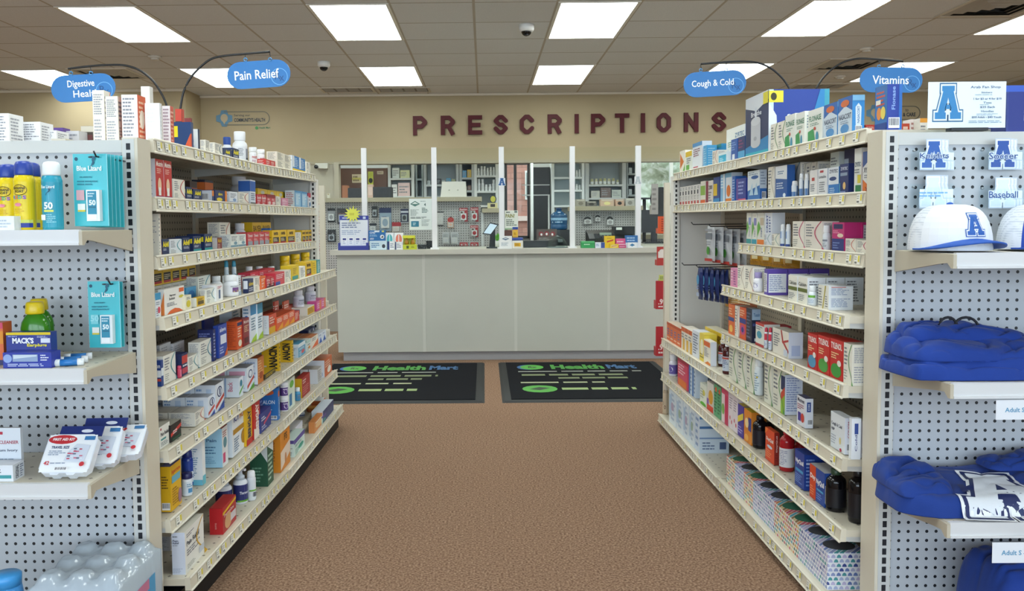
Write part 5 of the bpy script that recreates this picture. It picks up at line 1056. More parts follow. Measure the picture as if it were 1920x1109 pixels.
C(R, 1, None, 1634, 1616, 282, ('d8702a', [('p', [(0, .35), (.6, .2), (1, .35), (1, 1), (0, 1)], 'e6e6e4'), ('p', [(0, .62), (1, .85), (1, 1), (0, 1)], '3f5a94'), ('t', 'XYZAL', .12, .5, .98, .62, '2c2c38'), ('l', .2, .36, .9, .46, 2, GR), ('t', 'X', .3, .04, .7, .16, '8a2a1c')], [], None), 'orange and white carton at the near end', d=.05)
# ---- right 3 (short shelf, near section only)
GT = lambda a, c: ('e6e6dc', [('p', [(.0, .25), (.5, .55), (.2, .75), (0, .6)], '6ab04a'), ('r', 0, .0, 1, .18, a), ('r', .45, .62, .95, .85, c), ('tv', 'Gas', .55, .25, .8, .55, '4f5f9c')], [], None)
C(R, 2, None, 1408, 1399, 399, GT('3f9a9a', '8f9fd0'), 'tall white carton with green leaf and teal foot', d=.05)
C(R, 2, None, 1418, 1409, 400, GT('3f9ab0', '8f8fc8'), 'tall white carton with violet block', d=.05)
C(R, 2, None, 1432, 1419, 399, GT('e07a2a', 'c9b9a0'), 'tall white carton with orange foot', d=.05)
C(R, 2, None, 1447, 1433, 399, ('e3e8f0', [('tv', 'CREST', .2, .4, .45, .95, '35509c'), ('tv', 'Tabs', .6, .4, .85, .9, '35509c')], [], None), 'tall white carton with upright blue lettering', d=.05)
C(R, 2, None, 1460, 1431, 439, SW('5f9a9a'), 'low cream carton with teal ribbon', n=2, d=.04)
C(R, 2, None, 1462, 1448, 426, ('d8dade', [('l', .1, .1, .9, .9, 4, '6a6d84')], [], None), 'small grey carton behind the low cream pair', d=.04, back=.055)
B(R, 2, 1463, 1483, 419, 'can', 'eef2f6', 'f4f6f8', 'e0e9f2', 'slim white tube with blue stripe', n=2, name='tube', cat='tube', ops=[('r', .1, .5, .5, .95, '7f9fd0'), ('r', 0, 0, 1, .15, '35509c')])
C(R, 2, None, 1507, 1485, 415, SW('d9608a'), 'large cream carton with pink ribbon', d=.055)
C(R, 2, None, 1541, 1508, 415, SW('d05a78', 'e9e2d8'), 'larger cream carton with crossing pink ribbon', d=.055)
B(R, 2, 1542, 1558, 422, 'pill', 'e9eef2', 'f2f5f7', 'e3e9ec', 'white pill bottle with square cap')
C(R, 2, None, 1582, 1559, 417, ('c8327a', [('r', .12, .78, .88, .94, '2f2a5c'), ('r', 0, 0, 1, .45, '26367c'), ('c', .7, .56, .25, .07, 'ecd6c0'), ('l', .1, .62, .8, .74, 2, 'f2a9c4'), ('l', .1, .1, .7, .35, 3, '7f94c8')], [], None), 'magenta and navy carton', d=.055)
C(R, 2, None, 1616, 1583, 417, ('cc2f7a', [('r', .3, .45, .65, .85, '5a6fb0'), ('r', .36, .5, .58, .8, 'a9b9dc')], [], None), 'magenta carton in the back row', n=2, d=.05, back=.05)
C(R, 2, None, 1604, 1584, 448, SW('d0604a'), 'low cream carton with curved ribbon', d=.045)
C(R, 2, None, 1629, 1605, 451, SW('c0506a'), 'low cream carton at the near end', d=.045)
C(R, 2, None, 1630, 1617, 422, PL('9aa0a8', '5a6068'), 'grey carton in the near back corner', d=.05, back=.05)
# ---- right 4
C(R, 3, None, 1381, 1369, 504, ('d98ab0', [('tv', 'CARE', .5, .1, .9, .9, '8a3f8a'), ('l', .1, .3, .5, .9, 4, 'f2d8e4')], [], None), 'pink carton at the far end', d=.05)
C(R, 3, None, 1395, 1382, 500, SW('b8a89c'), 'cream carton with tan ribbon', d=.05)
C(R, 3, None, 1411, 1396, 502, SW('c0948c'), 'cream carton with rose ribbon', d=.05)
B(R, 3, 1412, 1431, 510, 'pill', 'eae9ee', '9a8fc0', 'e9e8f0', 'white bottle with lilac cap', ops=[('c', .5, .5, .25, .25, 'a9a0cc'), ('l', .1, .7, .9, .9, 2, GR)])
PUW = ('5f4aa8', [('r', 0, .12, 1, .84, 'dfdde6'), ('l', .1, .2, .9, .8, 8, GR)], [('r', .06, .1, .94, .82, 'e9ecf4'), ('l', .1, .15, .9, .78, 9, '8f9cc4')], '7a68bc')
C(R, 3, 1466, 1438, 1432, 505, PUW, 'white carton with violet top and foot', deep=3, d=.075)
OLV = ('e9e7dc', [('r', 0, .44, 1, .58, '5f6a2c'), ('t', 'Calcium', .1, .66, .9, .8, '5a5d58'), ('l', .1, .1, .8, .36, 4, GR)], [('l', .1, .1, .9, .9, 8, GR)], 'd0d4d2', 'e6eaee')
C(R, 3, None, 1494, 1477, 518, OLV, 'cream carton with olive band, further one', d=.055, deep=2)
C(R, 3, 1534, 1513, 1495, 521, OLV, 'cream carton with olive band, nearer one', d=.06, deep=3)
B(R, 3, 1515, 1532, 535, 'pill', 'e6ecf2', 'eef2f4', 'e3eaf0', 'white bottle with green band', ops=[('r', 0, .72, 1, 1, '6fae3a'), ('l', .1, .1, .9, .6, 4, '9fb0c8')], back=-.004)
C(R, 3, 1584, 1553, 1533, 537, ('e9e7dc', [('p', [(.4, 0), (.5, 0), (.75, 1), (.65, 1)], 'b9a94a'), ('l', .05, .1, .4, .9, 7, GR), ('l', .7, .1, .95, .6, 5, GR)], [('l', .1, .62, .9, .92, 5, '9aa8c8'), ('l', .1, .12, .9, .5, 6, '9aa8c8'), ('r', .1, .94, .7, .97, 'c0605a')], 'd4d8dc', 'e9eef4'), 'cream carton with gold stripe and white side', d=.075)
# ---- right 5
C(R, 4, None, 1376, 1365, 573, ('e0692a', [('r', 0, .45, 1, .58, '3f4a8a'), ('c', .5, .2, .3, .12, 'f0c060'), ('l', .15, .65, .85, .9, 3, 'f4d0a8')], [], None), 'tall orange carton with violet band', d=.055)
C(R, 4, None, 1385, 1377, 575, SW('c0607a'), 'tall cream carton with pink ribbon', d=.055)
C(R, 4, None, 1398, 1386, 579, ('dd5a2a', [('r', 0, .5, 1, .66, '35408c'), ('c', .5, .3, .4, .16, 'c84a8a'), ('c', .5, .3, .2, .09, '35408c'), ('l', .1, .72, .9, .94, 3, 'f4d0a8')], [], None), 'tall orange carton with purple disc', d=.055)
C(R, 4, 1426, 1409, 1398, 580, ('20263c', [('l', .1, .1, .9, .9, 8, '6f7894')], [('r', 0, .68, 1, 1, '9fb9d0'), ('t', 'Tussin', .2, .76, .9, .9, '2f5f94'), ('r', .1, .5, .9, .58, '45508c'), ('r', .3, .05, .6, .14, 'd8dce6')], 'b9c4ce', '1c2140'), 'black carton with pale blue top')
C(R, 4, None, 1432, 1416, 609, ('e6e6de', [('r', 0, .9, 1, 1, 'c8403a'), ('c', .45, .5, .3, .16, '4fa0b8'), ('r', 0, 0, 1, .12, 'c04a4a'), ('l', .1, .7, .9, .88, 2, GR)], [], 'c8504a'), 'white carton with red edges and teal disc', d=.06)
for a, c in ((1433, 1440), (1440.5, 1448)): B(R, 4, a, c, 613, 'can', 'e6e9ee', 'd0354a', 'dfe4ec', 'small white spray bottle with red top', name='spray_bottle', ops=[('r', 0, .55, 1, 1, 'd0354a'), ('l', .1, .1, .9, .45, 3, '7f8cb8')])
C(R, 4, None, 1461, 1448, 612, PL('cf3a4a', 'f0c0c4'), 'red carton laid in the back row', d=.045, back=.06, n=2)
C(R, 4, 1487, 1478, 1448, 624, ('ece6da', [('p', [(.5, 1), (.58, 1), (.68, .62), (.61, .56)], 'b9403c'), ('p', [(.61, .56), (.68, .62), (1, .3), (1, .18)], 'b9403c'), ('p', [(.64, .5), (1, .64), (1, .72), (.6, .58)], 'b9403c'), ('l', .08, .3, .5, .85, 6, GR), ('r', .72, .06, .95, .3, 'cfd6e4')], [('r', .2, .1, .8, .5, 'b9c6e6')], 'c9c4b8', 'dfe5f4'), 'cream carton with crossing red ribbons', d=.05)
C(R, 4, None, 1531, 1513, 629, TYL('4f94bc'), 'red liquid medicine carton with blue panel', d=.06)
C(R, 4, None, 1554, 1532, 634, TYL('4fa046'), 'red liquid medicine carton with green panel', d=.06)
C(R, 4, None, 1579, 1555, 641, TYL('3f9a3f'), 'red liquid medicine carton nearest with green panel', d=.06)
C(R, 4, 1624, 1600, 1580, 648, SW('4f9a4a', 'ece9dc'), 'cream carton with green scalloped ribbon', d=.055, deep=1)
# ---- right 6
C(R, 5, None, 1276, 1250, 617, ('d96a34', [('l', .15, .3, .85, .7, 3, '4f6fb0'), ('r', 0, .85, 1, 1, 'c0502a'), ('l', .1, .1, .9, .25, 1, 'f4d8c0')], [], 'dcc8b4'), 'orange carton with blue print', n=4, d=.06)
C(R, 5, None, 1297, 1277, 622, ('e6ded0', [('r', 0, .8, 1, 1, 'd0602f'), ('r', .5, 0, 1, .5, 'e0b03a'), ('l', .1, .5, .8, .75, 2, GR)], [], None), 'white orange and yellow carton', n=3, d=.06)
C(R, 5, None, 1310, 1298, 624, ('e0e4ec', [('l', .1, .1, .9, .9, 8, '5f6a84')], [], None), 'tall white carton with grey waves', d=.06)
C(R, 5, None, 1320, 1311, 628, ('e6cf4a', [('c', .5, .5, .35, .3, 'f0ead0'), ('l', .1, .1, .9, .3, 2, '8a7a2c')], [], None), 'yellow and white carton', d=.06)
C(R, 5, None, 1358, 1321, 629, ('e3c02a', [('r', 0, 0, 1, .6, 'ece8d8'), ('t', 'MUCINEX', .1, .7, .9, .88, '8a6a1c')], [], 'd9d2b8'), 'yellow topped carton in the back row', n=2, d=.06, back=.075)
C(R, 5, 1344, 1332, 1319, 642, ('ede8da', [('r', 0, .74, .9, .95, 'dd6a34'), ('p', [(.15, 0), (1, 0), (1, .1), (.6, .14)], 'e0802f'), ('l', .1, .3, .8, .68, 6, GR)], [], None, 'e3e8f2'), 'cream carton with orange label and white side')
for a, c, yt in ((1339, 1357, 635), (1346, 1364, 638), (1354, 1374, 642)):
    B(R, 5, a, c, yt, 'syrup', '4a1a1c', 'eef0f2', 'c9d0dc', 'brown syrup bottle with white cap', back={1339: .07, 1346: .035, 1354: 0}[a], ops=[('l', .1, .2, .9, .8, 5, '5f6f94'), ('r', .1, .82, .9, .95, 'b84a3a')])
for a, c, yt in ((1381, 1366, 652), (1397, 1383, 655), (1413, 1399, 664), (1446, 1432, 678), (1468, 1448, 688)):
    C(R, 5, None, a, c, yt, SW('5f9e5a', 'e6e5d6'), 'cream carton with green ribbons', d=.05)
B(R, 5, 1414, 1432, 672, 'can', 'e6ecee', 'eef2f2', 'dfe8ea', 'pale bottle between green ribbon cartons', ops=[('l', .2, .1, .8, .9, 8, '8fa8b8'), ('c', .6, .7, .1, .04, 'd9c03a')])
C(R, 5, 1505, 1471, 1463, 703, ('dfe4d8', [('r', 0, .6, 1, .95, '23305c'), ('r', 0, 0, 1, .5, '8fb83a'), ('p', [(0, .3), (1, .5), (1, .7), (0, .5)], 'c84a3a')], [('l', .08, .08, .92, .94, 15, '8f9fcc')], 'a9b84a', 'dbe2f2'), 'tall bluish white carton with navy and green front')
C(R, 5, 1525, 1509, 1493, 748, ('e3e3ea', [('t', 'Mucinex', .1, .8, .9, .94, '3a3a50'), ('r', .15, .15, .5, .45, '3f2f8a'), ('c', .7, .3, .2, .16, 'c83f34'), ('l', .1, .55, .9, .75, 3, 'a0506a')], [('r', .2, .55, .7, .88, '2f4a94'), ('tv', 'DM', .35, .6, .55, .82, 'dfe6f4'), ('b', .3, .08, .9, .3)], '4a4a68', 'e9edf6'), 'white carton with purple and red pictures')
CC = ('e6ebf0', [('t', 'Cough & Cold', .06, .62, .8, .74, '5a5f70'), ('t', 'HBP', .06, .5, .3, .58, '5a5f70'), ('l', .06, .12, .55, .4, 4, 'b0b6c4'), ('c', .7, .3, .06, .1, 'e0d08a'), ('c', .75, .06, .07, .05, 'c8405a')], [('tv', 'COUGH', .3, .45, .5, .9, 'c05a6a'), ('b', .2, .06, .8, .3)], 'cfd4da', 'e9edf6')
C(R, 5, 1598, 1583, 1556, 784, CC, 'white cough and cold carton leaning in the near row', d=.028)
C(R, 5, 1611, 1598, 1590, 786, ('e6ebf2', [], [('r', .3, .62, .7, .88, '2f4a94'), ('tv', 'Cold', .35, .2, .6, .6, '6a6f9c')], 'cfd4da'), 'white carton with navy label, second in the near row', d=.028, x=1.033)
C(R, 5, 1624, 1611, 1603, 790, ('e9e6ee', [], [('tv', 'COUGH', .3, .4, .5, .9, 'c890a4'), ('b', .2, .06, .8, .3)], 'd4d4da'), 'white pinkish carton, third in the near row', d=.028, x=1.063)
# ---- right 7
B(R, 6, 1254, 1271, 664, 'pill', 'e6e6f0', 'eceef4', '6a5aa8', 'white bottle with violet label', ops=[('c', .5, .5, .3, .3, 'dfe3f4')])
C(R, 6, None, 1289, 1270, 679, ('d8486a', [('r', 0, .82, 1, 1, 'b8304a'), ('l', .1, .4, .9, .78, 4, 'f2d0d8'), ('r', .1, 0, .9, .25, 'e07a3a')], [], 'c9b4bc'), 'pinkish red carton', d=.06)
C(R, 6, None, 1304, 1291, 690, ('cfdcea', [('r', 0, 0, .4, 1, '3f74b8'), ('l', .5, .1, .9, .9, 6, '6f84a8')], [], None), 'blue and white carton with blue edge', n=2, d=.06)
C(R, 6, None, 1331, 1303, 694, ('2a2f70', [('r', 0, .5, 1, .9, 'cfd4e6'), ('c', .5, .3, .3, .12, 'b83a8a')], [], 'd9dde6'), 'indigo carton with white top in the back row', n=2, d=.06, back=.07)
B(R, 6, 1303, 1312, 714, 'syrup', '7a1f2c', '8f2a34', 'a8303c', 'dark red syrup bottle', ops=[('l', .1, .2, .9, .8, 4, 'f0c9c4')])
C(R, 6, None, 1324, 1312, 725, ('e6e9dc', [('c', .5, .05, .45, .1, '6ab83a'), ('c', .6, .6, .2, .14, 'd9cf5a'), ('l', .1, .3, .6, .8, 4, 'a9b0a8')], [], None), 'white pouch with green foot', d=.04)
C(R, 6, None, 1337, 1325, 722, ('d9d4cc', [('c', .6, .5, .35, .25, 'e0a02a'), ('r', 0, 0, 1, .2, 'd8482f'), ('r', 0, .2, .3, .4, '8a5ab0')], [], None), 'multicoloured carton with orange sun', d=.05)
C(R, 6, None, 1351, 1338, 728, ('5fa878', [('l', .1, .1, .9, .9, 8, '2f6a48'), ('c', .6, .85, .25, .08, 'd8502f')], [], 'b0c4b0'), 'green carton', n=2, d=.06)
C(R, 6, None, 1365, 1352, 735, ('e3d0d4', [('r', .5, 0, 1, .85, 'c8305a'), ('r', 0, .85, 1, 1, 'd0486a'), ('c', .25, .4, .2, .16, '7fb05a')], [], 'b8486a'), 'pink red carton with white stripe', n=1, d=.06)
C(R, 6, None, 1382, 1366, 746, ('e6dce0', [('l', .1, .55, .9, .9, 5, '9c8f9c'), ('c', .3, .3, .1, .06, 'c8304a'), ('c', .7, .2, .1, .06, 'c8304a')], [], 'c9c0c4'), 'white and pink dotted carton', n=2, d=.06)
C(R, 6, None, 1393, 1382.5, 763, ('4a3a9c', [('p', [(0, .4), (1, .6), (1, .8), (0, .6)], 'e3cf4a'), ('l', .1, .1, .9, .35, 3, 'b9b0e4')], [], 'd9c02a'), 'purple carton with yellow slash', d=.06)
C(R, 6, None, 1408, 1394, 774, ('e08a2a', [('r', .6, .4, 1, .8, '35408c'), ('c', .4, .6, .25, .15, 'f4d8a0'), ('c', .4, .15, .3, .1, 'f0b050')], [], 'd9c02a'), 'orange carton with purple corner', d=.06)
SYB = [('r', .0, .05, .22, 1, 'e6e8dc'), ('l', .02, .1, .2, .9, 8, '8f9a5a')]
B(R, 6, 1410, 1440, 779, 'syrup', '0c0b12', '12111a', '131220', 'large black syrup bottle mid shelf', ops=SYB)
B(R, 6, 1432, 1452, 792, 'syrup', '0c0b12', '12111a', '131220', 'large black syrup bottle set behind', ops=[], back=.09)
C(R, 6, 1461, 1451, 1434, 812, ('dd4a24', [('t', 'DayQuil', .1, .6, .9, .74, 'f4e6e0', .04), ('c', .5, .46, .3, .05, 'cfd8e6'), ('l', .1, .1, .7, .36, 4, 'f0a070'), ('p', [(0, .8), (.3, .95), (.3, 1), (0, 1)], 'f0803a')], [('tv', 'DayQuil', .35, .4, .65, .9, 'f2dcd4'), ('l', .2, .1, .8, .35, 3, '7a1c14')], 'c8502f', '8f2418'), 'orange red daytime medicine carton')
B(R, 6, 1460, 1490, 804, 'syrup', 'a81c24', 'c03038', 'd9d8dc', 'red syrup bottle with pale label', ops=[('l', .15, .1, .95, .9, 9, '8f94ac'), ('p', [(0, .2), (.2, .4), (.05, .7)], 'd9a02a')])
B(R, 6, 1488, 1512, 822, 'syrup', 'a81c24', 'c03038', 'b82a30', 'red syrup bottle set behind', ops=[], back=.085)
NQ = ('1f3f94', [('t', 'NyQuil', .08, .62, .92, .78, 'f0f2f8', .04), ('r', .1, .42, .9, .5, '4fa0d0'), ('l', .1, .1, .8, .36, 5, '7fa0dc')], [('l', .1, .1, .9, .9, 8, '7f9cd8'), ('r', .1, .72, .9, .78, 'c9d6f0')], '2a4aa0')
C(R, 6, 1520, 1507, 1489, 853, NQ, 'royal blue nighttime medicine carton', d=.06, deep=2)
C(R, 6, None, 1545, 1517, 888, ('1f4a9c', [('r', 0, 0, .42, 1, 'd8481f'), ('t', 'Day', .04, .55, .4, .74, 'f4ece8', .04), ('t', 'NyQuil', .45, .5, .98, .7, 'f0f2f8', .04), ('r', .5, .36, .95, .42, '4fa0d0'), ('l', .5, .1, .9, .3, 3, '7fa0dc'), ('l', .06, .1, .36, .4, 4, 'f0a070')], [], 'b9bcc0'), 'two-tone orange and blue medicine carton', d=.05)
B(R, 6, 1546, 1587, 878, 'syrup', '0a0a10', '2f4a34', '101018', 'large black syrup bottle with pale side label', ops=SYB)
B(R, 6, 1588, 1628, 878, 'syrup', '0a0a10', '16161c', '101018', 'large black syrup bottle at the near end', x=1.085, ops=[('r', .05, .05, .16, .9, 'a9b8bc')])
# ---- right base: patterned packs and tissue cubes
def tissue_mat(name, cols, base):
    mm, nt, b = nodes(name); o, s = coords(nt)
    u = MT(nt, 'ADD', s['X'], s['Y']); v = s['Z']; cw, chh = .0165, .0135
    row = MT(nt, 'FLOOR', MT(nt, 'DIVIDE', v, chh)); off = MT(nt, 'MULTIPLY', MT(nt, 'FRACT', MT(nt, 'MULTIPLY', row, .5)), cw)
    uu = MT(nt, 'ADD', u, off); fu = MT(nt, 'SUBTRACT', MT(nt, 'FRACT', MT(nt, 'DIVIDE', uu, cw)), .5); fv = MT(nt, 'FRACT', MT(nt, 'DIVIDE', v, chh))
    dv = MT(nt, 'MULTIPLY', MT(nt, 'SUBTRACT', fv, .1), .55)
    d = MT(nt, 'SQRT', MT(nt, 'ADD', MT(nt, 'MULTIPLY', fu, fu), MT(nt, 'MULTIPLY', dv, dv)))
    k = MT(nt, 'MULTIPLY', MT(nt, 'LESS_THAN', d, .40), MT(nt, 'GREATER_THAN', fv, .1))
    wn = nt.nodes.new('ShaderNodeTexWhiteNoise'); wn.noise_dimensions = '2D'; cv = nt.nodes.new('ShaderNodeCombineXYZ')
    nt.links.new(MT(nt, 'FLOOR', MT(nt, 'DIVIDE', uu, cw)), cv.inputs[0]); nt.links.new(row, cv.inputs[1]); nt.links.new(cv.outputs[0], wn.inputs[0])
    rp = nt.nodes.new('ShaderNodeValToRGB'); rp.color_ramp.interpolation = 'CONSTANT'; e = rp.color_ramp.elements
    while len(e) < len(cols): e.new(.5)
    for i, c in enumerate(cols): e[i].position = i/len(cols); e[i].color = lin(c)
    nt.links.new(wn.outputs[0], rp.inputs[0]); nt.links.new(MIX(nt, k, base, rp.outputs[0]), b.inputs['Base Color']); b.inputs['Roughness'].default_value = .4
    return mm
TG = tissue_mat('tissue_grey', ['b3b6d8', '3f4f94', '8f9cc8', '4f9aa0', 'c3b9dc', '6a7fb8', 'a9b4d8'], 'e9ebf2')
TM = tissue_mat('tissue_multi', ['d8a83a', '4f9a8a', '3f6f6a', 'c8506a', 'e0c890', '4fa8c0', '9a7a4a', 'd88a5a'], 'ece8de')
y_near, y_far = place(R, 7, 1551, 1.0)[0], place(R, 7, 1362, 1.0)[0]
tw = (y_far-y_near)/9
for i in range(9):
    multi = i in (2, 3, 6, 8)
    g = MB(); hb = .112; wd = tw-.002
    g.box(-wd/2, wd/2, -wd/2, wd/2, 0, hb, TM if multi else TG)
    y = y_near+tw*(i+.5); z, xx = zat(R, 7, y)
    o = empty('tissue_box', None, 'tissue box', (1.0+wd/2, y, z+.0004), -math.pi/2)
    obj('carton', g, o)
    lid = MB(); lid.prism([(.038*math.cos(a*math.pi/12), .046*math.sin(a*math.pi/12)) for a in range(24)], (0, 0, hb), (1, 0, 0), (0, 1, 0), (0, 0, .0012), mat('2f6a55' if multi else '3a3c42', .6))
    obj('opening_tab', lid, o)
    REC.append((o, 'tissue cube with '+('multicoloured scales, green' if multi else 'lilac scales, grey')+' oval', (1, 7)))
C(R, 7, 1340, 1311, 1303, 776, ('d5e2f0', [('l', .1, .1, .9, .9, 5, '7f9cc8')], [('r', 0, .62, 1, .68, '3f6fa8'), ('r', 0, .36, 1, .4, '7f9cc8'), ('l', .1, .08, .6, .3, 3, '6f84a8'), ('r', .68, .1, .9, .28, '4a5f8a'), ('r', 0, .86, 1, .92, '5f94c8')], 'bfcad6', 'd3e3f2'), 'pale blue banded paper carton', d=.14)
for i, (a, c) in enumerate(((1302, 1292), (1291, 1281), (1280, 1268), (1267, 1254))):
    C(R, 7, None, a, c, (766, 753, 743, 730)[i], ('dbe6f0', [('r', 0, .2, .4, .8, 'b3cbe2'), ('l', .3, .1, .9, .9, 6, 'a9bcd4'), ('c', .5, .5, .2, .12, ('9fb8a8', 'b9a9c4')[i % 2])], [], 'c9d4de'), 'pale blue wrapped paper pack', d=.11, name='paper_pack', cat='pack')
B(R, 7, 1243, 1253, 719, 'can', 'b9a58c', 'cfc6b8', 'c8b49a', 'tan patterned roll at the far corner', name='paper_roll', cat='roll', ops=[('c', .3, .5, .2, .1, '7a5f4a'), ('c', .7, .3, .2, .1, '8f7460')])
# ---- bags hung on hooks from the back panel of the cough and cold run
def bag(px, yt, yb, wpx, X, colr, ops, desc, hook=True, yaw=0, tilt=.0, cat='bag'):
    y = atX(px, yt, X).y; top = atX(px, yt, X).z; bot = atX(px, yb, X).z; w_ = wpx
    o = empty('hanging_bag', None, cat, (X, y, top), -math.pi/2+yaw)
    h_ = top-bot; g = MB(); n = 7; vs = []; fs = []
    for j in range(n):
        f = j/(n-1); th = .013*math.sin(math.pi*min(1, f*1.15+.02))*(1 if f > .12 else .3)+.0012; zz = -h_*f
        for x, s_ in ((-w_/2, 0), (-w_*.25, 1), (w_*.25, 1), (w_/2, 0)): vs.append((x, -th*s_-.0005, zz))
        for x, s_ in ((w_/2, 0), (w_*.25, 1), (-w_*.25, 1), (-w_/2, 0)): vs.append((x, th*s_+.0005, zz))
    for j in range(n-1):
        for i in range(8): k = (i+1) % 8; fs.append((j*8+i, j*8+k, (j+1)*8+k, (j+1)*8+i))
    fs.append(tuple(range(8))); fs.append(tuple((n-1)*8+i for i in range(8))[::-1])
    g.poly(vs, fs, mat(colr, .3), False); obj('pouch', g, o)
    p = MB(); p.art(ops, (-w_/2, -.0145, -h_), (w_, 0, 0), (0, 0, h_), (0, -1, 0)); obj('printed_front', p, o)
    if tilt: o.rotation_euler = (0, tilt, -math.pi/2+yaw)
    REC.append((o, desc, (1, 'hook'))); return o
SIL = [('c', .42, .3, .2, .12, '4f9a3f'), ('r', .1, .62, .9, .8, '7a7f86'), ('r', 0, 0, 1, .08, 'b83a34'), ('l', .2, .45, .8, .58, 2, '8f949c'), ('r', .05, .86, .95, .92, '9a9ea6')]
for i, px in enumerate((1334, 1349, 1365, 1379, 1391)):
    bag(px, 424+i*2, 490+i*3, .076, 1.12+.034*i, 'c9ccd0', SIL, 'silver bag with green leaf hung on upper hooks', yaw=.22+.03*i)
for i, px in enumerate((1314, 1324, 1334, 1344, 1353, 1361)):
    bag(px, 500+i, 562+i*1.5, .06, 1.09+.02*i, '1f2f66', [('c', .5, .6, .3, .15, '4f94c0'), ('r', .2, .1, .8, .22, 'a9b4cc'), ('l', .2, .3, .8, .45, 2, '7f94c8')], 'navy bag hung on lower hooks', yaw=.1)
for i, px in enumerate((1420, 1441, 1462, 1484)):
    bag(px, 474+i*3, 497+i*2.5, .10, 1.27, 'c08a1c', [('r', .3, .5, .7, .9, 'e6d8a8'), ('l', .1, .1, .9, .4, 3, '8a5f14')], 'golden bag hung below the short third shelf', yaw=.35)
for i, px in enumerate((1369, 1382, 1396, 1410)):
    bag(px, 553+i*2, 576+i*3, .075, 1.24, ('cf9a4a', 'd8a85a', 'b06a34', '8a4a24')[i], [('l', .1, .3, .9, .8, 3, 'f0dcb8')], ('amber', 'honey coloured', 'copper brown', 'dark brown')[i]+' bag hung below the short fourth shelf', yaw=.35)
for q, (pa, pb, X, yy) in enumerate(((1318, 1400, 1.12, 421), (1300, 1366, 1.09, 497))):
    for i in range(3):
        px = pa+(pb-pa)*i/2.4; p = atX(px, yy+i*4, X); g = MB()
        g.tube([(1.324, p.y, p.z), (X-.05, p.y, p.z), (X-.06, p.y, p.z+.012)], .0028, mat('2a2a2c', .35), 6)
        o = obj('display_hook', g); tag(o, None, 'hook'); REC.append((o, 'black wire display hook in the '+('upper' if q == 0 else 'lower')+' row of bags', (1, 'hook')))
# ------------------------------------------------------------------ goods on the endcaps (they face the viewer)
def box_at(px0, px1, yt, z0, Y, d, A, desc, label=None, name='carton', cat='box', rz=0, yb=None):
    a, c = atY(px0, yt, Y), atY(px1, yt, Y)
    if yb is not None: z0 = atY(px0, yb, Y).z
    o = obj(name, carton_mesh(c.x-a.x-.001, d-.001, max(.012, a.z-z0), A, 1, name), None, ((a.x+c.x)/2, Y+d/2, z0+.0004), rz)
    tag(o, desc, cat); return o
def can_at(px0, px1, yt, z0, Y, kind, cols, ops, label, name, cat, rz=0, st=1):
    a, c = atY(px0, yt, Y), atY(px1, yt, Y); r = (c.x-a.x)/2; h = a.z-z0
    o = empty(name, label, cat, ((a.x+c.x)/2, Y+r, z0+.0004), rz)
    for nm, mb in container(kind, r, h, *cols, ops): obj(nm, mb, o)
    return o
BBO = [('r', 0, 0, 1, .10, '2a3f9c'), ('r', 0, .1, 1, .17, 'cfd86a'), ('c', .5, .82, .3, .12, '3a3320'), ('c', .5, .82, .28, .105, 'e8c93a'), ('t', 'BANANA', .26, .83, .74, .89, '3a2f1c', .03), ('t', 'BOAT', .32, .76, .68, .82, '3a2f1c', .03),
       ('t', 'K', .24, .62, .36, .70, '3f6fd0', .04), ('t', 'I', .39, .62, .43, .70, 'd04a8a', .04), ('t', 'D', .47, .62, .6, .70, '4fb0a0', .04), ('t', 'S', .63, .62, .76, .70, '8a5ac0', .04), ('c', .45, .5, .13, .04, 'e08a9a'), ('l', .25, .3, .7, .42, 3, 'd0a81c')]
for i, (a, c, y, tx_) in enumerate(((15, 52, 2.03, 'in front'), (45, 66, 2.10, 'behind its twin, to the right'), (8, 28, 2.12, 'behind its twin, to the left'))):
    w2 = .025; 
    o = can_at(a, a+37 if i == 0 else a+37, 299+i*3, LZ[0], y, 'can', ('e9cf1c', '27429c', 'e8d020'), BBO, 'yellow sunscreen spray bottle with blue cap '+tx_, 'spray_bottle', 'bottle')
    o['group'] = 'yellow sunscreen bottles'
    if i == 1: o.location.x = atY(47, 300, y).x
    if i == 2: o.location.x = atY(24, 300, y).x-.028
LIZ = [(.30, .2), (.38, .42), (.55, .5), (.66, .66), (.6, .82), (.72, .9)]
def lizard(col, u0, v0, u1, v1):
    o = []
    P = [(u0+(u1-u0)*a, v0+(v1-v0)*c) for a, c in LIZ]
    for i, (p, q) in enumerate(zip(P, P[1:])):
        t = (.012, .02, .035, .03, .035)[i]; o.append(('p', [(p[0]-t, p[1]), (p[0]+t, p[1]), (q[0]+t, q[1]), (q[0]-t, q[1])], col))
    o.append(('c', P[-1][0], P[-1][1], .05, .03, col)); return o
can_at(68, 104.5, 300, LZ[0], 2.03, 'can', ('2f9fb8', 'eef3f4', '2c9ab4'), lizard('1f4f6a', .3, .66, .75, .9)+[('t', 'Blue Lizard', .22, .86, .78, .93, 'eaf6f8', .02), ('t', '50', .36, .40, .7, .56, 'eef6f6', .04), ('r', .36, .34, .72, .385, 'd9e06a'), ('r', .16, .16, .42, .28, 'eef2f4'), ('l', .45, .1, .8, .3, 5, '8fd0dc')], 'turquoise sunscreen spray can with white cap', 'spray_can', 'can')
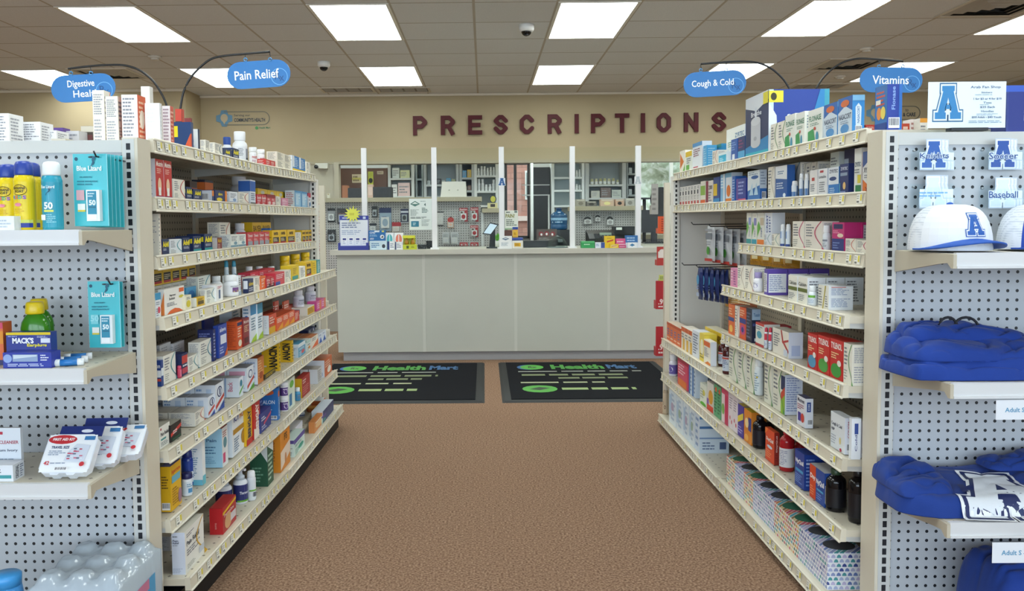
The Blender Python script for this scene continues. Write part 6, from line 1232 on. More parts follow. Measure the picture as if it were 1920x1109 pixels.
def blister(px0, px1, yt, yb, Y, label, grp):
    a, c = atY(px0, yt, Y), atY(px1, yb, Y); w_, h_ = c.x-a.x, a.z-c.z
    o = empty('blister_pack', label, 'package', ((a.x+c.x)/2, Y, c.z), 0, grp)
    g = MB(); g.box(-w_/2, w_/2, 0, .0012, 0, h_, mat('3fbcc8', .35))
    g.art([('r', .985, 0, 1, 1, '9fdfe6'), ('r', 0, 0, .01, 1, '9fdfe6'), ('c', .10, .93, .05, .025, '1f4f6a'), ('c', .56, .955, .11, .014, '1c2f38')]+lizard('1f5f78', .42, .74, .7, .96)+[('t', 'Blue Lizard', .12, .765, .84, .835, 'eef8f8', .03), ('l', .2, .66, .8, .70, 1, '1f7f90'), ('l', .12, .56, .88, .64, 2, '1f7f90'), ('r', .09, .36, .32, .50, 'd8a9b0' if grp[0] == 'u' else '7fd0d8'), ('r', .12, .2, .34, .31, 'eef0ea'), ('r', .12, .2, .34, .225, 'e0c93a')]+([('t', '50', .08, .4, .34, .49, '9fe0e6')] if grp[0] != 'u' else []), (-w_/2, 0, 0), (w_, 0, 0), (0, 0, h_), (0, -1, 0))
    obj('card', g, o)
    b = MB(); x0, x1, z0, z1 = w_*-.06, w_*.32, h_*.07, h_*.50; b.box(x0, x1, -.016, 0, z0, z1, mat('e6f0f2', .15))
    b.art([('r', .1, .22, .78, .96, '2f8fae'), ('t', '50', .2, .5, .72, .68, 'e9f6f8', .04), ('r', .2, .42, .72, .47, '1f6f8a'), ('l', .15, .76, .75, .92, 2, 'cfeaf0'), ('r', .1, .04, .78, .2, 'f4f8f8')], (x0, -.016, z0), (x1-x0, 0, 0), (0, 0, z1-z0), (0, -1, 0)); obj('stick', b, o)
def peg_hook(px, py, Y, y1, label):
    p = atY(px, py, y1); g = MB().tube([(p.x, Y+.002, p.z), (p.x, y1+.012, p.z), (p.x, y1, p.z+.012)], .0024, mat('3a3c40', .35, .6), 6)
    tag(obj('display_hook', g), label, 'hook')
for i in range(5):
    y = 2.10+.032*i; dx = 0
    x0 = atY(136, 350, 2.10).x; x1 = atY(205, 350, 2.10).x
    px = lambda x, y: CX+F_PX*((x*R_.x+y*R_.y)/(x*_f.x+y*_f.y))
    blister(136+(205-136)*0+9.5*i, 205+7.2*i, 289+.9*i, 424+.6*i, y, ('turquoise sunscreen stick card nearest on the upper hook', 'second turquoise sunscreen stick card on the upper hook', 'third turquoise sunscreen stick card on the upper hook', 'fourth turquoise sunscreen stick card on the upper hook', 'rearmost turquoise sunscreen stick card on the upper hook')[i], 'upper sunscreen stick cards')
for i in range(2):
    blister(164+8*i, 228+6*i, 528+1*i, 652-1.5*i, 2.17+.04*i, ('front', 'rear')[i]+' turquoise sunscreen stick card on the lower hook', 'lower sunscreen stick cards')
peg_hook(176, 293, YL, 2.075, 'dark wire hook carrying five turquoise sunscreen cards')
peg_hook(203, 534, YL, 2.145, 'dark wire hook carrying two turquoise sunscreen cards')
C_WH = lambda word, c: ('eceef2', [('l', .1, .1, .9, .5, 3, GR), ('r', .1, .62, .7, .85, c)], [('l', .1, .1, .9, .9, 4, GR)], None)
box_at(-14, 26, 406, LZ[0], 2.0, .06, ('e9edf0', [('l', .3, .2, .9, .8, 3, 'b9c6d4')], [], None), 'flat white carton beside the yellow sunscreen bottles')
# aloe bottles, earplugs, small tubes
for i, (dx, y) in enumerate(((0, 2.08), (14, 2.17))):
    p = atY(60+dx*.6, 676, y); h = .152; o = empty('gel_bottle', ('green aloe gel bottle with yellow cap, front one', 'green aloe gel bottle with yellow cap, rear one')[i], 'bottle', (p.x, y+.022, LZ[1]+.0004), 0, 'green gel bottles')
    g = MB(); g.lathe([(.034, 0), (.037, .006), (.037, .085), (.034, .10), (.024, .117), (.0165, .122), (.0165, .127)], mat('3f8f1c', .12, 0, .5, 0, .25), 26, (0, 0, 0), 1, .6); obj('body', g, o)
    obj('cap', MB().lathe([(.0215, .122), (.0225, .126), (.0205, .148), (.018, h)], mat('e3c81c', .3), 22), o)
    l = MB(); l.art([('c', .5, .5, .5, .5, 'd9c93a'), ('t', 'ALOE', .2, .4, .8, .65, '3a4a1c')], (-.018, -.0235, .04), (.036, 0, 0), (0, 0, .042), (0, -1, 0)); obj('label', l, o)
o = empty('earplug_box', 'blue earplugs box with yellow top edge and window tray', 'box', (0, 0, 0))
a, c = atY(11, 624, 2.045), atY(96, 661, 2.045)
g = MB(); g.box(a.x, c.x, 2.045, 2.075, (LZ[1]+.0008), a.z, mat('22328c', .35)); W_, H_ = c.x-a.x, a.z-(LZ[1]+.0008)
g.art([('r', 0, .92, 1, 1, 'e3c81c'), ('t', "MACK'S", .14, .66, .62, .84, 'f2f4fa', .05), ('t', 'Earplugs', .46, .54, .92, .66, 'e8d83a', .04), ('r', .78, .68, .99, .82, 'dfe4f0'), ('l', .7, .83, .98, .9, 2, 'b9c3e4'), ('l', .05, .86, .4, .9, 1, 'b9c3e4')], (a.x, 2.045, (LZ[1]+.0008)), (W_, 0, 0), (0, 0, H_), (0, -1, 0)); obj('header', g, o)
a2, c2 = atY(5, 662, 2.0), atY(97, 693, 2.0); g = MB(); g.box(a2.x, c2.x, 2.0, 2.044, (LZ[1]+.0008), a2.z, mat('2436a0', .35))
W2_, H2_ = c2.x-a2.x, a2.z-(LZ[1]+.0008)
g.art([('r', .2, .42, .72, .88, '8fa3c4'), ('p', [(.22, .6), (.7, .75), (.7, .85), (.22, .85)], 'c9d6e4'), ('c', .1, .62, .09, .28, '8fa8dc'), ('l', .78, .45, .95, .9, 3, 'dfe4f4'), ('l', .1, .1, .9, .32, 2, 'c9d3f0')], (a2.x, 2.0, (LZ[1]+.0008)), (W2_, 0, 0), (0, 0, H2_), (0, -1, 0)); obj('tray', g, o)
for i, (x0, x1, yy, y) in enumerate(((98, 150, 684, 2.02), (106, 158, 679, 2.06), (120, 166, 676, 2.11))):
    p, q = atY(x0, yy, y), atY(x1, yy-3, y); zc = LZ[1]+.009
    o = empty('lip_balm', ('nearest', 'middle', 'rearmost')[i]+' blue and white lip balm tube lying by the earplugs', 'tube', (0, 0, 0), 0, 'lip balm tubes')
    v0 = Vector((p.x, y, zc)); v1 = Vector((q.x, y+.02, zc))
    obj('barrel', MB().tube([v0.lerp(v1, .25), v0.lerp(v1, .8)], .0085, mat('2a78c0', .3), 14), o); obj('cap', MB().tube([v0, v0.lerp(v1, .25)], .009, mat('e3ebf0', .3), 14), o); obj('cap', MB().tube([v0.lerp(v1, .8), v1], .009, mat('e9eef2', .3), 14), o)
box_at(-30, 5, 606, LZ[1], 2.05, .04, ('dd6a3a', [('r', 0, .5, 1, .8, 'e0902a'), ('r', 0, 0, 1, .12, '35386a'), ('r', 0, .86, 1, 1, 'd0486a')], [], None), 'orange and pink bottle box cut by the frame edge on the earplug shelf')
# first aid kits leaning on each other
for i, (xa, y, tilt) in enumerate(((0, 2.0, .72), (.034, 2.075, .66), (.066, 2.14, .95))):
    p = atY(69, 905, 2.0); W_, H_, D_ = .124, .104, .022
    o = empty('first_aid_kit', ('front white plastic first aid kit with red oval', 'second white plastic first aid kit leaning behind the front one', 'rearmost white first aid kit lying lowest on the shelf')[i], 'first aid kit', (p.x+W_/2+xa, y+.002, LZ[2]+.006+.022*math.sin(tilt)), 0, 'first aid kits')
    o.rotation_euler = (-(tilt), 0, .05*i)
    g = MB(); ol = [(-W_/2+.012, 0), (-W_/2+.03, 0), (-W_/2+.034, -.005), (-W_/2+.05, -.005), (-W_/2+.054, 0), (W_/2-.054, 0), (W_/2-.05, -.005), (W_/2-.034, -.005), (W_/2-.03, 0), (W_/2-.012, 0), (W_/2, .012), (W_/2, H_-.012), (W_/2-.012, H_), (-W_/2+.012, H_), (-W_/2, H_-.012), (-W_/2, .012)]
    g.prism(ol, (0, D_, 0), (1, 0, 0), (0, 0, 1), (0, -D_, 0), mat('e3e9f2', .2)); obj('case', g, o)
    l = MB(); l.art([('r', .02, .02, .98, .98, 'eef2f6'), ('c', .3, .86, .29, .12, 'c22f38'), ('t', 'FIRST AID KIT', .1, .83, .54, .9, 'f4ecec', .04), ('t', 'TRAVEL SIZE', .12, .62, .48, .69, '2f3f6a', .03), ('l', .1, .44, .45, .58, 3, '8f9cb4'), ('t', '42', .07, .2, .18, .3, 'c8404a', .03), ('l', .2, .22, .7, .27, 1, '8f9cb4'), ('r', .74, .84, .95, .94, '3a78b0'), ('p', [(.45, .3), (.85, .25), (.9, .7), (.62, .74), (.5, .55)], 'd3dbe8')]+[('r', .5+.05*(k % 6), .34+.06*(k % 5), .56+.05*(k % 6), .37+.06*(k % 5), ('c8405a', 'e6ecf4', '5f6a80', 'd0708a')[k % 4]) for k in range(16)]+[('c', .85, .2, .05, .06, 'c8303a'), ('b', .34, .03, .6, .12)], (-W_/2, 0, 0), (W_, 0, 0), (0, 0, H_), (0, -1, 0)); obj('printed_label', l, o)
    if i < 2: obj('hang_card', MB().box(-W_/2+.02, W_/2+.004, .006, .008, H_-.002, H_+.026, mat('1f2f6f', .4)).art([('c', .55, .5, .12, .2, 'd9dee8')], (-W_/2+.02, .006, H_), (W_, 0, 0), (0, 0, .024), (0, -1, 0)), o)
box_at(-60, 38, 804, LZ[2], 2.06, .012, ('dfe6ee', [('r', .2, .86, .66, .92, 'c03048'), ('t', 'SKIN CLEANSER', .4, .66, .96, .73, 'b04a58', .02), ('t', 'Premium Ivory', .36, .48, .94, .55, '5a6478', .02), ('l', .5, .3, .95, .36, 1, '8f9cae')], [], None), 'white header card with red cleanser text', name='header_card', cat='card')
box_at(-40, 24, 874, LZ[2], 2.0, .05, ('e6ebf2', [('l', .3, .5, .9, .8, 2, GR), ('r', .6, .2, .95, .4, '3f9aa0')], [('tv', 'ORIGINAL', .2, .1, .5, .9, '4a5060'), ('l', .6, .1, .9, .9, 6, '5f6f8c')], None), 'white soap carton in front of the cleanser card')
# bottled water on the base deck
p = atY(10, 1082, 1.98); o = empty('water_bottle', 'blue capped bottle standing on the lowest deck by the frame edge', 'bottle', (p.x-.01, 2.0, .1004))
pr = [(.038, 0)]+[(.038+.003*(k % 2), .02+.012*k) for k in range(10)]; zt = p.z-.1
obj('body', MB().lathe([(.036, 0), (.039, .005)]+[(.039-.002*(k % 2), .02+.014*k) for k in range(int((zt-.06)/.014))]+[(.034, zt-.03)], mat('3f8fd0', .15), 22), o); obj('cap', MB().lathe([(.034, zt-.03), (.035, zt-.004), (.03, zt)], mat('3f9ade', .3), 22), o)
a, c = atY(78, 1064, 2.04), atY(246, 1064, 2.04)
o = empty('water_pack', 'shrink wrapped pack of clear water bottles on the lowest deck', 'bottles', (0, 0, 0))
nx, ny = 34, 24; g = MB(); vs = []; fs = []
x0, x1, y0, y1 = a.x, c.x+.0, 1.97, 2.235; zt = a.z
bx = (x1-x0)/3; by = (y1-y0)/3
def wrapz(x, y):
    cx, cy = (((x-x0) % bx)/bx-.5), (((y-y0) % by)/by-.5); d = math.hypot(cx, cy)
    e = min((x-x0), (x1-x), (y-y0), (y1-y)); ed = min(1, max(0, e/.02))
    return zt-.016+.016*max(0, 1-(d/.40)**6)*min(1, .4+ed)-(1-ed)*.014+.0035*noise.noise(Vector((x*60, y*60, 0)))
for j in range(ny+1):
    for i in range(nx+1): x = x0+(x1-x0)*i/nx; y = y0+(y1-y0)*j/ny; vs.append((x, y, wrapz(x, y)))
for j in range(ny):
    for i in range(nx): k = j*(nx+1)+i; fs.append((k, k+1, k+nx+2, k+nx+1))
n0 = len(vs)
ring = [(i, 0) for i in range(nx+1)]+[(nx, j) for j in range(1, ny+1)]+[(i, ny) for i in range(nx-1, -1, -1)]+[(0, j) for j in range(ny-1, 0, -1)]
for i, j in ring: v = vs[j*(nx+1)+i]; vs.append((v[0], v[1], .1004))
for q in range(len(ring)):
    q2 = (q+1) % len(ring); A_, B_ = ring[q], ring[q2]; fs.append((A_[1]*(nx+1)+A_[0], n0+q, n0+q2, B_[1]*(nx+1)+B_[0]))
g.poly(vs, fs, mat('a9b5c0', .12, 0, .6), True); obj('shrink_wrap', g, o)
l = MB(); l.art([('r', 0, .3, 1, .75, '4fa0d0'), ('r', 0, .55, .8, .75, 'c87a9a'), ('l', .2, .34, .8, .5, 2, 'e6eef4')], (x1+.002, y0+.01, .12), (0, .2, 0), (0, 0, zt-.16), (1, 0, 0)); l.art([('r', .7, .2, 1, .6, '4fa0d0'), ('r', .8, .5, 1, .66, 'c87a9a')], (x0, y0-.002, .12), (x1-x0, 0, 0), (0, 0, zt-.16), (0, -1, 0)); obj('printed_band', l, o)
# cartons seen over the top of the sunscreen endcap, on the far face of that run
zt0 = LEFT.sh[0][1][0]+.001
for a, c, yt, y, ds in ((-12, 16, 213, 2.5, 'tallest white text carton over the sunscreen endcap'), (17, 36, 230, 2.58, 'white text carton over the endcap, narrow one'), (37, 75, 229, 2.6, 'white text carton over the endcap, wide one'), (76, 106, 245, 2.66, 'lowest white text carton over the endcap')):
    box_at(a, c, yt, zt0, y, .08, ('e9eaee', [('l', .08, .06, .92, .94, 10, '8f929c')], [('l', .1, .1, .9, .9, 8, '9b9ea8')], 'd0cdc6'), ds)
box_at(100, 118, 240, zt0, 2.78, .05, ('5f3f94', [('r', .1, .3, .9, .8, '7a5ab0')], [], '4f3a86'), 'small purple carton over the sunscreen endcap')
box_at(119, 148, 246, zt0, 2.8, .06, ('d5d5da', [('l', .1, .1, .9, .9, 5, '8f929c')], [], 'c3c3c8'), 'low grey carton beside the purple one')
box_at(151, 177, 237, zt0, 2.86, .05, ('d0c9b8', [('r', .12, .2, .9, .8, '4a4038'), ('r', .5, .3, .85, .7, '6a3a3a')], [], 'c3bcae'), 'cream framed carton with dark picture, over the endcap')
zt1 = RIGHT.sh[0][1][0]+.001
box_at(1692, 1706, 232, zt1, 2.6, .05, ('c04a34', [('l', .1, .1, .9, .9, 2, 'f0d8c8')], [], None), 'small red carton behind the tall blue one, vitamins side')
box_at(1707, 1724, 224, zt1, 2.7, .05, ('e3d9d6', [('l', .1, .1, .9, .9, 4, 'b07a70')], [], None), 'white pinkish carton seen left of the fan shop sign')
box_at(1725, 1741, 222, zt1, 2.66, .06, ('dedad0', [('r', 0, .8, 1, 1, 'e0982a'), ('l', .1, .1, .9, .7, 4, GR)], [], None), 'white carton with orange top beside the fan shop sign')
# ---- fan shop sign, stickers, caps and clothing
zt = 1.3785
o = empty('sign_holder', 'white fan shop price sign with big blue letter in acrylic holder', 'sign', (0, 0, 0)); Y = 2.262
a, c = atY(1741, 154, Y), atY(1887, 154, Y); hh = a.z-zt
g = MB(); g.box(a.x, c.x, Y, Y+.0015, zt+.012, a.z, mat('f1f3f8', .3))
OPS = [('t', 'Arab Fan Shop', .52, .84, .95, .91, '3a5f8c', .015), ('t', 'Stickers', .68, .745, .82, .785, '5f7f9c'), ('l', .6, .70, .9, .73, 1, '9ab0c4'), ('t', '1 for $3 or 4 for $10', .58, .60, .94, .65, '35608c'), ('t', 'Tees', .7, .52, .82, .565, '5f7f9c'), ('l', .66, .485, .86, .51, 1, '9ab0c4'), ('t', '$25 Each', .66, .42, .86, .47, '35608c'), ('t', 'Hoodies', .68, .335, .84, .38, '5f7f9c'), ('l', .62, .26, .9, .31, 2, '9ab0c4'), ('t', '$50 Adult - $40 Youth', .56, .2, .94, .25, '35608c'), ('l', .52, .1, .97, .16, 2, '7f9cb8')]
g.art(OPS, (a.x, Y, zt+.012), (c.x-a.x, 0, 0), (0, 0, hh-.012), (0, -1, 0)); obj('printed_sheet', g, o)
g = MB(); block_A(g, (a.x+.018, Y, zt+.036), (.070, 0, 0), (0, 0, .088), (0, -1, 0), ('f4f7fb', '2f86c4', '3a6f9c')); obj('big_letter', g, o)
obj('acrylic_holder', MB().box(a.x-.004, c.x+.004, Y-.005, Y-.0025, zt, a.z+.002, glass('acrylic', 'fcfefe', .03)).box(a.x-.004, c.x+.004, Y-.02, Y+.05, zt, zt+.004, glass('acrylic2', 'fcfefe', .03)), o)
obj('base_slot', MB().box(atY(1781, 240, Y).x, atY(1850, 240, Y).x, Y-.008, Y+.02, zt+.004, zt+.012, mat('15161c', .4)), o)
o = empty('storage_bin', 'dark blue bin with lighter lid beside the fan shop sign', 'bin', (0, 0, 0)); a, c = atY(1889, 175, Y), atY(1960, 240, Y)
obj('body', MB().box(a.x, c.x, Y+.002, Y+.1, zt, atY(1889, 172, Y).z, mat('1f3184', .45)).art([('r', .45, .5, .6, .58, 'e6eaf2'), ('r', .45, .3, .55, .46, 'e6eaf2')], (a.x, Y+.002, zt), (c.x-a.x, 0, 0), (0, 0, .1), (0, -1, 0)), o); obj('lid', MB().box(a.x+.004, c.x-.03, Y+.02, Y+.09, atY(1889, 172, Y).z, atY(1889, 158, Y).z, mat('2f5ac0', .4)), o)
STK = [((1722, 1803, 265, 316), 'Knights', '2f62b4', '7fb0e0', 'upper pocket nearest the post'), ((1852, 1940, 264, 315), 'Soccer', '2a55a8', '7fa8dc', 'upper pocket further from the post'), ((1721, 1802, 333, 388), None, 'dfe9f2', 'c3d4e8', 'lower pocket nearest the post'), ((1852, 1938, 337, 388), 'Baseball', 'dfe9f2', 'c3d4e8', 'lower pocket further from the post')]
for (x0, x1, y0, y1), word, c1, c2, ds in STK:
    Yp = 2.205; a, c = atY(x0, y0, Yp), atY(x1, y1, Yp); hp = (a.z-c.z)
    o = empty('acrylic_pocket', 'clear acrylic sticker pocket on the pegboard, '+ds, 'holder', (0, 0, 0), 0, 'acrylic sticker pockets'); AC = glass('acrylic_pocket', 'fafdfe', .05)
    obj('front_pane', MB().box(a.x, c.x, Yp, Yp+.002, c.z, c.z+hp*.66, AC), o); obj('back_pane', MB().box(a.x, c.x, Yp+.036, Yp+.038, c.z, c.z+hp*.8, AC), o); obj('floor_pane', MB().box(a.x, c.x, Yp, Yp+.038, c.z-.002, c.z, AC), o)
    obj('peg_hook', MB().tube([(a.x+.01, Yp+.037, c.z+hp*.7), (a.x+.01, YR-.001, c.z+hp*.7)], .003, mat('b9bcc0', .3, .8), 6), o)
    for k in range(3):
        g = MB(); wq = .062; xq = a.x+.014+k*.014; yq = Yp+.008+.009*k; hq = hp*.96; cols = ('f4f7fb', c1, 'c9d6e6') if k == 0 else ('f6f8fb', 'e3ebf3', 'd3dde8')
        g.box(xq-.004, xq+wq+.004, yq, yq+.001, c.z+.001, c.z+.001+hq*.62, mat('f1f5f9', .25))
        block_A(g, (xq, yq, c.z+.003), (wq, 0, 0), (0, 0, hq), (0, -1, 0), cols)
        if word and k == 0:
            g.art([('r', 0, .34, 1.1, .36, c1), ('t', word, -.12, .28, 1.15, .58, 'f4f7fb', .06)], (xq, yq, c.z+.003), (wq, 0, 0), (0, 0, hq), (0, -1, 0), .0016)
            g.art([('t', word, -.10, .30, 1.13, .56, '2a4f94', .01)], (xq, yq, c.z+.003), (wq, 0, 0), (0, 0, hq), (0, -1, 0), .0024)
        elif k == 0: g.art([('l', -.1, .3, 1.1, .52, 2, '7fb0dc')], (xq, yq, c.z+.003), (wq, 0, 0), (0, 0, hq), (0, -1, 0), .0018)
        tag(obj('sticker', g), ('front', 'middle', 'rear')[k]+' letter sticker in the '+ds, 'sticker', 'letter stickers in pockets')
def cap(px, ybase, Y, rz, panel, back, brim, logo, label):
    p = atY(px, ybase, Y); o = empty('baseball_cap', label, 'cap', (p.x, Y, RZ[0]+.005), rz); o.rotation_euler = (.0, 0, rz)
    a_, b_, h_ = .092, .100, .114; n = 28; mrow = 10
    def pt(i, j):
        t = 2*math.pi*i/n; f = j/mrow; e = math.cos(f*math.pi/2)**.55; z = h_*math.sin(f*math.pi/2)**.92
        bulge = 1+.06*max(0, -math.sin(t))
        return (a_*e*math.cos(t), b_*e*math.sin(t)*bulge, z)
    fr, bk = MB(), MB()
    for g, sel in ((fr, lambda i: math.sin(2*math.pi*(i+.5)/n) < -.25), (bk, lambda i: math.sin(2*math.pi*(i+.5)/n) >= -.25)):
        for i in range(n):
            if not sel(i): continue
            for j in range(mrow):
                q = [pt(i, j), pt(i+1, j), pt(i+1, j+1), pt(i, j+1)]
                if j == mrow-1: q = q[:3]
                g.face(q, back if g is bk else panel, True)
    obj('front_panel', fr, o); obj('mesh_back', bk, o)
    obj('top_button', MB().lathe([(.008, 0), (.007, .004), (.003, .006)], mat(brim, .6), 12, (0, 0, h_-.001)), o)
    v = []; f = []; nn = 18
    for s_, dz in ((0, 0), (1, -.004)):
        for i in range(nn+1):
            t = math.pi+math.pi*i/nn
            xo = .086*math.cos(t); yo = b_*1.02*math.sin(t); cu = .026*(1-abs(math.cos(t))**2)
            v.append((xo*1.07, yo*1.0, .004+cu+dz)); v.append((xo*1.12, yo*1.0-.060*max(0, -math.sin(t))**.8, .0045+cu*.75+dz))
    k = 2*(nn+1)
    for i in range(nn):
        q = 2*i; f.append((q, q+1, q+3, q+2)); f.append((k+q, k+q+2, k+q+3, k+q+1)); f.append((q+1, k+q+1, k+q+3, q+3))
    b = MB(); b.poly(v, f, mat(brim, .6), True); obj('brim', b, o)
    if logo:
        g = MB(); n0 = len(g.v); block_A(g, (-.021, 0, .038), (.042, 0, 0), (0, 0, .05), (0, -1, 0), ('eef2f8', '2a5fae', '2a5fae'))
        def wrap(q):
            x, y, z = q; f = 0
            for _ in range(1): pass
            fz = math.asin(min(.999, (z/h_)**(1/.92)))/(math.pi/2); e = math.cos(fz*math.pi/2)**.55
            t = math.asin(max(-1, min(1, x/(a_*e)))); yy = -b_*e*math.cos(t)*(1+.06*math.cos(t)); return (x, yy+y-.0015, z)
        g.v = [wrap(q) for q in g.v]; obj('letter_patch', g, o)
    return o
mm, nt, b = nodes('cap_mesh'); oo, s = coords(nt)
d = MT(nt, 'LESS_THAN', MT(nt, 'ADD', CEN(nt, s['X'], .006), CEN(nt, s['Z'], .006)), .0022)
nt.links.new(MIX(nt, d, 'e3e8f0', 'ccd3de'), b.inputs['Base Color']); CMESH = mm
cap(1779, 470, 2.115, .08, mat('e9edf3', .75), CMESH, '1f55b0', True, 'white cap with blue brim and blue letter on the front')
cap(1950, 470, 2.118, .3, mat('2249a8', .75), CMESH, '1f4fae', False, 'blue fronted cap with white mesh beside the white cap')
def cloth(name, hexc):
    mm, nt, b = nodes(name); o, s = coords(nt)
    nt.links.new(MIX(nt, NOISE(nt, o, 90, 3), hexc, hexc), b.inputs['Base Color']); b.inputs['Roughness'].default_value = .85
    b.inputs['Sheen Weight'].default_value = .08; BUMP(nt, b, NOISE(nt, o, 500, 2), .25, .001); return mm
ROYAL = cloth('royal_fleece', '0d378e'); ROYALD = cloth('royal_jersey', '0d3586')
def garment(x0, x1, y0, y1, zb, th, seed, mt, parent, name, edge=.04, crease=1.0, prof=None):
    """a folded garment: closed soft slab with rounded corners and creases; returns its height function"""
    ridge = lambda p: max(0, 1-abs(noise.noise(p))*5)**1.5
    def H(x, y):
        u, v = (x-x0)/(x1-x0), (y-y0)/(y1-y0)
        e = min(u, 1-u)*(x1-x0)/edge; f = min(v, 1-v)*(y1-y0)/edge
        s_ = (math.sqrt(max(0, 1-(1-max(0, min(1, e)))**2))*math.sqrt(max(0, 1-(1-max(0, min(1, f)))**2)))**.8
        n_ = noise.noise(Vector((x*8+seed, y*14, seed)))*.22+noise.noise(Vector((x*24+y*12, y*30+seed, seed*2)))*.09*crease
        r_ = crease*(.30*ridge(Vector((x*6-y*10+seed, y*7, 3+seed)))+.20*ridge(Vector((x*14+y*9, y*16-x*4, seed*1.7))))
        return zb+s_*(th*(prof(u, v) if prof else 1)+.040*(n_-r_))
    nx, ny = 84, 52; vs = []; fs = []; g = MB()
    def out(i, j):   # rounded outline with a wandering edge
        a, b = 2*i/nx-1, 2*j/ny-1
        ua, vb = a*math.sqrt(1-.22*b**4), b*math.sqrt(1-.22*a**4)
        x, y = x0+(x1-x0)*(ua+1)/2, y0+(y1-y0)*(vb+1)/2
        k = max(abs(a), abs(b))**3*.010
        return (min(x1, max(x0, x+k*noise.noise(Vector((x*14, y*14, seed))))), min(y1, max(y0, y+k*noise.noise(Vector((x*14, y*14, seed+9))))), a, b)
    for top in (1, 0):
        for j in range(ny+1):
            for i in range(nx+1):
                x, y, a, b = out(i, j); u, v = x0+(x1-x0)*(a+1)/2, y0+(y1-y0)*(b+1)/2
                vs.append((x, y, H(u, v)+.003 if top else zb))
    m0 = (nx+1)*(ny+1)
    for j in range(ny):
        for i in range(nx):
            k = j*(nx+1)+i; fs.append((k, k+1, k+nx+2, k+nx+1)); fs.append((m0+k, m0+k+nx+1, m0+k+nx+2, m0+k+1))
    for i in range(nx):
        fs.append((i, m0+i, m0+i+1, i+1)); k = ny*(nx+1)+i; fs.append((k, k+1, m0+k+1, m0+k))
    for j in range(ny):
        k = j*(nx+1); fs.append((k, k+nx+1, m0+k+nx+1, m0+k)); k += nx; fs.append((k, m0+k, m0+k+nx+1, k+nx+1))
    g.poly(vs, fs, mt, True); return obj(name, g, parent), H
import bmesh
def print_on(H, parent, name, build, x, y, w_, d_, rot, dz=.0055):
    g = MB(); build(g)
    bm = bmesh.new(); VV = [bm.verts.new(q) for q in g.v]
    for f, mi_ in zip(g.f, g.m): bm.faces.new([VV[i] for i in f]).material_index = mi_
    bmesh.ops.triangulate(bm, faces=bm.faces[:])
    for _ in range(4):
        ed = [e for e in bm.edges if e.calc_length() > .05]
        if ed: bmesh.ops.subdivide_edges(bm, edges=ed, cuts=1); bmesh.ops.triangulate(bm, faces=bm.faces[:])
    bm.verts.index_update(); g.v = [tuple(q.co) for q in bm.verts]; g.f = [tuple(q.index for q in f.verts) for f in bm.faces]; g.m = [f.material_index for f in bm.faces]; g.sm = [True]*len(g.f); bm.free()
    c, s_ = math.cos(rot), math.sin(rot); out = []
    for q in g.v:
        u, v = (q[0]-.5)*w_, (q[2]-.5)*d_; X, Y_ = x+u*c-v*s_, y+u*s_+v*c
        out.append((X, Y_, H(X, Y_)+dz-q[1]*2.0))
    g.v = out; o = obj(name, g, parent)
    return o
Z2 = RZ[1]+.0015
o = empty('folded_hoodie', 'royal blue hoodie folded on the middle shelf with black drawstrings', 'hoodie', (0, 0, 0))
b0, H0 = garment(1.030, 1.42, 1.988, 2.222, Z2, .030, 3.1, ROYAL, o, 'lower_fold', .012, .5)
garment(1.048, 1.41, 1.998, 2.222, Z2+.022, .030, 4.4, ROYAL, o, 'middle_fold', .016, .6)
b1, H1 = garment(1.042, 1.41, 2.004, 2.222, Z2+.044, .046, 7.7, ROYAL, o, 'upper_fold', .03, .9, lambda u, v: .6+.5*min(1, v*1.4))
hd, H2 = garment(1.075, 1.37, 2.085, 2.222, Z2+.082, .034, 5.2, ROYAL, o, 'hood', .028, .9, lambda u, v: 1-.35*max(0, u-.6)*2.5)
for xa, xb in ((1760, 1793), (1788, 1832)):
    A_, B_ = atY(xa, 605, 2.14), atY(xb, 606, 2.14); mx = (A_.x+B_.x)/2
    A_.z = H2(A_.x, 2.14)-.008; B_.z = H2(B_.x, 2.14)-.008; zt_ = max(A_.z, B_.z)+.028
    obj('drawstring', MB().tube([(mx-(B_.x-A_.x)*.55*math.cos(t*math.pi/10), 2.138, min(A_.z, B_.z)+(zt_-min(A_.z, B_.z))*math.sin(t*math.pi/10)) for t in range(11)], .0034, mat('14161f', .6), 8), o)
t_ = atY(1797, 657, 2.05); obj('size_tag', MB().box(t_.x-.011, t_.x+.011, 2.046, 2.052, H1(t_.x, 2.05)+.0005, H1(t_.x, 2.05)+.003, mat('d88a8a', .6)), o)
o = empty('folded_hoodie', 'second blue hoodie beside the drawstring one, dropping lower', 'hoodie', (0, 0, 0))
garment(1.448, 1.80, 1.99, 2.222, Z2, .035, 12.4, ROYAL, o, 'lower_fold', .014, .5); _, H6 = garment(1.455, 1.78, 2.0, 2.222, Z2+.03, .055, 14.0, ROYAL, o, 'upper_fold', .04, .9)
q = atY(1910, 662, 2.03); obj('white_label', MB().box(q.x+.05, q.x+.085, 2.03, 2.036, H6(q.x+.03, 2.03)-.004, H6(q.x+.03, 2.03)+.006, mat('e9edf2')), o)
Z3 = RZ[2]+.0015
o = empty('folded_shirt', 'royal blue shirt with white letter print on the lower shelf', 'shirt', (0, 0, 0))
s0, H3 = garment(1.02, 1.72, 1.985, 2.222, Z3, .060, 21.3, ROYALD, o, 'body', .030, .35, lambda u, v: .7+.45*v+.5*max(0, u-.3)*v)
s1, H4 = garment(1.024, 1.17, 2.02, 2.222, Z3+.04, .052, 25.0, ROYALD, o, 'sleeve', .03, 1.0, lambda u, v: .5+.6*v)
s2, H5 = garment(1.30, 1.70, 2.12, 2.222, Z3+.075, .05, 27.0, ROYALD, o, 'collar_fold', .035, 1.0, lambda u, v: .5+.7*u)
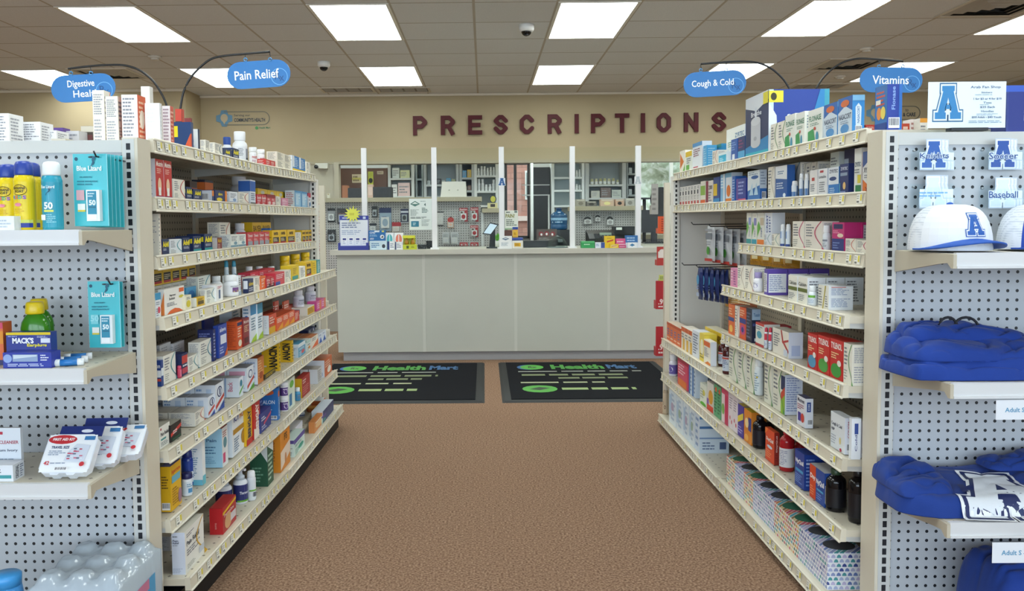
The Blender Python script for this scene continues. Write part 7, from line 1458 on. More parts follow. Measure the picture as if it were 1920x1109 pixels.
print_on(H3, o, 'letter_print', lambda g: block_A(g, (0, 0, 0), (1, 0, 0), (0, 0, 1), (0, -1, 0), ('1d2a5c', 'dfe4ea', 'eef1f5')), 1.275, 2.045, .20, .165, -.12)
print_on(H3, o, 'script_print', lambda g: g.art([('t', 'Knights', -.15, .34, 1.25, .6, '1d2a5c', .05)], (0, 0, 0), (1, 0, 0), (0, 0, 1), (0, -1, 0), 0), 1.285, 2.04, .20, .165, -.12, .0078)
o = empty('folded_shirt', 'blue garment on the lowest deck, only its top edge showing', 'shirt', (0, 0, 0))
q = atY(1866, 1098, 1.98); garment(q.x, q.x+.35, 1.95, 2.2, .102, q.z-.102+.03, 31.0, ROYAL, o, 'body', .05)
for (x0, x1, y0, y1), ds in (((1868, 1960, 751, 787), 'hanging under the hoodie shelf'), ((1861, 1955, 1018, 1056), 'hanging under the printed shirt shelf')):
    Yc = 1.95; a, c = atY(x0, y0, Yc), atY(x1, y1, Yc); g = MB().box(a.x, c.x, Yc, Yc+.001, c.z, a.z, mat('e9edf3', .4)); g.art([('t', 'Adult S - 2XL', .18, .38, .92, .62, '5f9cc0', .02)], (a.x, Yc, c.z), (c.x-a.x, 0, 0), (0, 0, a.z-c.z), (0, -1, 0)); tag(obj('size_card', g), 'white size card lettered in pale blue '+ds, 'card')
# ------------------------------------------------------------------ on the counter
CZ = CT+.0004
def cbox(px0, px1, yt, A, label, Y=6.86, d=.05, cat='box', name='carton', yb=None, z0=None):
    return box_at(px0, px1, yt, CZ if z0 is None else z0, Y, d, A, label, name=name, cat=cat, yb=yb)
o = empty('counter_display', 'blue framed counter display board with white sheet and yellow starburst', 'display', (0, 0, 0)); Y = 6.86
a, c = atY(634, 405, Y), atY(692, 465, Y); bl = mat('2f3a9c', .35)
g = MB(); g.box(a.x+.005, c.x-.005, Y+.03, Y+.036, CZ, a.z, bl); obj('back_board', g, o)
g = MB(); g.box(a.x, c.x, Y-.03, Y+.04, CZ, CZ+.035, bl).box(a.x, a.x+.02, Y-.03, Y-.02, CZ+.035, CZ+.06, bl).box(c.x-.02, c.x, Y-.03, Y-.02, CZ+.035, CZ+.06, bl); obj('tray', g, o)
g = MB(); w_ = c.x-a.x-.02; g.box(a.x+.01, c.x-.01, Y+.022, Y+.0285, CZ+.035, a.z-.035, mat('e9eef6', .35))
g.art([('l', .06, .68, .8, .92, 3, '6f7fa8'), ('l', .06, .42, .95, .62, 3, 'a9b9d6')]+[x for k in range(4) for x in (('r', .06+.24*k, .02, .24+.24*k, .34, 'f4f7fb'), ('r', .09+.24*k, .22, .21+.24*k, .29, '35408c'), ('l', .09+.24*k, .06, .21+.24*k, .19, 2, 'b9c3d8'))], (a.x+.01, Y+.022, CZ+.035), (w_, 0, 0), (0, 0, a.z-.07-CZ), (0, -1, 0)); obj('printed_sheet', g, o)
g = MB(); g.art([('t', 'PAIN RELIEF', .06, .25, .6, .75, 'dfe6f6')][:0]+[('l', .08, .2, .4, .8, 1, 'dfe6f6'), ('r', .82, .2, .92, .85, 'cfdcf4')], (a.x+.01, Y+.0295, a.z-.033), (w_, 0, 0), (0, 0, .03), (0, -1, 0)); obj('header_print', g, o)
s_ = atY(661, 402, Y); g = MB(); pts = []
for k in range(26): r_ = (.077 if k % 2 == 0 else .042)*(1.0 if k % 4 else .86); t = math.pi*k/13; pts.append((r_*math.cos(t)*1.0, r_*math.sin(t)*.95))
g.prism(pts, (s_.x, Y-.001, s_.z), (1, 0, 0), (0, 0, 1), (0, .002, 0), mat('e6e85a', .5)); g.art([('l', .25, .4, .75, .62, 2, 'b9b030')], (s_.x-.05, Y-.001, s_.z-.05), (.1, 0, 0), (0, 0, .1), (0, -1, 0)); obj('starburst', g, o)
CV = ('1f6fb4', [('t', 'COVID', .06, .68, .4, .88, 'e6f0fa', .03), ('l', .06, .4, .55, .62, 2, 'a9d0ee'), ('t', '2 tests', .08, .1, .4, .3, 'f0f6fa', .03), ('c', .82, .38, .13, .2, 'e3e9ee'), ('p', [(.74, .3), (.9, .3), (.86, .5)], '2a2d38'), ('r', .36, .82, .66, .98, 'dfeaf2'), ('r', .8, .82, .94, .98, 'd9d86a')], [], None)
cbox(693, 725, 452, ('d3e8f2', [('l', .1, .2, .6, .8, 3, '3f7fb0'), ('c', .82, .4, .1, .22, '3f4450')], [], None), 'pale blue test kit carton under the blue one', d=.08)
z1 = atY(700, 452, 6.86).z
cbox(691, 722, 432.5, CV, 'blue test kit carton on top of the pale one', d=.08, z0=z1)
cbox(723, 738, 437, ('eef1f2', [('c', .5, .6, .36, .32, '4fb0b4'), ('l', .2, .06, .8, .2, 1, GR), ('r', .46, .3, .54, .9, 'e6eef0')], [], None), 'white carton with teal disc on the counter', Y=6.895, d=.04)
cbox(739, 756, 437, ('eef1f2', [('c', .5, .6, .36, .32, 'dd7f6a'), ('l', .2, .06, .8, .2, 1, GR), ('r', .46, .3, .54, .9, 'f0e9e6')], [], None), 'white carton with coral disc on the counter', Y=6.895, d=.04)
cbox(726, 740, 453, ('eef1f4', [('l', .4, .2, .9, .8, 3, '8f9cb4'), ('r', 0, 0, .28, 1, '26407c')], [], None), 'small white carton with navy edge below the teal disc one', Y=6.845, d=.045)
cbox(741, 755, 454, ('eef1f4', [('l', .2, .2, .9, .8, 3, '8f9cb4'), ('r', 0, 0, .12, 1, '26407c')], [], None), 'small white carton below the coral disc one', Y=6.845, d=.045)
o = empty('bottle_carrier', 'yellow green carrier with two small honey bottles on the counter', 'display box', (0, 0, 0)); Y = 6.86
a, c = atY(755, 442, Y), atY(781, 466, Y); lm = mat('c3cc2a', .4)
obj('top_panel', MB().box(a.x, c.x-.012, Y, Y+.05, a.z-.022, a.z, mat('dfe02f', .4)), o)
obj('tray', MB().box(a.x, c.x, Y, Y+.055, CZ, CZ+.042, lm).art([('r', .26, .2, .44, .75, '4a5a1c'), ('l', .6, .3, .9, .7, 2, '6f7a1c')], (a.x, Y, CZ), (c.x-a.x, 0, 0), (0, 0, .042), (0, -1, 0)), o)
obj('back_panel', MB().box(a.x, c.x-.012, Y+.05, Y+.053, CZ, a.z, lm), o)
for k in range(2): obj('bottle', MB().lathe([(.016, 0), (.017, .02), (.008, .038), (.007, .05)], mat('b8862a', .2), 12, (a.x+.03+.05*k, Y+.026, CZ+.042)), o)
cbox(783, 799, 459, ('15161a', [], [], None), 'flat black card reader lying on the counter', Y=6.98, d=.07, cat='card reader', name='card_reader')
o = empty('wire_basket', 'small black basket on the counter beside a white post', 'basket', (0, 0, 0)); Y = 7.05; a, c = atY(799, 453, Y), atY(815, 463, Y)
g = MB(); bk = mat('17181b', .5); g.hexa([(a.x+.006, Y+.006, CZ), (c.x-.006, Y+.006, CZ), (c.x-.006, Y+.06, CZ), (a.x+.006, Y+.06, CZ)], [(a.x, Y, a.z), (c.x, Y, a.z), (c.x, Y+.07, a.z), (a.x, Y+.07, a.z)], bk); obj('body', g, o)
obj('rim', MB().tube([(a.x, Y, a.z), (c.x, Y, a.z), (c.x, Y+.07, a.z), (a.x, Y+.07, a.z), (a.x, Y, a.z)], .004, bk, 6), o)
# flyer taped to the plexiglass, small signs
def flyer(x0, x1, y0, y1, Y, ops, label, name='flyer', cat='notice', base='e3ece9'):
    a, c = atY(x0, y0, Y), atY(x1, y1, Y); g = MB().box(a.x, c.x, Y, Y+.001, c.z, a.z, mat(base, .5)); g.art(ops, (a.x, Y, c.z), (c.x-a.x, 0, 0), (0, 0, a.z-c.z), (0, -1, 0)); return tag(obj(name, g), label, cat)
flyer(767, 810, 373, 431, 6.944, [('p', [(.04, .83), (.26, .93), (.48, .83), (.26, .75)], '4f7f76'), ('p', [(.12, .83), (.26, .9), (.4, .83)], 'dfe9e4'), ('l', .05, .45, .44, .66, 6, '8f9f9c'), ('l', .5, .9, .92, .94, 1, '8f9f9c'), ('t', '4', .66, .76, .74, .86, '3f5f5c'), ('l', .56, .54, .84, .72, 4, '5f7f7c'), ('l', .05, .36, .9, .42, 2, '3f4f4c'), ('r', .08, .1, .42, .28, '2f7f9c'), ('t', 'hub', .16, .14, .34, .24, 'c9e6ee'), ('l', .54, .12, .92, .34, 5, 'a9b4b2')], 'printed notice with diamond logo taped on the clear guard')
flyer(946.5, 971.5, 395, 431, 6.944, [('l', .1, .86, .5, .96, 1, '2f3a3a'), ('r', .72, .88, .94, .98, '6f7f7c'), ('t', 'PAIN?', .06, .62, .74, .82, '8a8a3a', .03), ('l', .1, .2, .9, .56, 4, '5f6f5f'), ('r', 0, 0, 1, .08, '8fb08a')], 'tall pain notice taped on the clear guard beside the middle post', base='e3e8dc')
cbox(936, 960, 443, ('eef0f0', [('p', [(.2, .78), (.5, .9), (.8, .78), (.5, .66)], '5f7a94'), ('p', [(.32, .78), (.5, .85), (.68, .78)], 'eef0f0'), ('l', .15, .2, .85, .5, 3, '9fb0bc')], [], None), 'small white standing sign with diamond logo on the counter', Y=6.88, d=.012, cat='sign', name='counter_sign')
cbox(943, 960, 432.5, ('6a3018', [('l', .2, .3, .8, .7, 1, 'b98a5a')], [], '4a2010'), 'brown carton behind the small white sign', Y=7.02, d=.06)
def jar2(x0, x1, yt, yb, Y, body, cap, lab, label):
    a, c = atY(x0, yt, Y), atY(x1, yb, Y); r = (c.x-a.x)/2; z0 = max(CZ, c.z); h = a.z-z0; o = empty('pill_vial', label, 'jar', ((a.x+c.x)/2, Y+r, z0))
    for nm, mb in container('jar', r, h, body, cap, lab, [('r', .25, .2, .75, .8, 'e3b32a'), ('l', .3, .3, .7, .7, 2, 'a9741c')]): obj(nm, mb, o)
    return z0+h
z1 = jar2(960, 981, 446, 467, 6.85, 'eceae2', '2f4a9c', 'eceae2', 'larger white jar with blue lid and yellow label, lower of two')
jar2(961, 971.5, 426, 446, 6.86, 'e8b03a', '2f4fa0', 'e8c05a', 'small yellow jar with blue lid, on top of the larger jar')
# terminal on stand
o = empty('payment_terminal', 'black signature tablet on tilted stand on the counter', 'terminal', (0, 0, 0)); Y = 7.03
p = atY(922, 465, Y); bk = mat('111214', .35)
obj('base', MB().box(p.x-.045, p.x+.045, Y-.04, Y+.06, CZ, CZ+.012, bk), o); obj('stand', MB().hexa([(p.x-.022, Y, CZ+.012), (p.x+.03, Y, CZ+.012), (p.x+.03, Y+.03, CZ+.012), (p.x-.022, Y+.03, CZ+.012)], [(p.x-.008, Y-.01, CZ+.16), (p.x+.03, Y-.01, CZ+.16), (p.x+.03, Y+.02, CZ+.16), (p.x-.008, Y+.02, CZ+.16)], bk), o)
g = MB(); A_ = [atY(904, 439, Y), atY(920, 441, Y), atY(935, 421, Y), atY(919, 417, Y)]
A_ = [(q.x, Y-.03+.03*(k > 1), q.z) for k, q in enumerate(A_)]; g.prism([(q[0], q[2]) for q in A_], (0, Y-.035, 0), (1, 0, 0), (0, 0, 1), (0, .022, 0), bk); obj('tablet', g, o)
g = MB(); cx_ = sum(q[0] for q in A_)/4; cz_ = sum(q[2] for q in A_)/4; g.face([(cx_+(q[0]-cx_)*.82, Y-.0358, cz_+(q[2]-cz_)*.82) for q in A_], mat('c9d8e8', .1, 0, .5, .25)); obj('screen', g, o)
o = empty('potted_plant', 'small green plant in white cup behind the tablet', 'plant', (0, 0, 0)); Y = 7.3; p = atY(932, 466, Y)
obj('cup', MB().lathe([(.022, 0), (.03, .055), (.027, .055)], mat('d9d9d4', .4), 16, (p.x, Y, CZ)), o); g = MB()
for k in range(16):
    t = k*2.4; r_ = .01+.02*(k % 4)/3; b0 = Vector((p.x, Y, CZ+.05)); d = Vector((math.cos(t)*r_*1.6, math.sin(t)*r_*1.6, .045+.015*(k % 3))); n_ = Vector((-math.sin(t), math.cos(t), 0))*.012
    g.face([b0, b0+d*.6+n_, b0+d, b0+d*.6-n_], mat('5fae2a', .5))
obj('foliage', g, o)
# right part of the counter
def register(x0, x1, yt, Y, label):
    o = empty('cash_register', label, 'register', (0, 0, 0)); a, c = atY(x0, yt, Y), atY(x1, yt, Y); bk = mat('16171a', .4)
    g = MB(); g.prism([(Y, CZ), (Y+.28, CZ), (Y+.28, a.z-.02), (Y+.12, a.z-.05), (Y, CZ+.07)], (a.x, 0, 0), (0, 1, 0), (0, 0, 1), (c.x-a.x, 0, 0), bk); obj('body', g, o)
    m0 = atY(1125, 440, Y+.05); obj('display', MB().box(m0.x, m0.x+.10, Y+.055, Y+.075, m0.z-.02, m0.z+.016, mat('8f9f8c', .3, 0, .5, .12)), o)
    k = MB()
    for i in range(6):
        for j in range(3): k.box(a.x+.05+.03*i, a.x+.072+.03*i, Y+.01+.03*j, Y+.032+.03*j, CZ+.072+.012*j, CZ+.088+.012*j, mat('3a3b40', .5))
    obj('keypad_key', k, o); q, q2 = atY(1152, 425, Y+.1), atY(1190, 450, Y+.1)
    obj('printer', MB().box(q.x, q2.x, Y+.1, Y+.26, q2.z, q.z, bk), o); obj('paper', MB().box(q.x+.015, q.x+.065, Y+.095, Y+.1, q.z-.03, q.z-.008, mat('eceee9', .6)), o)
register(1105, 1190, 428, 7.18, 'black cash register with green display behind the clear guard')
cbox(1090, 1115, 453, ('2f9a54', [('l', .2, .4, .7, .7, 1, 'bfe6c9'), ('r', 0, .8, 1, 1, '5fbf7a')], [], '3fae64'), 'green pouch of wipes on the counter', d=.07, cat='pouch', name='pouch')
cbox(1116, 1134, 455, ('dbe3ee', [('r', .6, 0, 1, 1, '35509c'), ('l', .08, .3, .55, .8, 2, '5f7fb8')], [], None), 'white and blue carton between the green and yellow ones', d=.05)
cbox(1134, 1153, 443, ('e8c41c', [('p', [(.2, .45), (.85, .6), (.85, .72), (.2, .57)], 'c8402c'), ('l', .2, .76, .8, .86, 1, 'a98a1c')], [], None), 'yellow carton with red slash on the counter', d=.05)
cbox(1143, 1160, 458, ('e8c41c', [('c', .5, .5, .4, .35, 'f0e08a'), ('p', [(.2, .3), (.8, .5), (.8, .65), (.2, .45)], 'c8402c')], [], None), 'low yellow carton before the red slash one', Y=6.84, d=.018)
cbox(1155, 1173, 448, ('d85a8c', [('r', 0, .3, 1, .42, 'f0c9d8'), ('l', .1, .55, .9, .8, 1, 'f4dce6')], [], None), 'pink carton on the counter', Y=6.88, d=.05)
cbox(1160, 1174, 460, ('c83f74', [('l', .1, .3, .9, .7, 1, 'f4dce6')], [], None), 'low pink carton before the taller pink one', Y=6.835, d=.04)
cbox(1173, 1196, 442, ('2f6fb0', [('r', 0, 0, 1, .42, 'dfe6ee'), ('l', .1, .5, .9, .9, 2, 'a9c9e6'), ('c', .5, .2, .3, .12, '5f94b8')], [], None), 'blue and white carton beside the last post', Y=6.87, d=.05)
cbox(1177, 1194, 455, ('eef1f2', [('p', [(.2, .5), (.5, .8), (.8, .5), (.5, .25)], '3f7fae')], [], None), 'small white sign card with blue diamond before the last post', Y=6.84, d=.01, cat='sign', name='counter_sign')
cbox(982, 1031, 452, ('141518', [('r', .3, .3, .6, .6, '2a2c30')], [], None), 'black keyboard terminal behind the clear guard', Y=7.12, d=.14, cat='terminal', name='terminal')
o = empty('glass_dish', 'clear domed glass dish on the counter beside the post', 'dish', (0, 0, 0)); p = atY(1046, 464, 7.0)
obj('dome', MB().lathe([(.085*math.cos(t), .092*math.sin(t)) for t in [i*math.pi/18 for i in range(9)]]+[(.006, .095)], glass('dome_glass', 'e3ebe9', .09), 26, (p.x, 7.05, CZ+.008)), o); obj('plate', MB().lathe([(.09, 0), (.095, .006), (.05, .008)], mat('8d9496', .2), 26, (p.x, 7.05, CZ)), o)
flyer(1006, 1044, 430, 452, 7.36, [('r', 0, 0, 1, 1, '5a4a44'), ('c', .22, .6, .12, .2, '8a2a30'), ('c', .5, .62, .12, .2, '8a2a30'), ('c', .8, .6, .12, .2, '8a2a30'), ('c', .24, .55, .05, .1, 'eceae6'), ('c', .5, .58, .05, .1, 'eceae6'), ('c', .78, .55, .05, .1, 'eceae6'), ('l', .1, .05, .9, .3, 2, '9a9490')], 'framed photograph with three dark red dots on the clear guard side', 'framed_picture', 'picture', 'a9a29a')
for k in list(bpy.data.objects):
    if k.name == 'framed_picture': k['label'] = 'dark framed photograph standing behind the black keyboard terminal'
q = atY(1025, 452, 7.36); obj('easel', MB().box(q.x-.08, q.x+.08, 7.362, 7.38, CZ, q.z+.01, mat('3a3230', .6)), bpy.data.objects['framed_picture'])
# ------------------------------------------------------------------ pegboard half walls behind the counter
YP = 8.8; LEDL = atY(750, 371, YP).z; 
def peg_wall(x0, x1, ztop, label, z0=.0, led=True):
    t = empty('pegboard_partition', label, 'partition', (0, 0, 0)); tr = mat('b9b09a', .5)
    obj('pegboard', MB().box(x0, x1, YP, YP+.012, .62, ztop-.045, PEG_GREY), t); obj('lower_panel', MB().box(x0, x1, YP, YP+.012, 0, .62, mat('a9a69c', .6)), t)
    obj('core', MB().box(x0, x1, YP+.012, YP+.1, 0, ztop-.045, GREIGE), t)
    if led: obj('ledge', MB().box(x0-.01, x1+.01, YP-.12, YP+.32, ztop-.045, ztop, mat('b5ab90', .5)), t)
    obj('slotted_post', MB().box(x0-.02, x0+.005, YP-.012, YP, 0, ztop-.045, SLOT_X), t)
    return t
XL0, XL1 = atY(596, 420, YP).x, atY(902, 420, YP).x
peg_wall(XL0, XL1, LEDL, 'grey pegboard half wall hung with braces and brush packs, beige ledge')
XM1 = atY(938, 420, YP).x; LEDM = atY(925, 391, YP).z
peg_wall(XL1+.02, XM1, LEDM, 'narrow grey pegboard half wall with lower ledge behind the tablet')
XR0, XR1 = atY(1072, 420, YP).x, atY(1290, 420, YP).x; LEDR = atY(1130, 387, YP).z
XRm = atY(1200, 420, YP).x
peg_wall(XR0, XRm, LEDR, 'grey pegboard half wall behind the cash register, beige ledge')
peg_wall(XRm+.02, XR1, atY(1220, 440, YP).z, 'low grey pegboard wall under the monitor')
def pack(x0, x1, y0, y1, base, ops, label, group, Y=YP, hook=True):
    a, c = atY(x0, y0, Y-.03), atY(x1, y1, Y-.03); w_, h_ = c.x-a.x, a.z-c.z
    o = empty('hanging_pack', label, 'package', ((a.x+c.x)/2, Y-.03, c.z), 0, group)
    obj('card', MB().box(-w_/2, w_/2, 0, .002, 0, h_, mat(base, .4)).art(ops, (-w_/2, 0, 0), (w_, 0, 0), (0, 0, h_), (0, -1, 0)), o)
    obj('blister', MB().box(-w_*.34, w_*.34, -.022, 0, h_*.12, h_*.6, mat('9aa0a4' if base < '5' else 'cfd0cc', .2)).art([('c', .5, .5, .35, .35, '3a3c40' if base < '5' else base)], (-w_*.34, -.022, h_*.12), (w_*.68, 0, 0), (0, 0, h_*.48), (0, -1, 0)), o)
    obj('hook', MB().tube([(0, .028, h_+.012), (0, -.03, h_+.012), (0, -.04, h_+.022)], .0025, mat('7a7c80', .3, .8), 6), o)
G1 = 'hanging packs on the pegboard'
BP = [('r', 0, .82, 1, 1, '0f1012'), ('r', 0, 0, 1, .14, '0f1012'), ('p', [(.2, .3), (.5, .6), (.8, .4), (.6, .3)], '2a2b30')]
pack(614, 629, 391, 417, '8d8f90', BP, 'grey brace pack with black header, upper one at the far pegboard end', G1)
pack(614, 630, 431, 454, '1a1a1c', [('p', [(.1, .2), (.6, .8), (.8, .6), (.4, .2)], '7a7a7c'), ('p', [(.5, .2), (.9, .5), (.8, .2)], '5a5a5c')], 'black brace pack with grey straps, lower one at the far pegboard end', G1)
pack(632, 652, 391, 420, '2a2422', [('r', .1, .3, .9, .7, '5a4038')], 'dark brown brace pack half hidden by the starburst', G1)
pack(697, 708, 387, 408, '1d1e22', [('r', .15, .15, .85, .7, '9aa09c')], 'small black and grey pack above the blue test kit', G1)
pack(711, 734, 390, 433, '8fa3b4', [('r', 0, .78, 1, 1, '27345c'), ('p', [(.25, .1), (.6, .1), (.68, .35), (.6, .62), (.22, .62), (.4, .35)], '232f66')], 'large grey blue pack picturing a navy sleeve', G1)
pack(693, 706, 419, 434, 'a9adb0', [('r', 0, .7, 1, 1, '2a3038'), ('c', .5, .35, .3, .2, '3a3c40')], 'small grey pack with dark header just above the blue kit', G1)
pack(735, 752, 417, 436, 'c9c0b8', [('r', 0, .6, 1, 1, 'a8303a'), ('p', [(.1, .1), (.5, .5), (.9, .2)], '6a4a40')], 'red topped pack above the white disc cartons', G1)
pack(751, 766, 392, 418, '24284a', [('r', 0, .72, 1, .85, 'c9ccd6'), ('r', 0, 0, 1, .06, 'c9ccd6'), ('l', .15, .2, .85, .6, 3, '5a5f94')], 'navy pack beside the taped notice', G1)
RB = [('r', .0, .0, .62, .78, 'b9b7b4'), ('t', 'Revlon', .08, .82, .92, .95, 'f0d8d4'), ('c', .3, .4, .2, .34, '5a3a28')]
pack(861, 877, 390, 416, 'a8262c', RB, 'red brush pack, top row left of two', G1); pack(882, 897, 389, 416, 'a8262c', RB, 'red brush pack, top row right of two', G1); pack(882, 897, 423, 445, 'a8262c', RB, 'red brush pack in the lower row', G1)
pack(862, 877, 455, 461.5, 'b82a30', [('l', .1, .3, .9, .7, 1, 'f0d0cc')], 'low red label pack at counter height, left of two', G1); pack(882, 897, 455, 461.5, 'b82a30', [('l', .1, .3, .9, .7, 1, 'f0d0cc')], 'low red label pack at counter height, right of two', G1)
pack(839, 851, 410, 428, 'd8b49c', [('c', .5, .85, .5, .3, 'b83a34')], 'tan pack with rounded red top', G1)
pack(829, 843, 436, 459, 'c3c5c6', [('r', .1, .3, .9, .9, 'aeb0b2'), ('l', .15, .4, .85, .8, 4, '8f9294')], 'clear grey pack near the counter, left of two', G1); pack(845, 860, 436, 459, 'c3c5c6', [('r', .1, .3, .9, .9, 'aeb0b2'), ('l', .15, .4, .85, .8, 4, '8f9294')], 'clear grey pack near the counter, right of two', G1)
pack(820, 832, 397, 424, 'c5c3bf', [('r', 0, .92, 1, 1, '3a3a3c'), ('r', 0, 0, 1, .06, '2a2a2c'), ('c', .3, .4, .14, .07, '9a3a34'), ('c', .7, .45, .14, .07, 'b0503a')], 'white pack with two red dots right of the second post', G1)
for i, (y0, y1) in enumerate(((376, 398), (406, 424), (432, 452), (456, 476))):
    pack(596, 609-i % 2*3, y0, y1, 'a82a2e', [('r', .1, .1, .9, .5, 'c9b4ac'), ('l', .1, .7, .9, .9, 1, 'f0d0cc')], ('topmost', 'second', 'third', 'lowest')[i]+' red pack in the column at the pegboard end', G1)
for i, (x0, x1, y0, y1) in enumerate(((1092, 1111, 405, 422), (1114, 1127, 402, 417), (1135, 1152, 404, 424))):
    pack(x0, x1, y0, y1, '9a9896', [('c', .5, .5, .4, .4, '2a2a2c'), ('c', .5, .5, .2, .2, '9a9896')], ('grey round loop pack first', 'dark round loop pack second', 'grey loop pack third')[i]+' from the post above the register', G1)
# ---- things on the ledges
def lbox(px0, px1, yt, A, label, Y=8.78, d=.2, z=None, cat='box', name='carton'): return box_at(px0, px1, yt, (LEDL if z is None else z)+.0005, Y, d, A, label, name=name, cat=cat)
lbox(652, 681, 353, ('17171a', [('r', .05, .85, .95, 1, '2a2a2e')], [], None), 'black storage tray on the ledge, left of two', cat='tray', name='storage_tray')
lbox(699, 733, 351, ('17171a', [('r', .05, .85, .95, 1, '2a2a2e')], [], None), 'black storage tray on the ledge, right of two', cat='tray', name='storage_tray')
lbox(641, 652, 348, ('a5653a', [], [], None), 'narrow orange brown wooden box on the ledge', d=.1)
lbox(689, 699, 346, ('d9b8a4', [('r', .1, .2, .9, .8, 'e6c9bc')], [], None), 'pinkish paper box between the two black trays', d=.08)
lbox(604, 609, 366, ('d9d4c4', [], [], None), 'tiny cream figure on the ledge, left of two', Y=8.76, d=.03, cat='ornament', name='ornament'); lbox(613, 618, 363, ('d9d4c4', [('c', .5, .8, .4, .15, 'b9a98a')], [], None), 'tiny cream figure on the ledge, right of two', Y=8.76, d=.03, cat='ornament', name='ornament')
o = empty('bread_box', 'white slant-fronted box standing on the beige ledge', 'box', (0, 0, 0)); a, c, a2, c2 = atY(826, 366, 8.72), atY(874.5, 366, 8.72), atY(829, 341, 8.82), atY(873, 341, 8.82); z0 = LEDL+.0005
g = MB(); g.hexa([(a.x, 8.72, z0), (c.x, 8.72, z0), (c.x, 9.0, z0), (a.x, 9.0, z0)], [(a2.x, 8.80, a2.z), (c2.x, 8.80, a2.z), (c2.x, 9.0, a2.z), (a2.x, 9.0, a2.z)], mat('d3d0c6', .45)); obj('body', g, o)
k = MB()
for s_ in (-.045, .045): q = (a.x+c.x)/2+s_; k.lathe([(.008, 0), (.006, .008)], mat('a9a69c', .5), 10, (q, 8.753, z0+.07))
obj('knob', k, o)
o = empty('award_plaque', 'yellow award plaque with round black emblem on the lower ledge', 'plaque', (0, 0, 0)); p = atY(923, 389, 8.76)
z0 = LEDM+.0005; obj('plate', MB().box(p.x-.05, p.x+.055, 8.74, 8.77, z0, z0+.055, mat('d9cf9a', .4)).art([('r', .3, .25, .75, .8, '3a2f2c')], (p.x-.05, 8.74, z0), (.105, 0, 0), (0, 0, .055), (0, -1, 0)), o)
e_ = MB(); e_.prism([(.036*math.cos(i*math.pi/12), .043*math.sin(i*math.pi/12)) for i in range(24)], (p.x+.008, 8.745, z0+.095), (1, 0, 0), (0, 0, 1), (0, .02, 0), mat('1f1d1a', .3)); e_.prism([(.026*math.cos(i*math.pi/10), .032*math.sin(i*math.pi/10)) for i in range(20)], (p.x+.008, 8.7445, z0+.095), (1, 0, 0), (0, 0, 1), (0, .002, 0), mat('c9c23a', .4)); obj('emblem', e_, o)
for i, (x0, x1, yt, cl) in enumerate(((1080, 1098, 374, 'a39e90'), (1099, 1119, 378, '6a6660'), (1126, 1151, 374, 'd0b49c'), (1154, 1170, 374, 'c9a48c'), (1173, 1190, 372, 'b9b7b0'))):
    lbox(x0, x1, yt, (cl, [('c', .5, .4, .25, .25, ('7a7468', '3a3834', 'e6dc9a', '2a2624', '8d8a84')[i]), ('r', .1, .8, .9, .92, 'd9d4c6')], [], None), ('grey basket of papers', 'dark box of oddments', 'tan paper tray with yellow slips', 'tan card box with dark hole', 'pale jar box')[i]+' on the ledge behind the register', Y=8.76, d=.1, z=LEDR)
# ---- monitor and stand at the right
o = empty('computer_monitor', 'black computer monitor seen from behind, beyond the last post', 'monitor', (0, 0, 0)); Y = 8.5; a, c = atY(1203, 394, Y), atY(1252, 436, Y)
obj('back_case', MB().hexa([(a.x, Y-.02, c.z), (c.x, Y-.02, c.z), (c.x, Y+.02, c.z), (a.x, Y+.02, c.z)], [(a.x, Y-.02, a.z), (c.x, Y-.02, a.z), (c.x, Y+.02, a.z), (a.x, Y+.02, a.z)], mat('151517', .4)), o)
obj('stand', MB().box((a.x+c.x)/2-.03, (a.x+c.x)/2+.03, Y+.02, Y+.05, .93, c.z+.1, mat('111113', .4)), o); obj('screen', MB().box(a.x+.02, c.x-.02, Y-.0205, Y-.02, a.z-.03, a.z-.028, mat('2a2a2e')), o)
obj('foot', MB().box((a.x+c.x)/2-.12, (a.x+c.x)/2+.12, Y-.10, Y+.08, .9155, .93, mat('111113', .4)), o)
t = empty('work_desk', 'beige work desk behind the counter carrying the monitor', 'desk', (0, 0, 0)); obj('desktop', MB().box(1.35, 2.6, 8.2, 8.76, .885, .915, mat('bdb8aa', .45)), t); obj('side_panel', MB().box(1.37, 1.4, 8.22, 8.74, 0, .885, LAM), t); obj('side_panel', MB().box(2.55, 2.58, 8.22, 8.74, 0, .885, LAM), t)
o = empty('office_chair', 'black round-backed office chair before the wide window', 'chair', (0, 0, 0)); Y = 9.6; p = atY(1240, 377, Y)
bk = mat('151518', .6); obj('backrest', MB().prism([(.12*math.cos(i*math.pi/12), .14*math.sin(i*math.pi/12)) for i in range(24)], (p.x, Y, p.z+.02), (1, 0, 0), (0, 0, 1), (0, .05, 0), bk), o)
obj('seat', MB().box(p.x-.22, p.x+.22, Y-.42, Y, .62, .7, bk), o); obj('spine', MB().box(p.x-.03, p.x+.03, Y+.01, Y+.05, .62, p.z-.05, bk), o); obj('stem', MB().tube([(p.x, Y-.2, .06), (p.x, Y-.2, .62)], .025, bk, 10), o); obj('base', MB().lathe([(.28, 0), (.28, .03), (.05, .06)], bk, 5, (p.x, Y-.2, 0)), o)
o = empty('desk_lamp', 'black post lamp before the wide pharmacy window', 'lamp', (0, 0, 0)); p = atY(1208, 394, 8.69); obj('pole', MB().tube([(p.x, 8.69, .916), (p.x, 8.69, atY(1208, 374, 8.69).z)], .018, mat('17171a', .4), 10), o); obj('head', MB().box(p.x-.06, p.x+.05, 8.64, 8.74, atY(1208, 374, 8.69).z, atY(1208, 371, 8.69).z, mat('17171a', .4)), o)
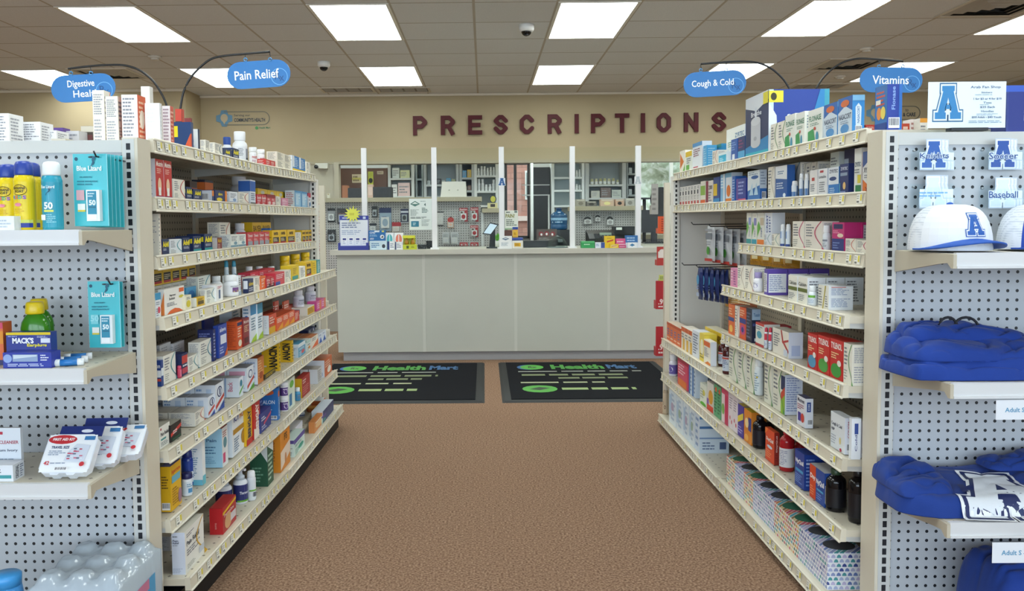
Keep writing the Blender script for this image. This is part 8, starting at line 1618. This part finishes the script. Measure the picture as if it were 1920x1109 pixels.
# ---- shelving further back, seen under the bulkhead
def unit(x0, x1, yt, ys, Y, label, col='d9dedb', back='b4baba', d=.28, yb=372, w_=.035):
    t = empty('storage_shelf', label, 'shelf unit', (0, 0, 0)); a, c = atY(x0, yt, Y), atY(x1, yt, Y); m_ = mat(col, .5); zt_ = a.z
    for x in (a.x, c.x-w_): obj('side_panel', MB().box(x, x+w_, Y, Y+d, 0, zt_, m_), t)
    obj('back_panel', MB().box(a.x, c.x, Y+d, Y+d+.01, 0, zt_, mat(back, .7)), t); obj('top_panel', MB().box(a.x, c.x, Y, Y+d, zt_, zt_+.03, m_), t)
    zs = []
    for y in list(ys)+[yb]:
        z = atY((x0+x1)/2, y, Y).z; zs.append(z); obj('shelf', MB().box(a.x+w_, c.x-w_, Y, Y+d, z-.025, z, m_), t)
    return zs, a.x+w_, c.x-w_
YU = 10.75
def bottles(x0, x1, z, Y, n, hmin, hmax, label, grp, seed, cols=('eef0f0', 'e6e9ea'), cap=None):
    rn = random.Random(seed); st = (x1-x0)/n
    for i in range(n):
        h = rn.uniform(hmin, hmax); r = min(st*.42, h*.3); c = cols[i % len(cols)]
        o = empty('stock_bottle', label, 'bottle', (x0+st*(i+.5), Y+.05+r, z+.0005), 0, grp)
        for nm, mb in container('pill', r, h, c, cap or c, 'd9dcdc', []): obj(nm, mb, o)
def stock(x0, x1, z, Y, spec, where):
    x = x0
    for i, (w_, h, c, ds) in enumerate(spec):
        tag(obj('stock_carton', carton_mesh(w_, .12, h, (c, [('l', .1, .2, .9, .8, 3, '8a8f92')], [], None), 1, 'stock_carton'), None, (x+w_/2, Y+.07, z+.0005)), ds+' '+where, 'box'); x += w_+.012
zs, a, c = unit(727, 776, 306, (334,), YU, 'white storage shelf holding bottles and white cartons, nearest the brown cabinet', 'dadedc', 'b4bab8', yb=368)
stock(a+.02, c, zs[0], YU, ((.09, .13, 'dfe6e2', 'white rounded jug carton'), (.12, .10, 'dfe3b0', 'pale lime carton')), 'on the upper white storage shelf')
stock(a+.01, c, zs[1], YU, ((.07, .15, 'e9e9e6', 'tall white carton'), (.15, .17, 'e6c9c4', 'pale pink carton')), 'on the lower white storage shelf')
zs, a, c = unit(779, 793, 306, (335,), YU+.1, 'narrow grey glazed shelf between the white and grey units', 'a9b3b4', '8f9a9c', yb=368, w_=.02)
zs, a, c = unit(794, 860, 306, (346,), YU, 'wide grey storage shelf behind the slant-fronted white box', 'b6bcbd', 'a9b0b2', yb=368)
stock(a+.01, c, zs[0], YU, ((.04, .05, 'b4bcc0', 'grey carton'), (.04, .06, 'a3abb0', 'slate carton'), (.07, .075, '2a2c30', 'black tub'), (.045, .05, 'b9c0c0', 'pale grey carton'), (.06, .08, '4f94b8', 'blue tub'), (.045, .065, 'aeb88f', 'olive tub')), 'on the wide grey storage shelf')
zs, a, c = unit(861, 889, 306, (333, 357), YU, 'grey pigeonhole shelf with dark openings', 'a9aeae', '34373a', yb=368)
stock(a+.005, c, zs[0], YU, ((.05, .09, '4f94c0', 'blue bag'), (.05, .1, 'c9a83a', 'gold bag')), 'in the upper pigeonhole'); stock(a+.01, c, zs[1], YU, ((.05, .05, '8f8a80', 'grey lump'), (.04, .06, '7a5a4a', 'brown box')), 'in the lower pigeonhole')
zs, a, c = unit(889, 934, 302, (329, 358), YU, 'white storage shelf with rows of white pill bottles', 'd9dcda', 'a3a8a6', yb=385)
bottles(a, c, zs[0], YU, 6, .09, .13, 'white pill bottle on the upper bottle shelf', 'upper stock bottles', 1); bottles(a, c, zs[1], YU, 5, .08, .16, 'white pill bottle on the lower bottle shelf', 'lower stock bottles', 2)
zs, a, c = unit(1034, 1096, 302, (332, 356), YU, 'white angled storage shelf between the black cabinet and grey unit', 'dde4e4', 'b9c3c4', yb=385)
bottles(a+.2, c, zs[0], YU, 4, .07, .12, 'white bottle on the upper shelf beside the grey unit', 'stock beside grey unit', 3); bottles(a+.2, c, zs[1], YU, 4, .06, .1, 'white bottle on the lower shelf beside the grey unit', 'stock beside grey unit lower', 4, ('e6eaea', 'd9dede'))
zs, a, c = unit(1097, 1174, 302, (346, 371), YU, 'grey storage cabinet with a row of pale jars', 'b9bebd', 'abb2b3', yb=386, w_=.05)
bottles(a+.02, c-.02, zs[0], YU, 7, .06, .085, 'pale green jar in the row on the grey cabinet shelf', 'jars on grey cabinet', 5, ('c3c49a', 'd0cfae', 'b8b58a'))
stock(a+.03, c, zs[1], YU, ((.11, .09, 'b9b9ae', 'grey paper stack box'), (.13, .13, '6a5a54', 'brown photo box'), (.12, .1, 'b4bcb4', 'pale file box')), 'on the grey cabinet middle shelf')
zs, a, c = unit(1175, 1194, 302, (325, 345, 365), YU+.05, 'narrow dim shelf rack before the wide window', '8d9696', '707879', yb=386, w_=.02)
for i, z in enumerate(zs[:3]): stock(a+.01, c, z, YU+.05, ((.04, .07, 'a9b4b8', 'grey bottle box'),), ('on the top', 'on the middle', 'on the low')[i]+' narrow rack shelf')
o = empty('black_cabinet', 'tall black cabinet beside the narrow pharmacy window', 'cabinet', (0, 0, 0)); a, c = atY(996, 314, 10.9), atY(1031, 314, 10.9); bk = mat('101012', .45)
obj('body', MB().box(a.x, c.x, 10.9, 11.4, 0, a.z, bk), o)
for y, w_ in ((347, .012), (366, .014)): q = atY(1010, y, 10.88); obj('white_trim', MB().box(a.x-.12, c.x+.0, 10.885, 10.9, q.z-w_/2, q.z+w_/2, mat('c9ccca', .4)), o)
q = atY(1029, 360, 10.88); obj('white_pipe', MB().tube([(q.x, 10.88, .4), (q.x, 10.88, atY(1029, 366, 10.88).z)], .012, mat('d3d6d6', .3), 8), o)
q0 = atY(997, 306, 9.6); obj_ = empty('white_pole', 'thin white pole standing before the narrow pharmacy window', 'pole', (q0.x, 9.6, 0)); obj('tube', MB().tube([(0, 0, .012), (0, 0, q0.z)], .018, mat('dfe3e2', .3), 10), obj_); obj('foot', MB().lathe([(.09, 0), (.09, .012)], mat('c9cdcc', .4), 16), obj_)
o = empty('water_jug', 'blue five gallon water jug behind the clear guard', 'jug', (0, 0, 0)); p = atY(1048, 431, 8.3); q = atY(1048, 394, 8.3); h = q.z-p.z; r = .085
obj('body', MB().lathe([(r*.9, 0), (r, .012), (r, h*.22), (r*.94, h*.26), (r, h*.30), (r, h*.55), (r*.94, h*.6), (r, h*.64), (r*.97, h*.76), (r*.55, h*.9), (r*.3, h*.94), (r*.3, h)], mat('2f6a9c', .1, 0, .5, 0, .35), 24, (p.x, 8.3, p.z)), o)
obj('label', cyl_label(r*1.01, p.z+h*.3, p.z+h*.62, [('r', 0, .55, 1, .95, '8fb9d8'), ('l', .1, .1, .9, .45, 1, 'a9cbe2')], full=False), o); bpy.data.objects[o.children[-1].name].location = (p.x, 8.3, 0)
obj('cap', MB().lathe([(r*.34, 0), (r*.34, .02)], mat('1f3f6a', .4), 16, (p.x, 8.3, q.z)), o)
t = empty('jug_stand', 'dark water cooler stand under the blue jug', 'stand', (0, 0, 0)); obj('cabinet', MB().box(p.x-.14, p.x+.14, 8.16, 8.44, 0, p.z-.001, mat('2a2c2f', .4)), t); obj('spout', MB().box(p.x-.02, p.x+.02, 8.13, 8.16, p.z-.12, p.z-.09, mat('8d9194', .3)), t)
# brown back room and things pinned there
o = empty('wooden_cabinet', 'dark brown wooden cabinet in the back room opening', 'cabinet', (0, 0, 0)); a, c = atY(634, 316, 11.1), atY(728, 316, 11.1); wd = mat('5f3f2c', .5)
obj('body', MB().box(a.x-.1, c.x, 11.1, 11.6, 0, a.z, wd), o); obj('door', MB().box(a.x-.08, (a.x+c.x)/2-.005, 11.08, 11.1, .1, a.z-.03, mat('6a4630', .45)), o); obj('door', MB().box((a.x+c.x)/2+.005, c.x-.02, 11.08, 11.1, .1, a.z-.03, mat('6a4630', .45)), o)
flyer(660, 679, 327, 343, 11.07, [('r', 0, .3, 1, .6, 'd0c46a'), ('l', .1, .1, .9, .9, 2, '8a7a5a')], 'cream and yellow note pinned on the brown cabinet', base='d9c9a8'); flyer(690, 700, 322, 346, 11.07, [('c', .5, .3, .4, .2, '2a2a1c'), ('r', .2, .6, .8, .9, 'b9c03a')], 'yellow green note pinned on the brown cabinet', base='c9cf4a')
flyer(707, 719, 321, 327, 11.07, [('l', .1, .2, .9, .8, 1, '8a7a5a')], 'small beige label high on the brown cabinet', base='b9a488')
tr = mat('b8ae98', .5); a = atY(633, 313, BULK); struct('trim_back_opening', MB().box(-1.86, -1.80, BULK-.015, BULK+.13, 0, BZ, tr))
p = atY(601, 311, BULK-.15); o = empty('emergency_light', 'small cream emergency light box under the bulkhead', 'light', (0, 0, 0))
obj('housing', MB().box(p.x-.075, p.x+.075, BULK-.10, BULK-.012, p.z-.03, p.z+.035, mat('d3cfc2', .45)), o); obj('lamp_head', MB().tube([(p.x-.06, BULK-.13, p.z-.01), (p.x-.06, BULK-.1, p.z-.01)], .024, mat('2a2a2c', .3), 14), o)
# high notch at the back left: doorway with a dim store room
# ---- red clip-strip goods on the far end of the cough and cold run
YE = 4.74
def ebox(x0, x1, y0, y1, A, label, d=.06, cat='package', name='hanging_pack'):
    a, c = atY(x0, y0, YE), atY(x1, y1, YE); o = empty(name, label, cat, ((a.x+c.x)/2, YE, c.z))
    w_, h_ = c.x-a.x, a.z-c.z; g = MB(); g.hexa([(-w_/2, 0, 0), (w_/2, 0, 0), (w_/2, .01, 0), (-w_/2, .01, 0)], [(-w_/2, 0, h_), (w_/2, 0, h_), (w_/2, .01, h_), (-w_/2, .01, h_)], mat(A[0], .4)); g.art(A[1], (-w_/2, 0, 0), (w_, 0, 0), (0, 0, h_), (0, -1, 0)); obj('card', g, o)
    obj('tray', MB().box(-w_/2, w_/2, .01, d, 0, h_*.3, mat(A[0], .45)), o); return o
ebox(1234, 1251, 406, 438, ('dd5a2c', [('tv', 'SALE', .35, .1, .75, .9, '8a2a14')], []), 'orange strip pack at the far end post')
ebox(1232, 1252, 463, 498, ('b83a34', [('p', [(.1, .4), (.9, .4), (.9, .6), (.1, .75)], 'e6dcd4'), ('c', .5, .75, .3, .12, 'e6dcd4')], []), 'red and white pack at the far end post, below the orange one')
ebox(1230, 1252, 527, 580, ('b0232c', [('t', '.99', .2, .16, .85, .36, 'f0dcd8', .03), ('l', .2, .04, .9, .14, 1, 'f0dcd8')], []), 'upper red price tray at the far end post')
ebox(1230, 1252, 613, 668, ('b0232c', [('t', '.99', .2, .2, .85, .4, 'f0dcd8', .03), ('l', .2, .06, .9, .18, 1, 'f0dcd8')], []), 'lower red price tray at the far end post')
ebox(1236, 1250, 516, 527, ('c3c86a', [('l', .1, .2, .9, .8, 2, '6a7a3a')], []), 'yellow green pack standing in the upper red tray', d=.03)
ebox(1222, 1234, 345, 402, ('a5a29c', [('l', .1, .1, .9, .9, 5, '7f7c78')], []), 'grey pouch hanging beyond the far end post')
for o in ('',): pass
# ------------------------------------------------------------------ labels for the packaged goods
from collections import defaultdict
NUM = ('', '', 'two', 'three', 'four', 'five', 'six', 'seven', 'eight', 'nine', 'ten', 'eleven', 'twelve')
def where(pl):
    s, q = pl
    if q == 'hook': return 'cough and cold side'
    side = 'pain relief' if s < 0 else 'cough and cold'
    return 'on %s %s shelf' % (ORD[q], side)
bpy.context.view_layer.update()
grp = defaultdict(list)
for o, d, pl in REC: grp[(d, pl)].append(o)
n_ = 0
OR2 = ('nearest', 'second nearest', 'third nearest', 'fourth nearest', 'fifth nearest', 'sixth nearest', 'seventh nearest', 'eighth nearest', 'ninth nearest')
for (d, pl), L_ in grp.items():
    wh = where(pl)
    if len(L_) == 1: L_[0]['label'] = d+', '+wh; continue
    n_ += 1; sp = 'row of %s %s' % (d, wh)
    ys = sorted({round(o.location.y, 3) for o in L_}); zs = sorted({round(o.location.z, 2) for o in L_}); xs = sorted({round(abs(o.location.x), 3) for o in L_})
    for o in L_:
        o['group'] = sp
        q = []
        if len(ys) > 1: i = ys.index(round(o.location.y, 3)); q.append(OR2[min(i, 8)] if i < len(ys)-1 or len(ys) > 9 else 'furthest')
        if len(zs) > 1 and len(ys)*len(xs) < len(L_)+1 and len(L_) > len(ys)*len(xs): q.append('upper' if zs.index(round(o.location.z, 2)) else 'lower')
        if len(xs) > 1 and len(L_) > len(ys): i = xs.index(round(abs(o.location.x), 3)); q.append(('front', 'middle' if len(xs) > 2 else 'rear', 'rear')[min(i, 2)])
        o['label'] = ' '.join(q)+' '+d+', '+wh
for o in list(bpy.data.objects):
    lb = o.get('label')
    if lb and len(lb.replace('-', ' ').split()) > 16: print('LONG', lb)
